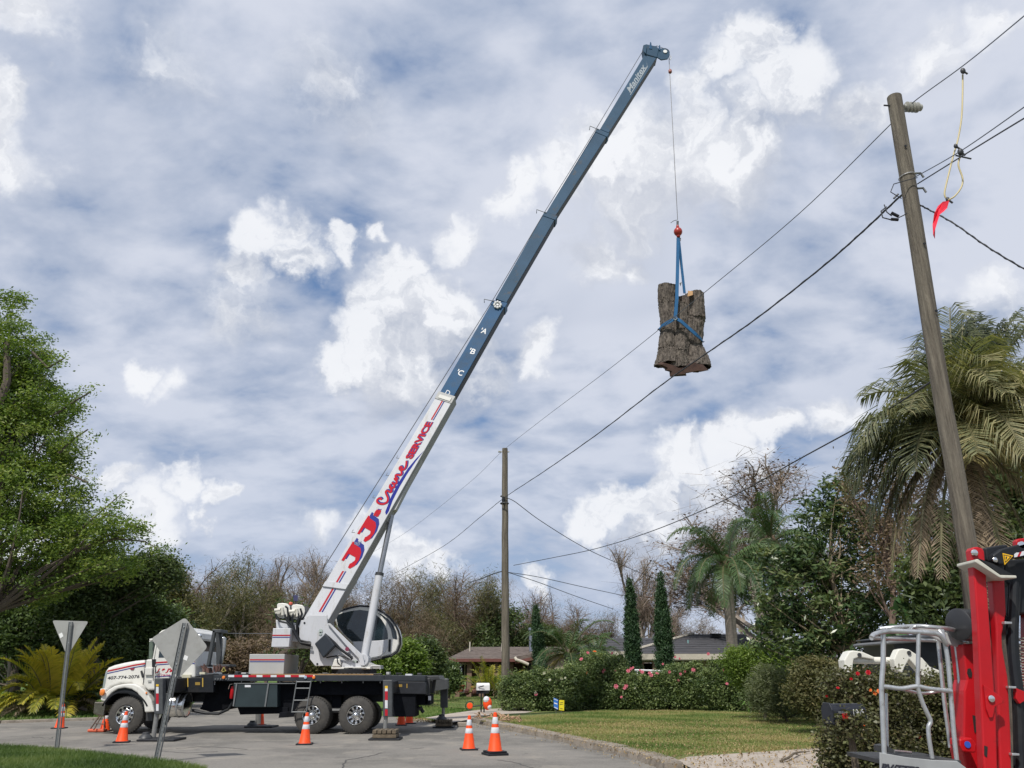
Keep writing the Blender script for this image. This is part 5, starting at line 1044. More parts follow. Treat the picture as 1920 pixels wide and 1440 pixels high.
palm('feather_palm', 'small palm beside the dark roof, right of the larger low palm', 'palm', gz(1125,46), P(1120,1232,46), .2, aspec(8,30,75,2.0,2.1,34,.5,.045,.6,.7,L_palm,.1)+aspec(8,0,35,2.0,1.9,34,.5,.045,.5,.8,L_palm,.1))
# --- pindo palm behind the tall pole
YI = 12.0
pc = P(1800,815,YI)
sp = []
def f_to(tx, ty, L, droop, m, tone, dy=0.0, hang=1.1, nl=58, ll=.86, lw=.029, off_=(0,0,0)):
    q = P(tx, ty, YI) - pc - Vector(off_); q.y = dy; sp.append((tuple(q), L, droop, nl, ll, lw, tone, hang, m, off_))
for rep_ in (0,1,2):
  for q in [(1700,640,2.0,1.7,L_pindo,.55,-.5),(1640,700,2.3,2.3,L_pindo,.5,-.3),(1600,760,2.4,2.2,L_pindo,.35,.2),(1650,690,2.2,1.8,L_pindo,.65,-1.0),(1720,610,2.2,2.3,L_pindo,.8,-1.3),(1760,560,2.1,1.2,L_pindo,.25,.4),
          (1800,520,2.3,.5,L_pindo,.3,.1),(1830,510,2.5,.6,L_pindo,.35,.4),(1880,500,2.3,.6,L_pindo,.35,-.3),(1850,500,2.2,.4,L_pindo,.2,.1),(1900,560,2.2,1.7,L_pindo,.6,-.9),(1960,600,2.3,2.0,L_pindo,.5,.2),(1960,700,2.3,2.3,L_pindo,.6,-.7),(1850,600,2.0,2.4,L_pindo,.85,-1.5),(1790,600,2.1,2.9,L_pindo,.85,-1.5),
          (1640,780,2.1,1.7,L_pindo,.3,.5),(1660,840,2.0,1.6,L_pindo,.25,.6),(1970,800,2.2,1.8,L_pindo,.5,.3),(1990,760,2.2,2.0,L_pindo,.4,-.5),(1740,640,1.8,2.6,L_pindo,.7,.9),(1880,640,1.9,2.6,L_pindo,.6,1.2)]: f_to(q[0]+rng.normal()*28*(rep_>0),q[1]+rng.normal()*28*(rep_>0),q[2]*rng.uniform(.85,1.05),q[3],q[4],q[5],q[6]+rng.normal()*.4*(rep_>0))
for q in [(1730,760,1.7,2.8,L_gold,.6,-1.0),(1790,730,1.6,3.2,L_gold,.5,-1.2),(1840,750,1.7,3.0,L_pindo,.9,-1.1),(1930,850,1.8,2.2,L_gold,.4,-.5)]: f_to(*q, hang=1.3)
for q in [(1720,900,2.5,1.6,L_dead,.5,-.1),(1690,880,2.3,1.8,L_dead,.4,.3),(1770,940,2.6,1.0,L_dead,.6,-.6),(1800,960,2.6,1.0,L_dead,.5,-.8),(1900,930,2.3,1.4,L_dead,.6,-.7),(1940,920,2.3,1.6,L_dead,.5,-.2),(1880,960,2.3,1.2,L_dead,.7,.4),(1660,860,2.1,1.9,L_dead,.3,.7),(1740,960,2.2,1.0,L_dead,.4,.4),(1700,940,2.7,1.2,L_dead,.5,-.3),(1710,960,2.5,1.0,L_dead,.4,.1),(1660,930,2.5,1.9,L_dead,.5,-.4),(1680,900,2.6,1.8,L_dead,.35,.2),(1640,900,2.4,2.2,L_dead,.45,0),(1720,930,2.8,1.2,L_dead,.55,-.6),(1790,1000,2.9,.6,L_dead,.6,-.5),(1780,980,2.7,.7,L_dead,.5,-.4),(1920,1000,2.0,1.0,L_dead,.4,-.4)]: f_to(*q, hang=1.8, ll=.5, lw=.02)
palm('pindo_palm', 'large shaggy palm with grey-green arching fronds and dead brown skirt behind the tall pole', 'palm', gz(1850,YI), pc, .26, sp)
# --- spiky yucca-like upright next to it
tree('leafy_tree', 'deep green leafy tree below the shaggy palm, behind the red lift', 'tree', gz(1780,17), [(1760,1010,50,70),(1740,1080,50,60),(1800,1080,60,70),(1870,940,50,60),(1890,1030,70,70),(1760,1150,60,50),(1860,880,45,50),(1960,1000,60,120)], 17.5, L_mid, 750, 28, .26, .19, .07, .2, .7, 40, hang=.3)
tree('vine_tree', 'reddish twiggy vine-hung tree between the magnolia and the shaggy palm', 'tree', gz(1665,22), [(1640,940,55,60),(1680,1000,50,60),(1620,890,45,40),(1690,900,45,60),(1660,1060,50,50),(1700,1110,30,40)], 22, L_rust, 420, 16, .45, .12, .05, .13, .8, 60, barkm=twigr, fork=.4)
# --- magnolia-like broadleaf in the right middle
tree('broadleaf_tree', 'broad glossy-leaved tree with pale thin trunk right of the dark roof', 'tree', gz(1585,24), [(1570,930,45,30),(1600,985,55,40),(1540,965,45,35),(1640,1010,45,45),(1540,1050,70,45),(1470,1060,50,35),(1620,1090,70,50),(1500,1120,80,45),(1465,1150,40,22),(1450,1180,30,14),(1560,1160,90,45),(1640,1170,60,50),(1480,1190,70,40),(1590,1230,90,45)], 24.5, L_mag, 720, 28, .30, .22, .075, .13, .75, 110, surf=.6, top=P(1560,1000,24), barkm=mat('pale_bark',(.24,.19,.13),.9,var=.3,scale=6), fork=.3)
t = thing('banana_plant', 'big torn banana leaf beside the reddish tree trunk', 'banana plant', gz(1700,18))
for q in ([(1708,1165),(1700,1140),(1690,1125),(1683,1145)], [(1712,1170),(1722,1150),(1726,1190)], [(1700,1190),(1675,1180),(1662,1200)]):
    b = B(); pts = [tuple(P(x,y,17.5+.1*i)) for i,(x,y) in enumerate(q)]; b.strip(catmull(pts,4), .26, .004, (.2,-1,.3)); b.done('leaf', mat('banana_leaf',(.04,.09,.03),.4,var=.2), t)
# --- bare trees (skeletons shared by several)
def skeleton(seed, H, levels, spread, up, r0, nch=(3,4), first=.35, lean=0.0):
    rg = np.random.default_rng(seed); b = B(); tips = []
    def grow(p, d, L, r, lv):
        seg = 3; pts = [p]; cur = d.copy()
        for i in range(seg):
            cur = cur + rg.normal(size=3)*.16 + np.array((0,0,up*.10)); cur /= np.linalg.norm(cur); pts.append(pts[-1]+cur*L/seg)
        b.tube([Vector(q) for q in pts], [r*(1-.35*i/seg) for i in range(seg+1)], 5 if lv == 0 else (4 if lv == 1 else 3), False)
        if lv >= levels: tips.append(pts[-1]); tips.append(pts[1]); return
        n = rg.integers(nch[0], nch[1]+1) + (2 if lv == 0 else 0)
        for k in range(n):
            f = first + (1-first)*(k+.5)/n if lv == 0 else .35+.65*(k+.6)/n; x = min(f*seg, seg-.01); i = int(x); q = pts[i]+(pts[i+1]-pts[i])*(x-i)
            a = rg.uniform(0, 2*math.pi); e = rg.normal(size=3); e -= cur*e.dot(cur); e /= np.linalg.norm(e)+1e-9; s = spread*rg.uniform(.6,1.2); nd = cur*math.cos(s)+e*math.sin(s); nd[2] += up*.25; nd /= np.linalg.norm(nd)
            grow(q, nd, L*rg.uniform(.48,.70)*(1.0 if lv else .8), r*.5*rg.uniform(.8,1.1), lv+1)
        grow(pts[-1], cur, L*.6, r*.6, lv+1)
    grow(np.array((0,0,0.)), np.array((lean,0,1.)), H*.5, r0, 0); return b, tips
def slivers(tips, n, ln, w, sp, upb=.5):
    tips = np.array(tips); c = tips[rng.integers(0, len(tips), n)] + rng.normal(size=(n,3))*sp; a = unit(n); a[:,2] = abs(a[:,2])*.8+upb*.3; s = np.cross(a, unit(n)); s /= np.linalg.norm(s,axis=1)[:,None]; l = ln*rng.uniform(.5,1.4,(n,1))
    V = np.stack([c-a*l/2-s*w/2, c-a*l/2+s*w/2, c+a*l/2],1).reshape(-1,3); return V, np.arange(3*n).reshape(-1,3), np.repeat(rng.uniform(0,1,n),3)
protos = {}; ptips = {}
def proto(kind, seed):
    k = (kind, seed)
    if k in protos: return protos[k]
    if kind == 'bare': b, tips = skeleton(seed, 11, 4, .55, .5, .26, (3,4), .3); V, F, T = slivers(tips, 7000, .8, .018, .32); lm = L_grey; tm = twig
    elif kind == 'open': b, tips = skeleton(seed, 11, 4, .55, .55, .34, (3,4), .28); V, F, T = slivers(tips, 7000, .8, .020, .3); lm = L_grey; tm = twig
    elif kind == 'cypress': b, tips = skeleton(seed, 13, 3, .95, .05, .20, (6,8), .12); V, F, T = slivers(tips, 8000, .5, .028, .5, .1); lm = L_rust; tm = twigr
    elif kind == 'brush': b, tips = skeleton(seed, 7, 4, .7, .3, .14, (3,4), .15); V, F, T = slivers(tips, 8000, .55, .026, .5); lm = L_rust; tm = twigr
    elif kind == 'vine': b, tips = skeleton(seed, 11, 3, .6, .4, .22, (3,5), .2); V, F, T = slivers(tips, 9000, .45, .05, .55); lm = L_olive; tm = twig
    else: b, tips = skeleton(seed, 9, 3, .7, .3, .2, (3,5), .2); V, F, T = leaves(np.array(tips), 26, .9, .34, .16); lm = L_mid; tm = bark
    a = b.done('trunk', tm); c = fastmesh('crown', V, F, lm, None, T); C.objects.unlink(a); C.objects.unlink(c); zs = [v[2] for v in b.v]; protos[k] = (a, c, max(zs)); ptips[k] = np.array(tips); return protos[k]
def ftree(kind, seed, px, top, Y, label, cat='tree', group=None, name=None, wide=1.0):
    a, c, h = proto(kind, seed); base = gz(px, Y); H = P(px, top, Y).z; s = H/h
    t = thing(name or {'bare':'bare_tree','open':'bare_tree','cypress':'bald_cypress','brush':'brush_tree','vine':'vine_covered_tree','green':'green_tree'}[kind], label, cat, base, group); mt_ = ptips[(kind, seed)].mean(axis=0); t.rotation_euler = (0,0,math.pi/2 - math.atan2(mt_[1], mt_[0]) + rng.normal()*.25)
    for q in (a, c): o = q.copy(); C.objects.link(o); o.parent = t; o.scale = (s*wide, s*wide, s)
    return t
spec = [('cypress',1,318,1040,62,'reddish bare-twigged tree just right of the left evergreens'),('bare',2,345,1075,66,'thin dark bare tree in the gap left of the tall vine-hung trees'),('vine',1,383,1052,64,'vine-hung grey-green tree behind the diamond sign'),
 ('cypress',2,410,1058,70,'brown twiggy tree between the two tall vine-hung trees'),('vine',2,443,1038,66,'tallest vine-hung tree behind the truck cab rear'),('bare',3,478,1052,68,'greyish bare tree left of the pale leafless crown'),('cypress',3,500,1075,62,'brick-brown twiggy tree above the counterweight box'),
 ('open',4,566,1014,72,'pale tall leafless tree behind the lower boom'),('open',5,530,1040,74,'slim pale leafless tree left of the tallest leafless one'),('brush',1,610,1072,60,'rounded brown tree behind the boom foot'),('bare',6,640,1085,66,'grey bare tree seen left of the lift cylinder'),
 ('brush',2,690,1078,62,'rust-brown tree between lift cylinder and operator cab top'),('cypress',4,730,1080,66,'rust-brown tree just right of the lift cylinder'),('brush',3,768,1082,60,'brown crown above the operator cab'),('vine',3,805,1068,64,'olive-brown broad crown above the operator cab right edge'),
 ('brush',4,845,1070,70,'tallest rust-brown crown left of the middle pole'),('vine',4,885,1082,70,'olive crown just left of the middle pole'),('cypress',5,862,1062,70,'pointed reddish tree top left of the middle pole'),('green',1,915,1110,70,'yellow-green tree directly left of the middle pole'),('green',2,965,1145,70,'dark green rounded tree right of the middle pole'),
 ('cypress',6,975,1090,72,'reddish bare tree just right of the middle pole'),('cypress',1,1003,1104,76,'bare cypress left of the narrow green cypress'),('cypress',2,1033,1098,80,'grey bare cypress right of the narrow green cypress'),('cypress',3,1062,1118,76,'umbrella-topped bare cypress above the low palm'),('cypress',5,1100,1130,78,'small umbrella-topped bare cypress right of the low palm'),
 ('brush',2,1130,1150,70,'low brown brushy tree behind the dark roof left end'),('brush',3,1165,1165,70,'low twiggy tree behind the left tall cypress'),('open',7,1215,1022,70,'large pale leafless tree between the two tall narrow cypresses'),('open',8,1262,1085,70,'spreading leafless tree right of the tall narrow cypresses'),('brush',4,1305,1158,70,'golden-brown low tree left of the tall palm trunk'),
 ('brush',1,1345,1165,70,'brown low tree just left of the tall palm trunk'),('cypress',4,1395,1150,72,'small brown bare tree right of the tall palm trunk'),('cypress',6,280,1075,66,'brown bare tree rising behind the left evergreens')]
for k, s, px, top_, Y, lab in spec: ftree(k, s, px, top_, Y, lab, group='woodland trees behind the street')
t = ftree('bare', 2, 1468, 828, 46, 'broad bare crown with dark dry seed clusters above the magnolia', wide=1.8)
t['group'] = ''; del t['group']
a, c, h = protos[('bare', 2)]
tips = ptips[('bare', 2)]; tips = tips + rng.normal(size=tips.shape)*.06; s_ = P(1468,828,46).z/h
V, F, T = leaves(tips, 5, .28, .11, .07); o = fastmesh('seed_clusters', V, F, leafmat('seed_brown',[(.05,.03,.025),(.09,.055,.045),(.12,.08,.06)],.9,.1), None, T); o.parent = t; o.scale = (s_*1.8, s_*1.8, s_)
# mass of far woodland behind them
tipsall, vv, ff, tt = [], [], [], []; nb = 0
for k in range(120):
    px = -700 + 3600*k/120 + rng.normal()*8; Y = rng.uniform(84, 108); top_ = 1122 + 34*math.sin(px*.012)+ 16*math.sin(px*.05)+ rng.normal()*12 + max(0, (min(px,1400)-900)*.14); kind = ['bare','cypress','brush','vine'][k % 4]; a, c, h = proto(kind, [2,3,1,2][k % 4]); base = gz(px, Y); s = P(px, top_, Y).z/h; an = rng.uniform(0, 6.28); ca, sa = math.cos(an), math.sin(an)
    co = np.empty(len(c.data.vertices)*3, dtype=np.float32); c.data.vertices.foreach_get('co', co); co = co.reshape(-1,3)*s
    if len(co) % 3: continue
    tri = co.reshape(-1,3,3)[::2]; tri = tri.reshape(-1,3); x = tri[:,0]*ca-tri[:,1]*sa+base.x; y = tri[:,0]*sa+tri[:,1]*ca+base.y
    vv.append(np.stack([x,y,tri[:,2]],1)); tt.append(np.repeat(np.clip(rng.uniform(0,1,len(tri)//3)*.7+.3*rng.random(),0,1),3))
V = np.concatenate(vv); tag(fastmesh('woodland', V, np.arange(len(V)).reshape(-1,3), L_grey, None, np.concatenate(tt)), 'far brown winter woodland filling the skyline behind the nearer trees', 'woodland', None, 'stuff')
# understory band: one brushy mass
bb = [(x, 1215+8*math.sin(x*.03), 45, 38) for x in range(330, 1000, 45)] + [(x, 1225, 50, 24) for x in range(980, 1400, 60)]
cl = clumps(blobs3(bb, 74, .5), 2600, .5, .1); V, F, T = leaves(cl, 26, .8, .30, .035, up=0); tag(fastmesh('undergrowth', V, F, L_rust, None, T), 'brown twiggy undergrowth at the woodland edge behind the truck', 'undergrowth', None, 'stuff')
tree('vine_covered_tree', 'thick vine-wrapped trunk seen under the crane counterweight', 'tree', gz(556,34), [(545,1150,30,20),(575,1215,25,18),(600,1190,22,18),(520,1240,22,12)], 34, L_mid, 90, 26, .4, .2, .08, .45, 1, 12, top=P(556,1130,34))
for px, cy, rx, ry, Y, m, lab in [(792,1232,38,32,46,L_mid,'leafy green bush right of the operator cab beside the brown roofed house'),(748,1235,45,30,40,L_lit,'light green bush directly behind the crane turntable'),(843,1268,14,22,50,L_dark,'dark clipped bush at the left end of the brown roofed house'),
    (690,1245,50,18,38,L_lit,'low yellow-green shrub behind the truck deck'),(600,1245,55,18,40,L_olive,'low olive shrub behind the truck deck left of the turret'),(930,1284,14,8,52,L_lit,'feathery light green shrub before the brick porch'),(460,1235,70,30,44,L_rust,'brown twiggy shrub between cab and counterweight'),
    (1010,1190,40,18,70,L_mid,'dark green shrub behind the chimney')]:
    k = mpp(px, cy, Y); tree('shrub', lab, 'shrub', gz(px, Y), [(px,cy,rx,ry),(px-rx*.5,cy+ry*.5,rx*.6,ry*.6),(px+rx*.5,cy+ry*.5,rx*.6,ry*.6)], Y, m, int(240+rx*3), 34, .35, .2, .08, .08, .7, 14)
# --- hedge of roses and hibiscus
flm = {'pink': leafmat('pink_petal',[(.33,.05,.10),(.46,.11,.17),(.50,.22,.25)],.6,.3), 'red': leafmat('red_petal',[(.26,.005,.012),(.42,.010,.02)],.6,.2), 'white': leafmat('white_petal',[(.42,.42,.36),(.5,.48,.42)],.6,.3), 'orange': leafmat('orange_petal',[(.6,.12,.03),(.75,.22,.06)],.6,.3)}
fpro = {}
def flower(col, s, parent, p):
    if col not in fpro:
        V, F = [], []
        for ring_, (rr, h, n) in enumerate([(1.0,.05,6),(.65,.3,5),(.3,.5,4)]):
            for k in range(n):
                a = 2*math.pi*(k+.4*ring_)/n; e = Vector((math.cos(a), math.sin(a), 0)); g = Vector((-e.y, e.x, 0)); n0 = len(V); V += [(0,0,0), tuple(e*rr*.6+g*rr*.45+Vector((0,0,h))), tuple(e*rr+Vector((0,0,h+.15))), tuple(e*rr*.6-g*rr*.45+Vector((0,0,h)))]; F.append((n0,n0+1,n0+2,n0+3))
        o = fastmesh('flower', V, F, flm[col], None, rng.uniform(0,1,len(V))); C.objects.unlink(o); fpro[col] = o.data
    o = bpy.data.objects.new('flower', fpro[col]); C.objects.link(o); o.parent = parent; o.location = Vector(p)-woff(parent); o.scale = (s,s,s); o.rotation_euler = (R(70)+rng.normal()*.4, rng.normal()*.4, rng.uniform(-.5,.5)); return o
def shrub(label, px, Y, bl, m, n, per, spread, ll, lw, fl=(), fs=.1, name='flowering_shrub', cat='shrub', z0=.1):
    t = tree(name, label, cat, gz(px, Y, z0), bl, Y, m, n, per, spread, ll, lw, .05, .8, 40, crown='foliage', top=P(bl[0][0], bl[0][1], Y), fork=.1)
    if ll > .1:
        bs = blobs3(bl, Y, .8); pts = [c_+np.array((rng.uniform(-.8,.8)*r_[0], -r_[1]*rng.uniform(0,.8), r_[2]*rng.uniform(.8,1.15))) for c_, r_ in bs for _ in range(9)]; V, F, T = leaves(np.array(pts), 26, .16, ll, lw, up=.2); fastmesh('shoots', V, F, m, t, np.clip(T*.6+.4,0,1))
    for (x, y, c) in fl: flower(c, fs*rng.uniform(.4,.8), t, P(x, y, Y-bl[0][2]*mpp(px,1262,Y)*.78-.1))
    return t
shrub('dark green rounded rose bush behind the two yard signs', 1010, 35.5, [(990,1286,42,24),(960,1300,24,26),(1030,1282,42,24),(985,1320,48,24),(1050,1312,42,26),(1080,1280,24,26)], L_hedge, 900, 40, .24, .11, .05, [(1004,1299,'white'),(1031,1275,'white'),(1053,1272,'white'),(1060,1271,'white'),(1005,1302,'pink'),(1020,1262,'white')], .11)
shrub('tall flowering shrub with a few pink blooms right of the low palm', 1110, 36.5, [(1112,1252,34,24),(1140,1265,40,30),(1085,1275,35,28),(1120,1305,50,28),(1156,1248,16,12)], L_hedge, 760, 40, .24, .11, .05, [(1102,1224,'pink'),(1090,1236,'pink'),(1133,1256,'pink'),(1131,1259,'pink'),(1154,1257,'pink'),(1115,1222,'orange'),(1100,1262,'orange'),(1148,1225,'pink')], .13)
shrub('shrub crowded with pink blooms in front of the left tall cypress', 1185, 36, [(1185,1292,36,24),(1215,1296,32,24),(1160,1305,35,25),(1200,1315,45,20)], L_hedge, 720, 40, .24, .11, .05, [(1183,1254,'pink'),(1178,1258,'pink'),(1187,1252,'pink'),(1200,1257,'pink'),(1204,1260,'pink'),(1218,1262,'pink'),(1221,1266,'pink'),(1232,1263,'pink'),(1155,1287,'pink'),(1174,1286,'pink'),(1171,1290,'pink'),(1165,1307,'pink'),(1190,1290,'white')], .14)
shrub('bushy shrub with scattered pink blooms in front of the right tall cypress', 1275, 36, [(1275,1272,34,22),(1250,1290,35,25),(1300,1290,40,28),(1270,1312,45,20),(1302,1262,20,14)], L_hedge, 720, 40, .24, .11, .05, [(1272,1276,'pink'),(1274,1235,'pink'),(1266,1232,'pink'),(1284,1259,'pink'),(1255,1260,'pink'),(1276,1264,'pink'),(1300,1256,'pink'),(1243,1245,'pink')], .13)
shrub('green shrub with pink blooms below the right end of the pale eave', 1370, 35, [(1368,1272,40,22),(1340,1290,35,28),(1395,1290,40,30),(1370,1312,45,20),(1345,1255,16,12)], L_hedge, 760, 40, .24, .11, .05, [(1358,1256,'pink'),(1382,1270,'pink'),(1405,1267,'pink'),(1400,1257,'pink'),(1363,1282,'pink'),(1422,1298,'pink'),(1328,1226,'pink'),(1380,1246,'pink')], .13)
shrub('light green fine-leaved bush at the foot of the magnolia', 1425, 29, [(1440,1235,50,25),(1420,1260,50,30),(1470,1260,50,30),(1390,1240,35,20)], L_lit, 1000, 34, .28, .11, .04, name='shrub')
shrub('greyish green wispy bush right of the rose hedge', 1465, 27, [(1450,1290,40,35),(1480,1310,40,30),(1440,1315,35,22),(1500,1290,35,28)], leafmat('grey_leaf',[(.05,.06,.03),(.10,.12,.06),(.16,.17,.09)],.6,.3), 900, 36, .28, .13, .02, name='shrub')
shrub('dull green bush with reddish twigs left of the black mailbox', 1540, 22, [(1530,1270,35,28),(1560,1290,35,28),(1510,1300,30,24),(1540,1320,40,18)], L_olive, 700, 34, .26, .11, .04, name='shrub')
# strap-leaved plants along the bed
def strapplant(px, py, h, n, label, m, name='strap_leaf_plant', w=.035):
    p0 = G(px, py, .12); t = thing(name, label, 'plant', p0)
    for k in range(n):
        a = rng.uniform(0,6.28); e = Vector((math.cos(a), math.sin(a), 0)); hh = h*rng.uniform(.7,1.2); b = B(); b.strip([p0+e*.02, p0+e*.12*hh+Vector((0,0,hh*.6)), p0+e*.45*hh+Vector((0,0,hh*.95)), p0+e*.85*hh+Vector((0,0,hh*.7))], w, .003, (-e.x,-e.y,.4)); b.done('leaf', m, t)
gl = mat('strap_leaf_green', (.09,.14,.04), .5, var=.3); gr_ = mat('fern_green', (.10,.19,.03), .5, var=.3)
strapplant(1255,1325,.75,14,'large clump of long strap leaves left of the small planter',gl); strapplant(1215,1328,.6,10,'clump of curling strap leaves beside the black edging block',gl); strapplant(1195,1329,.5,8,'small grassy clump at the bed edge',gl)
strapplant(1405,1338,.45,14,'small bright fern at the lawn corner',gr_,'fern',.06); strapplant(1470,1345,.5,16,'bright fern left of the black mailbox',gr_,'fern',.07); strapplant(1530,1345,.75,18,'largest bright fern just left of the black mailbox',gr_,'fern',.10); strapplant(1515,1352,.55,14,'low fern in front of the largest fern',gr_,'fern',.09); strapplant(1310,1326,.4,8,'tiny grassy tuft left of the small planter',gl)
strapplant(1425,1340,.4,12,'pale dry-leaved tuft at the lawn corner',mat('dry_strap',(.26,.20,.11),.8,var=.3))
b = B(); q = G(1345,1327,.12); b.lathe([(.15,0),(.2,.05),(.22,.28),(.26,.30),(.26,.34),(.20,.34),(.18,.25)], q, n=20); tag(b.done('planter', mat('planter_stone',(.17,.17,.09),.9,var=.3), smooth=True), 'small mossy stone planter at the lawn edge before the roses', 'planter')
b = B(); q = G(1178,1329,.12); b.box(q.x-.18,q.x+.2,q.y-.1,q.y+.1,q.z,q.z+.14); b.box(q.x-.15,q.x+.17,q.y-.12,q.y-.10,q.z+.02,q.z+.1); tag(b.done('edging_block', black, bevel=.03), 'small black block on the lawn edge below the roses', 'block')
# rose bush round the black mailbox
rb1 = shrub('near rose bush with red blooms wrapped round the black mailbox', 1640, 10.6, [(1600,1300,40,28),(1640,1320,50,40),(1600,1375,45,40),(1650,1390,55,45),(1620,1430,50,35),(1580,1280,25,15),(1670,1290,35,25),(1575,1402,30,28),(1570,1425,28,20),(1612,1352,16,10,-1.3),(1590,1362,22,12,-1.3),(1622,1330,10,8,-1.3),(1568,1368,14,8,-1.3)], leafmat('near_rose_leaf',[(.026,.022,.013),(.055,.052,.024),(.085,.095,.038),(.12,.085,.05)],.45,.25), 1500, 26, .16, .05, .03, [(1596,1273,'red'),(1608,1263,'red'),(1628,1261,'red'),(1571,1290,'red'),(1550,1305,'red'),(1577,1343,'red'),(1620,1362,'orange'),(1640,1300,'orange'),(1632,1294,'orange'),(1648,1296,'orange')], .045, z0=0)
rb2 = shrub('dense rose bush with red blooms seen through the metal work basket', 1740, 11.2, [(1740,1300,55,25),(1700,1330,50,35),(1770,1350,60,45),(1720,1390,60,40),(1800,1300,40,40),(1780,1410,60,30)], MATS['near_rose_leaf'], 1500, 26, .17, .05, .03, [(1681,1367,'red'),(1723,1381,'red'),(1740,1290,'orange')], .045, z0=0)
# cypresses
def columnar(px, y0, y1, wpx, Y, label):
    t = thing('italian_cypress', label, 'cypress', gz(px, Y, .1)); bl = []; n = 16
    for i in range(n):
        f = i/(n-1); y = y1+(y0-y1)*f; w_ = wpx*(min(1, (f*7+.12))**.5)*(1-.15*(f > .8))/2 if f < .5 else wpx/2*(1-.1*math.sin(f*9)); w_ = wpx/2*min(1, .08+1.35*f**.75); bl.append((px-6+9*f, y, w_, (y0-y1)/n*1.1))
    cl = clumps(blobs3(bl, Y, 1.0), int(wpx*42), .7, .1); V, F, T = leaves(cl, 24, .16, .15, .045, up=0, hang=-.9); fastmesh('foliage', V, F, L_cy, t, T)
    b = B(); b.tube([gz(px,Y,.1), P(px-4,(y0+y1)/2,Y), P(px-6,y1+6,Y)], [.16,.1,.02], 7); b.done('trunk', bark, t)
L_cy = leafmat('cypress_leaf', [(.008,.022,.010),(.02,.046,.018),(.04,.075,.026)], .6, .12)
columnar(1186,1262,1086,24,42,'left of the two tall narrow green cypresses before the dark roof'); columnar(1244,1262,1077,27,41,'right of the two tall narrow green cypresses before the dark roof'); columnar(1010,1262,1133,16,44,'slim narrow cypress beside the metal chimney')
# ================================================================== houses
brick_m = mat('brown_brick', (.15,.085,.06), .9, var=.3, scale=9, col2=(.10,.06,.045), thr=(.4,.6), scale2=14)
roofm = mat('brown_shingle', (.155,.125,.108), .9, var=.3, scale=3, col2=(.10,.08,.07), thr=(.4,.6), scale2=5, stretch=(.6,2,2))
roofd = mat('dark_shingle', (.055,.055,.062), .9, var=.25, scale=3, col2=(.09,.06,.045), thr=(.6,.8), scale2=1.5, stretch=(.6,2,2))
fas = mat('fascia_cream', (.48,.44,.37), .6, var=.1); fasb = mat('fascia_brown', (.14,.05,.04), .6)
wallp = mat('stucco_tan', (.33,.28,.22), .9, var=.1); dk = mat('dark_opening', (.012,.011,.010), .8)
Y1 = 56.0
H1 = thing('brown_roof_house', 'low house with brown shingle roof and brick porch left of the middle pole', 'house', gz(920,Y1+3,.1))
def q3(px, py, Y, dz=0): p = P(px, py, Y); p.z += dz; return p
def slab(pts, th, name, m, parent): b = B(); n = len(pts); b.add(pts + [p - Vector((0,0,th)) for p in pts], [tuple(range(n)), tuple(range(2*n-1,n-1,-1))] + [(i,i+n,(i+1)%n+n,(i+1)%n) for i in range(n)]); return b.done(name, m, parent)
ez = P(900,1236,Y1-1).z
eL, eR = P(836,1236,Y1-1), P(1075,1236,Y1-1); eR.z = eL.z; rL, rR = P(885,1213,Y1+4), P(1080,1209,Y1+4); rR.z = rL.z
bL, bR = Vector((eL.x, Y1+9, eL.z)), Vector((eR.x, Y1+9, eL.z))
def courses(a, b_, c, d, n, parent, m, nm='shingle_course'):      # a-b eave, d-c ridge
    for i in range(n):
        s0, s1 = i/n, (i+1)/n; up_ = Vector((0,0,.03)); w_ = [a.lerp(d,s0)+up_, b_.lerp(c,s0)+up_, b_.lerp(c,s1), a.lerp(d,s1)]; slab(w_, .05, nm, m, parent)
slab([eL, eR, bR, bL], .18, 'soffit', fasb, H1)
courses(eL, eR, rR, rL, 9, H1, roofm); slab([eL+Vector((0,0,.01)), rL, bL+Vector((0,0,.01))], .06, 'roof_hip', roofm, H1); slab([rL, rR, bR, bL], .06, 'roof_back', roofm, H1)
b = B(); b.box(eL.x, eR.x, Y1-1.08, Y1-1.0, ez-.16, ez+.04); b.done('gutter', fasb, H1)
b = B(); b.box(eL.x+1.2, eR.x, Y1+2.2, Y1+8.5, 0, ez-.18); b.done('wall', brick_m, H1)
b = B(); bx = P(985,1240,Y1).x; b.box(bx, eR.x, Y1-.6, Y1+2.2, 0, ez-.18); b.done('wall', wallp, H1)
for px in (858, 880, 903, 930, 958, 984):
    b = B(); x = P(px,1260,Y1-.5).x; b.box(x-.16, x+.16, Y1-.6, Y1-.3, .1, ez-.19); b.done('porch_post', mat('post_brown',(.19,.12,.085),.8,var=.2), H1)
for px0, px1, y0, y1 in ((846,853,1244,1285),(866,877,1246,1278),(912,925,1246,1280),(938,952,1246,1285)):
    b = B(); p = P(px0,y0,Y1+2.1); q = P(px1,y1,Y1+2.1); b.box(p.x,q.x,Y1+2.12,Y1+2.2,q.z,p.z); w_ = b.done('window', dk, H1)
    b = B(); xm = (p.x+q.x)/2; b.box(xm-.03,xm+.03,Y1+2.08,Y1+2.12,q.z,p.z); b.box(p.x-.05,q.x+.05,Y1+2.08,Y1+2.12,p.z,p.z+.06); b.done('window_frame', fas, w_)
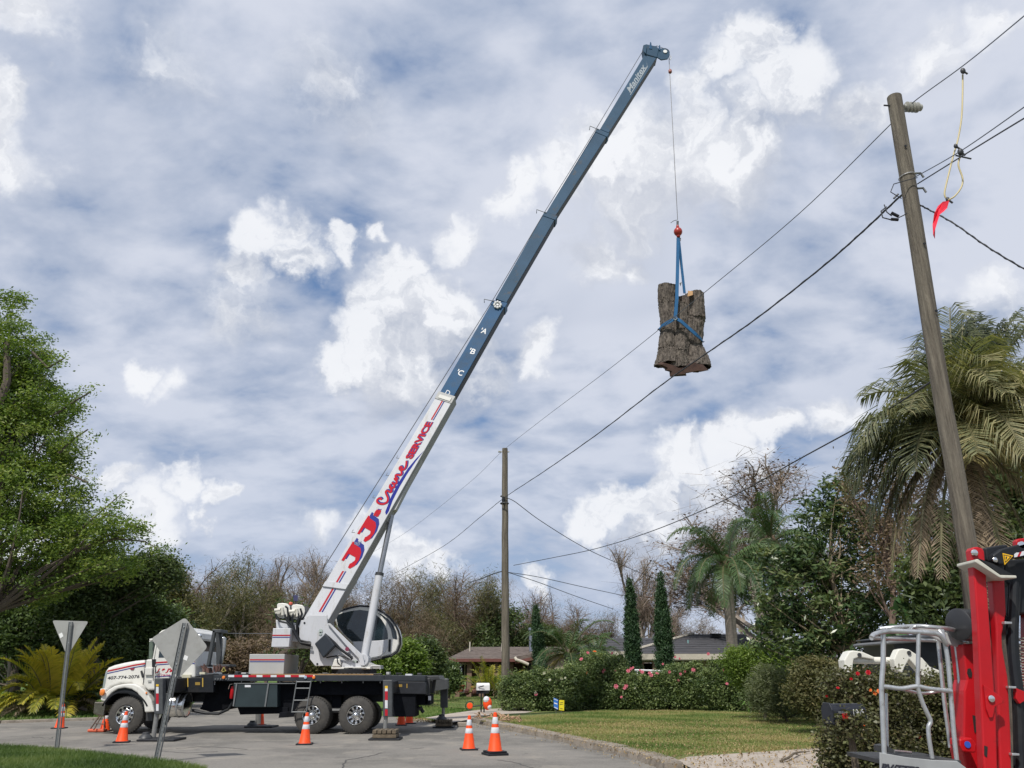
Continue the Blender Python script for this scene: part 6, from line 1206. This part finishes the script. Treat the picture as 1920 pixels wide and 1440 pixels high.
# forward wing gable with cream gutter
g0, g1, g2 = P(966,1232,Y1-3), P(1060,1212,Y1-3), P(1150,1236,Y1-3)
slab([g0, g1, Vector((g1.x,Y1+3,g1.z)), Vector((g0.x,Y1+3,g0.z))], .22, 'gable_roof', roofm, H1); slab([g1, g2, Vector((g2.x,Y1+3,g2.z)), Vector((g1.x,Y1+3,g1.z))], .22, 'gable_roof', roofm, H1)
b = B(); b.prism([(g0.x,g0.z-.4),(g0.x,g0.z-.22),(g1.x,g1.z-.22),(g2.x,g2.z-.22),(g2.x,g2.z-.4),(g1.x,g1.z-.44)], Y1-3.06, Y1-3.0); b.done('barge_board', fasb, H1)
b = B(); b.prism([(g0.x+1,0),(g0.x+1,g0.z-.3),(g1.x,g1.z-.45),(g2.x-1,g2.z-.3),(g2.x-1,0)], Y1-2.6, Y1-2.4); b.done('gable_wall', mat('stucco_pink',(.36,.28,.24),.9), H1)
b = B(); b.tube([P(966,1233,Y1-3.2),P(968,1237,Y1-3.3),P(980,1241,Y1-3.3),P(991,1246,Y1-3.3)], .10, 8); b.done('downpipe', fas, H1, smooth=True)
for px in (993, 1002): b = B(); p = P(px,1247,Y1-2.62); b.box(p.x-.12,p.x+.12,Y1-2.64,Y1-2.6,p.z-.35,p.z+.1); b.done('window', dk, H1)
b = B(); p = P(997,1209,Y1+2); b.lathe([(.19,-.6),(.19,1.0),(.24,1.0),(.24,1.12),(.19,1.15)], p, n=16); b.done('chimney', mat('chimney_metal',(.22,.24,.30),.5,.5,var=.15), H1, smooth=True)
for px, py in ((881,1213),(941,1216)): b = B(); p = P(px,py,Y1+2); b.tube([p-Vector((0,0,.4)),p+Vector((0,0,.35))], .05, 8); b.done('vent_pipe', fas, H1)
Y2 = 50.0
H2 = thing('dark_roof_house', 'low tan house with dark shingle roof and pale fascia behind the cypresses', 'house', gz(1270,Y2+3,.1))
a0, a1 = P(1120,1222,Y2-1), P(1215,1219,Y2-1); a1.z = a0.z; c0, c1 = P(1138,1196,Y2+6), P(1240,1196,Y2+6); c1.z = c0.z
courses(a0, a1, c1, c0, 8, H2, roofd)
slab([a0, c0, Vector((a0.x-2,Y2+12,a0.z)), Vector((a0.x-2,Y2+6,a0.z))], .06, 'roof_hip', roofd, H2)
b = B(); b.box(a0.x, a1.x, Y2-1.1, Y2-1.0, a0.z-.22, a0.z+.02); b.done('fascia', fas, H2)
f0, f1 = P(1172,1226,Y2-4), P(1440,1222,Y2-4); f1.z = f0.z; r0_, r1_ = P(1300,1189,Y2+2), P(1400,1190,Y2+2); r1_.z = r0_.z
courses(f0, f1, r1_, r0_, 9, H2, roofd)
slab([f0+Vector((0,0,.02)), r0_, Vector((r0_.x,Y2+10,f0.z)), Vector((f0.x,Y2+8,f0.z))], .06, 'roof_hip', roofd, H2)
b = B(); b.tube([f0+Vector((-.1,0,.05)), r0_+Vector((0,0,.05))], .09, 6); b.done('roof_edge', fas, H2)
b = B(); b.box(f0.x-.1, f1.x, Y2-4.1, Y2-4.0, f0.z-.30, f0.z+.0); b.done('fascia', fas, H2)
b = B(); b.box(f0.x+.3, f1.x, Y2-4.0, Y2+5, f0.z-.36, f0.z-.30); b.done('soffit', fas, H2)
b = B(); b.box(P(1238,1240,Y2-2).x, f1.x, Y2-2.0, Y2-1.8, 0, f0.z-.36); b.box(P(1130,1240,Y2-2).x, P(1200,1240,Y2-2).x, Y2-.6, Y2-.4, 0, a0.z-.22); b.done('wall', wallp, H2)
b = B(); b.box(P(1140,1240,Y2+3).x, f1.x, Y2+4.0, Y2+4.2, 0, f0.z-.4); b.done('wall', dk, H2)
for px in (1203, 1226, 1236): b = B(); x = P(px,1240,Y2-3.7).x; b.box(x-.1,x+.1,Y2-3.8,Y2-3.6,0,f0.z-.36); b.done('carport_post', mat('post_brown',(.19,.12,.085)), H2)
for px0, px1 in ((1262,1276),(1284,1310),(1338,1366)):
    b = B(); p = P(px0,1228,Y2-2.02); q = P(px1,1244,Y2-2.02); b.box(p.x,q.x,Y2-2.04,Y2-2.0,q.z-.4,p.z); w_ = b.done('window', dk, H2)
    b = B(); b.box(p.x-.06,q.x+.06,Y2-2.08,Y2-2.04,p.z,p.z+.07); b.box((p.x+q.x)/2-.03,(p.x+q.x)/2+.03,Y2-2.08,Y2-2.04,q.z-.4,p.z); b.done('window_frame', fas, w_)
b = B(); p = P(1340,1192,Y2+1); b.box(p.x-.3,p.x+.3,Y2+.6,Y2+1.0,p.z-.1,p.z+.12); b.done('roof_vent', black, H2)
b = B(); b.tube([P(1290,1210,Y2-1)-Vector((0,0,.3)),P(1290,1200,Y2-1)], .05, 6); b.done('vent_pipe', mat('teal_pipe',(.2,.35,.35),.5), H2)
t = thing('trailer_rail', 'low white rail of a parked trailer behind the pink blooms', 'rail', gz(1225,40))
b = B(); b.tube([P(1190,1256.5,40),P(1262,1258.5,40)], .05, 6); b.tube([P(1218,1261.5,40),P(1254,1262.5,40)], .045, 6); b.done('rail', mat('rail_white',(.65,.66,.66),.5), t)
b = B()
for px in (1195,1220,1254): p = P(px,1257,40); b.tube([p, Vector((p.x,40,.1))], .03, 6)
b.done('rail_posts', mat('rail_white',(.65,.66,.66)), t)
# potted plants at the porch
for px, py0, py1, w_, lab in ((863,1297,1284,8.5,'terracotta pot with a spiky plant left of the porch plants'),(890,1297,1286,7,'terracotta pot half hidden behind the white mailbox')):
    Yp = 53; c = P(px,py0,Yp); k = mpp(px,py0,Yp); t = thing('potted_plant', lab, 'potted plant', (c.x,Yp,c.z)); h = P(px,py1,Yp).z-c.z
    b = B(); b.lathe([(w_*k*.65,0),(w_*k*.95,h*.75),(w_*k*1.1,h*.76),(w_*k*1.1,h),(w_*k*.9,h),(w_*k*.8,h*.8)], c, n=20); b.done('pot', terr, t, smooth=True)
    V, F, T = [], [], []
    for kk in range(16): a = rng.uniform(0,6.28); frond(V, F, T, (c.x,Yp,c.z+h*.9), (math.cos(a)*.5,math.sin(a)*.5,1), .9, 1.2, 10, .25, .03, .6, .5)
    fin(V, F, T, L_lit, t, 'foliage')
t = thing('garden_cart', 'dark jumble of garden things beside the pots', 'garden cart', P(880,1299,52.5)); b = B(); b.tube([P(874,1292,52),P(880,1297,52),P(890,1298,52)], .08, 6); b.ball(P(876,1297,52),.2,5); b.ball(P(889,1298,52),.18,5); b.done('cart', mat('rust_metal',(.12,.05,.04),.8), t)
for k, (px, lab) in enumerate(((915,'feathery potted areca before the brick porch, left one'),(938,'feathery potted areca before the brick porch, beside the pole'))):
    palm('areca_palm', lab, 'palm', gz(px,51), gz(px,51,.5), 0, aspec(14,40,85,1.9,1.5,26,.4,.04,.35,.4,L_areca,.3))
# ================================================================== mailboxes and yard things
def mbox_body(w, h, l, c, ax, m, parent, name='box_body'):
    sec = [(-w/2,0),(w/2,0),(w/2,h-w/2)] + [(w/2*math.cos(a), h-w/2+w/2*math.sin(a)) for a in np.linspace(0,math.pi,9)[1:-1]] + [(-w/2,h-w/2)]
    ax = Vector(ax).normalized(); s = Vector((-ax.y, ax.x, 0)); c = Vector(c); n = len(sec); b = B(); b.add([c+s*x+Vector((0,0,z)) for x,z in sec]+[c+ax*l+s*x+Vector((0,0,z)) for x,z in sec], [tuple(range(n)),tuple(range(2*n-1,n-1,-1))]+[(i,i+n,(i+1)%n+n,(i+1)%n) for i in range(n)]); return b.done(name, m, parent, bevel=.006)
Ym = 33.6
t = thing('mailbox', 'white mailbox on two dark posts beside the driveway', 'mailbox', P(906,1346,Ym))
c = P(893.5,1294.5,Ym); mbox_body(.24, .28, .52, c, (1,.25,0), mat('mailbox_white',(.72,.72,.73),.4), t)
b = B(); b.box(c.x, c.x+.5, Ym-.02, Ym+.2, c.z-.12, c.z-.005); b.done('shelf', black, t)
for px in (902.5, 908): b = B(); p = P(px,1296,Ym); b.tube([p, Vector((p.x, Ym, .1))], .028, 8); b.done('post', black, t)
b = B(); b.strip([P(897,1289,Ym-.13),P(901,1287.5,Ym-.13),P(907,1286,Ym-.13)], .04, .003, (0,-1,0)); b.done('emblem', tblk, t)
Ye = 33.0
t = thing('lawn_edger', 'orange and white power edger leaning level against the mailbox posts', 'garden tool', P(895,1330,Ye))
b = B(); b.tube([P(882,1325,Ye),P(908,1322,Ye-.1)], .022, 8); b.done('shaft', black, t)
b = B(); b.lathe([(.10,0),(.12,.03),(.10,.06)], P(881,1323.5,Ye), (0,-1,0), 18); b.done('blade_guard', orange, t, smooth=True)
b = B(); b.tube([P(881,1323.5,Ye-.02)+Vector((.17*math.cos(a),0,.17*math.sin(a))) for a in np.linspace(.5,5.2,16)], .018, 6); b.done('guard_ring', black, t)
b = B(); b.ball(P(914,1319,Ye-.1), .22, 8, (.8,.7,1.1)); b.done('engine', orange, t, smooth=True)
b = B(); b.ball(P(912,1312,Ye-.15), .13, 6); b.ball(P(917,1325,Ye-.15), .1, 6); b.done('engine_cover', reflw, t)
for (q, m, lab, ln) in (([(1038,1308),(1046.5,1311.5),(1046.5,1331),(1038.5,1327)], mat('sign_blue',(.03,.16,.55),.5), 'small blue yard sign, left of the pair before the rose bush', 0), ([(1048.5,1312.5),(1058,1313),(1057.5,1332.5),(1048,1331.5)], mat('sign_yellow',(.75,.62,.02),.5), 'small yellow yard sign, right of the pair before the rose bush', 1)):
    Yy = 32.2; t = thing('yard_sign', lab, 'yard sign', P(q[3][0]+4,1340,Yy)); b = B(); b.px(q, Yy, .01); b.done('sign_panel', m, t)
    b = B(); p = P(q[3][0]+4,1331,Yy+.012); b.tube([p, Vector((p.x,p.y,.1))], .008, 5); b.done('stake', galv, t)
    b = B()
    if ln == 0: b.px([(1038.3,1310),(1046,1313),(1046,1314),(1038.3,1311)],Yy-.003,.002); b.px([(1039,1317),(1045,1319),(1045,1321),(1039,1319)],Yy-.003,.002); b.px([(1039,1325),(1045.5,1328),(1045.5,1329.5),(1039,1326.5)],Yy-.003,.002)
    else: b.px([(1050,1317.5),(1056,1316),(1056,1317),(1050,1318.5)],Yy-.003,.002); b.px([(1049.5,1320.5),(1056,1319.5),(1056,1320.5),(1049.5,1321.5)],Yy-.003,.002); b.px([(1050,1328),(1055,1328.5),(1055,1329.5),(1050,1329)],Yy-.003,.002)
    b.done('print', tagw if ln == 0 else tblk, t)
# black mailbox in the roses
Yk = 9.55
t = thing('mailbox', 'black mailbox with white house numbers half buried in red roses', 'mailbox', (P(1580,1400,Yk).x, Yk+.1, 0))
c = P(1557,1356,Yk-.25); mbox_body(.17, .20, .44, Vector((c.x-.01,c.y+.0,c.z)), (1,.30,0), mat('mailbox_black',(.02,.022,.03),.35,var=.2), t)
d_ = Vector((1,.30,0)).normalized(); s_ = Vector((-d_.y,d_.x,0))
b = B(); o = c + Vector((-.025,0,0)); b.add([o+s_*x+Vector((0,0,z))+d_*k for k in (0,.02) for x,z in ((-.095,-.01),(.095,-.01),(.095,.14),(.055,.21),(-.055,.21),(-.095,.14))], [(0,1,2,3,4,5),(11,10,9,8,7,6)]+[(i,i+6,(i+1)%6+6,(i+1)%6) for i in range(6)]); b.done('door', mat('mailbox_black',(.02,.022,.03)), t, bevel=.005)
front = lambda l, h, e=.004: c + d_*l - s_*(.085+e) + Vector((0,0,h))
lettering('1908', lambda u,v: front(.25+.14*u, .075+.07*v), tagw, t, bold=.02)
b = B(); b.hexa([front(.05,.10,.012),front(.17,.10,.012),front(.17,.125,.012),front(.05,.125,.012)],[front(.05,.10,.004),front(.17,.10,.004),front(.17,.125,.004),front(.05,.125,.004)]); b.done('latch', galv, t)
b = B(); b.hexa([front(.09,.035,.02),front(.17,.05,.02),front(.16,.105,.02),front(.09,.10,.02)],[front(.09,.035,.012),front(.17,.05,.012),front(.16,.105,.012),front(.09,.10,.012)]); b.done('signal_flag', red, t)
b = B(); q = c+d_*.25; b.tube([Vector((q.x,q.y,0)),Vector((q.x,q.y,c.z))], .04, 8); b.done('post', cribwood, t)
# ================================================================== white compact loader behind the basket
Yw = 12.6
t = thing('compact_loader', 'white compact loader with raised arms parked behind the metal work basket', 'loader', gz(1720,Yw+.8))
wl = mat('loader_white', (.70,.69,.62), .4, var=.05)
b = B(); b.px([(1583,1238),(1592,1222),(1600,1219.5),(1617,1222),(1640,1232),(1640,1237),(1612,1232),(1601,1236),(1598,1260),(1596,1274),(1588,1275)], Yw-.1, .25); b.done('lift_arm', wl, t, bevel=.015)
b = B(); b.tube([P(1598,1238,Yw),P(1690,1239,Yw)], .052, 14); b.done('arm_cross_tube', wl, t, smooth=True)
b = B(); b.lathe([(.03,0),(.03,.02)], P(1611,1228,Yw-.1), (0,-1,0), 12); b.lathe([(.03,0),(.03,.02)], P(1704,1224,Yw-.2), (0,-1,0), 12); b.done('arm_pin', darksteel, t)
b = B(); b.px([(1676,1236),(1684,1218),(1693,1216),(1705,1218),(1730,1234),(1744,1250),(1775,1262),(1808,1278),(1812,1300),(1790,1304),(1735,1284),(1728,1262),(1705,1236),(1697,1250),(1692,1262),(1680,1256)], Yw-.2, .18); b.done('lift_arm', wl, t, bevel=.015)
b = B(); b.px([(1742,1259),(1757,1263),(1757,1272),(1742,1268)], Yw-.215, .012); b.done('arm_recess', greyw, t)
b = B(); b.px([(1660,1196),(1700,1190),(1790,1190),(1800,1200),(1800,1300),(1700,1290),(1676,1206)], Yw+.3, 1.2); b.done('cab', mat('loader_dark',(.03,.035,.04),.4,var=.2), t, bevel=.03)
b = B(); b.px([(1663,1203),(1700,1196),(1755,1193),(1800,1188),(1810,1200),(1700,1206),(1663,1208)], Yw+.1, 1.3); b.done('cab_roof', mat('loader_grey',(.12,.125,.13),.5), t, bevel=.03)
b = B(); b.px([(1720,1196),(1752,1180),(1790,1171),(1840,1172),(1850,1230),(1812,1204),(1790,1200)], Yw+.2, .1); b.done('rear_cover', greyw, t, bevel=.02)
b = B(); b.px([(1795,1240),(1860,1240),(1860,1330),(1795,1330)], Yw-.1, 1.5); b.done('engine_cover', wl, t, bevel=.03)
for dx, r_ in ((1690,.33),(1790,.33)): 
    p = P(dx,1340,Yw-.1); p.z = r_; b = B(); b.lathe([(r_*.5,0),(r_*.9,.02),(r_,.06),(r_,.2),(r_*.9,.25)], p, (0,1,0), 24); b.done('tyre', rubber, t, smooth=True)
b = B(); b.px([(1688,1280),(1735,1296),(1810,1330),(1810,1350),(1680,1345)], Yw-.02, .7); b.done('frame', wl, t, bevel=.02)
# ================================================================== spider lift with basket
YL = 7.2
t = thing('spider_lift', 'red articulated spider lift with folded arms at the right edge', 'aerial lift', (P(1880,1300,YL).x, YL+.2, 0))
def bar(pts0, Y, d, name, m=red, bev=.012): b = B(); b.px(pts0, Y, d); return b.done(name, m, t, bevel=bev)
bar([(1821,1032),(1824,1026),(1833,1025),(1843,1028),(1846,1034),(1852,1112),(1860,1220),(1868,1340),(1872,1500),(1848,1500),(1840,1330),(1833,1170),(1826,1070)], YL-.35, .10, 'outer_arm')
bar([(1860,1078),(1884,1086),(1887,1150),(1879,1190),(1880,1215),(1890,1270),(1896,1380),(1898,1500),(1878,1500),(1872,1350),(1868,1180)], YL-.25, .09, 'inner_arm')
bar([(1805,1208),(1834,1206),(1838,1290),(1844,1400),(1848,1500),(1824,1500),(1812,1440),(1806,1410),(1808,1320),(1808,1295),(1813,1275)], YL+.02, .22, 'base_arm')
bar([(1845,1284),(1868,1300),(1880,1310),(1880,1318),(1866,1325),(1862,1345),(1856,1346),(1850,1330)], YL-.37, .02, 'lug', bev=.004)
b = B(); b.px([(1815,1254),(1820,1253),(1823,1262),(1822,1270),(1817,1270),(1814,1262)], YL+.012, .008); b.px([(1824,1341),(1829,1342),(1833,1372),(1828,1374)], YL+.012, .008); b.px([(1846,1398),(1852,1400),(1851,1420),(1846,1416)], YL-.356, .006); b.done('slot', dk, t)
for px, py, r_, Y in ((1826.5,1036.5,.028,YL-.36),(1858,1310,.026,YL-.375),(1865,1050,.022,YL-.37),(1901,1110,.03,YL-.2)):
    b = B(); b.lathe([(r_,0),(r_,.012),(r_*.5,.02)], P(px,py,Y), (0,-1,0), 16); b.done('pin', chrome, t, smooth=True)
bar([(1847,1027),(1874,1022),(1890,1021),(1892,1035),(1880,1070),(1850,1050)], YL-.30, .20, 'knuckle', black)
bar([(1878,1029),(1920,1018),(1960,1010),(1960,1040),(1900,1046),(1886,1058),(1875,1058),(1862,1050),(1862,1040)], YL-.38, .12, 'upper_boom', black)
b = B(); b.px([(1880,1037),(1900,1042),(1884,1059)], YL-.386, .005); w_ = b.done('warning_sign', mat('warn_yellow',(.80,.45,.01),.4,var=.03), t)
b = B(); b.px([(1881.8,1039.5),(1897,1043),(1885,1055)], YL-.389, .002); b.px([(1883.2,1041.5),(1894,1044),(1885.6,1052.6)], YL-.391, .001); wq = b.done('warning_outline', tblk, w_); b = B(); b.px([(1883.2,1041.5),(1894,1044),(1885.6,1052.6)], YL-.393, .0015); b.done('warning_field', mat('warn_yellow',(.80,.45,.01)), w_); b = B(); b.px([(1886,1043.5),(1888.4,1044),(1887.2,1048.6),(1885.9,1048.4)], YL-.396, .002); b.done('warning_mark', tblk, w_)
b = B(); b.px([(1902,1039),(1906,1036),(1911,1036),(1907,1044),(1902,1045)], YL-.386, .004); b.px([(1916,1034),(1925,1032),(1925,1036),(1920,1041),(1912,1043)], YL-.386, .004); b.done('stripe_tape', reflw, t)
b = B(); b.px([(1907,1044),(1911,1036),(1916,1034),(1912,1043)], YL-.386, .004); b.done('stripe_tape', sred, t)
b = B(); b.px([(1905,1014),(1910,1010),(1960,1004),(1960,1018),(1906,1024)], YL-.34, .06); b.done('upper_lug', red, t, bevel=.008)
b = B(); b.lathe([(.03,0),(.03,.02)], P(1914,1022,YL-.36), (0,-1,0), 14); b.done('pin', chrome, t)
b = B(); b.px([(1829,1049),(1834,1048),(1876,1078),(1906,1079),(1907,1084),(1878,1084),(1873,1082),(1829,1054)], YL-.46, .30); ft_ = b.done('foot_plate', mat('plate_cream',(.50,.49,.42),.5), t, bevel=.006)
b = B(); b.px([(1835,1047),(1862,1057),(1900,1078),(1877,1077.5)], YL-.45, .28); b.done('plate_rubber', black, ft_)
bar([(1883,1050),(1960,1046),(1960,1150),(1900,1150),(1893,1100),(1884,1086)], YL-.16, .3, 'rear_mount', black)
cy0, cy1 = P(1792,1172,YL+.15), P(1850,1174,YL+.25)
b = B(); c = P(1796,1171,YL-.05); b.lathe([(.125,0),(.138,.01),(.138,.45),(.12,.5)], c, (.94,.34,0), 32); mt_ = b.done('rotary_actuator', mat('actuator_black',(.03,.031,.034),.4,.1,var=.2), t, smooth=True)
bar([(1700,1174),(1735,1171),(1800,1195),(1812,1213),(1806,1216),(1770,1206),(1720,1180)], YL+.1, .03, 'actuator_bracket', greyw)
for k, (a, c_, w_) in enumerate((([(1902,1090),(1898,1180),(1900,1240),(1908,1310),(1912,1400),(1914,1500)],None,.035),([(1908,1095),(1903,1180),(1905,1240),(1914,1310),(1917,1400),(1920,1500)],None,.03),([(1895,1100),(1892,1190),(1896,1240),(1903,1310),(1906,1400),(1906,1500)],None,.025))):
    b = B(); b.tube(catmull([tuple(P(x,y,YL-.22+.02*k)) for x,y in a],4), w_, 8); b.done('hydraulic_hose', black, t, smooth=True)
for y, x in ((1165,1884),(1286,1892),(1412,1898)): b = B(); b.px([(x,y),(x+14,y+1),(x+14,y+5),(x,y+5)], YL-.30,.05); b.done('hose_clamp', alu, t, bevel=.004)
b = B(); pts = []
for k in range(260): a = k*.55; y = 1195+ k*.95; pts.append(P(1916+ .03*k*.6, y, YL-.1)+Vector((.045*math.cos(a), .045*math.sin(a), 0)))
b.tube(pts, .007, 5); b.done('coiled_cable', mat('coil_grey',(.22,.20,.17),.5), t, smooth=True)
bar([(1926,1100),(1960,1100),(1965,1500),(1936,1500)], YL-.05, .12, 'rear_arm'); bar([(1905,1290),(1925,1298),(1925,1312),(1912,1320),(1905,1310)], YL-.28,.04,'lug', bev=.004)
b = B(); b.px([(1874,1367),(1882,1383),(1881,1386),(1871,1387),(1870,1384)], YL-.02, .004); b.done('warning_sign', mat('warn_yellow',(.80,.45,.01)), t)
b = B(); b.lathe([(.10,0),(.10,.12),(.06,.14)], P(1816,1395,YL-.05), (0,-1,0), 18); bar([(1799,1386),(1822,1383),(1832,1396),(1830,1412),(1806,1410),(1799,1398)], YL-.14, .16, 'pivot_block', red); b = B(); b.lathe([(.026,0),(.026,.004)], P(1814,1396,YL-.145), (0,-1,0), 16); b.done('round_sticker', mat('sticker_blue',(.03,.10,.5),.4), t)
b = B(); b.box(P(1848,1500,YL).x-.25, P(1848,1500,YL).x+1.3, YL-.3, YL+.7, .35, .62); b.done('chassis', red, t, bevel=.03)
for dx, dy in ((-.1,-.15),(1.0,-.15),(-.1,.55),(1.0,.55)):
    b = B(); x = P(1848,1500,YL).x; b.tube([(x+dx,YL+dy,.5),(x+dx-.0,YL+dy,.03)], .05, 8); b.lathe([(.12,0),(.12,.03)], (x+dx,YL+dy,.004), n=16); b.done('leg', red, t)
# basket
BK = thing('work_basket', 'dented aluminium tube work basket with grey nameplate in front of the roses', 'lift basket', (P(1725,1420,YL-.1).x, YL, P(1725,1420,YL).z))
YA, YB2 = YL-.42, YL+.25
def tb(name, pts, r=.019, m=alu): b = B(); b.tube(catmull([tuple(P(*q)) for q in pts], 5), r*.86, 12); return b.done(name, m, BK, smooth=True)
tb('corner_post', [(1656,1188,YA),(1656,1240,YA),(1653,1288,YA),(1655,1340,YA),(1658,1413,YA)], .024)
tb('corner_post', [(1662,1300,YA+.1),(1663,1360,YA+.1),(1664,1400,YA+.1)], .014)
tb('front_post', [(1722.5,1186,YA),(1721.5,1240,YA),(1721,1290,YA)], .020)
tb('front_post', [(1721,1290,YA),(1730,1318,YA),(1740,1340,YA),(1745,1353,YA),(1741,1364,YA),(1742,1385,YA),(1748,1422,YA)], .020)
tb('corner_post', [(1766,1180,YA+.05),(1776,1230,YA+.05),(1782,1290,YA+.05),(1788,1370,YA+.05),(1794,1426,YA+.05)], .021)
tb('rear_post', [(1758,1190,YB2),(1763,1240,YB2),(1770,1310,YB2),(1778,1370,YB2),(1782,1402,YB2)], .021)
tb('rear_post', [(1790,1196,YB2-.1),(1796,1240,YB2-.1),(1802,1310,YB2-.1),(1808,1384,YB2-.1)], .020)
tb('top_rail', [(1634,1196,YA-.1),(1641,1189,YA-.06),(1665,1183.5,YA),(1700,1184,YA),(1745,1187,YA),(1762,1191,YA),(1772,1204,YA+.02),(1775,1209,YA+.04)], .024)
tb('top_rail', [(1634,1197,YA-.1),(1650,1197,YA+.15),(1700,1199,YA+.3),(1745,1201,YB2),(1790,1203,YB2),(1810,1205,YB2)], .018)
tb('upper_rail', [(1650,1179,YA+.3),(1680,1176,YA+.25),(1720,1174,YA+.1),(1750,1176,YA+.05),(1780,1179,YA+.2),(1795,1183,YB2)], .020)
tb('rail_link', [(1654,1190,YA),(1657,1184,YA+.1),(1662,1180,YA+.28)], .018); tb('rail_link', [(1704,1184,YA),(1710,1177,YA+.1),(1717,1175,YA+.1)], .018); tb('rail_link', [(1760,1182,YA+.05),(1768,1192,YA+.03),(1775,1208,YA+.04)], .018)
tb('middle_rail', [(1651,1287,YA),(1665,1288,YA),(1690,1291,YA),(1720,1287,YA),(1740,1291,YA),(1784,1296,YA+.03)], .021)
tb('middle_rail', [(1660,1288,YA+.15),(1690,1292,YA+.3),(1730,1300,YB2),(1760,1296,YB2),(1785,1293,YB2),(1810,1295,YB2)], .016)
nb_ = [(1650,1411),(1700,1420),(1748,1425),(1795,1427),(1812,1440),(1815,1500),(1652,1500)]
b = B(); b.px(nb_, YA-.03, .02); np_ = b.done('nameplate', mat('plate_grey',(.36,.37,.37),.5,.3,var=.1), BK, bevel=.004)
lettering('PV/TTES', lambda u,v: P(1652+72*u, 1445-14*v+7*u, YA-.036), tblk, np_, bold=.04, shear=.2)
b = B(); p0 = P(1655,1418,YA); p1 = P(1800,1418,YA); b.box(p0.x, p1.x, YA+.0, YB2+.05, p0.z-.06, p0.z-.03); b.done('floor', darksteel, BK)
b = B(); b.px([(1648,1398),(1660,1396),(1676,1406),(1676,1412),(1649,1409)], YA+.02,.1); b.done('bracket', darksteel, BK); b = B(); b.tube([P(1676,1408,YA+.1),P(1708,1411,YA+.2)], .012, 6); b.done('toe_rail', alu, BK)
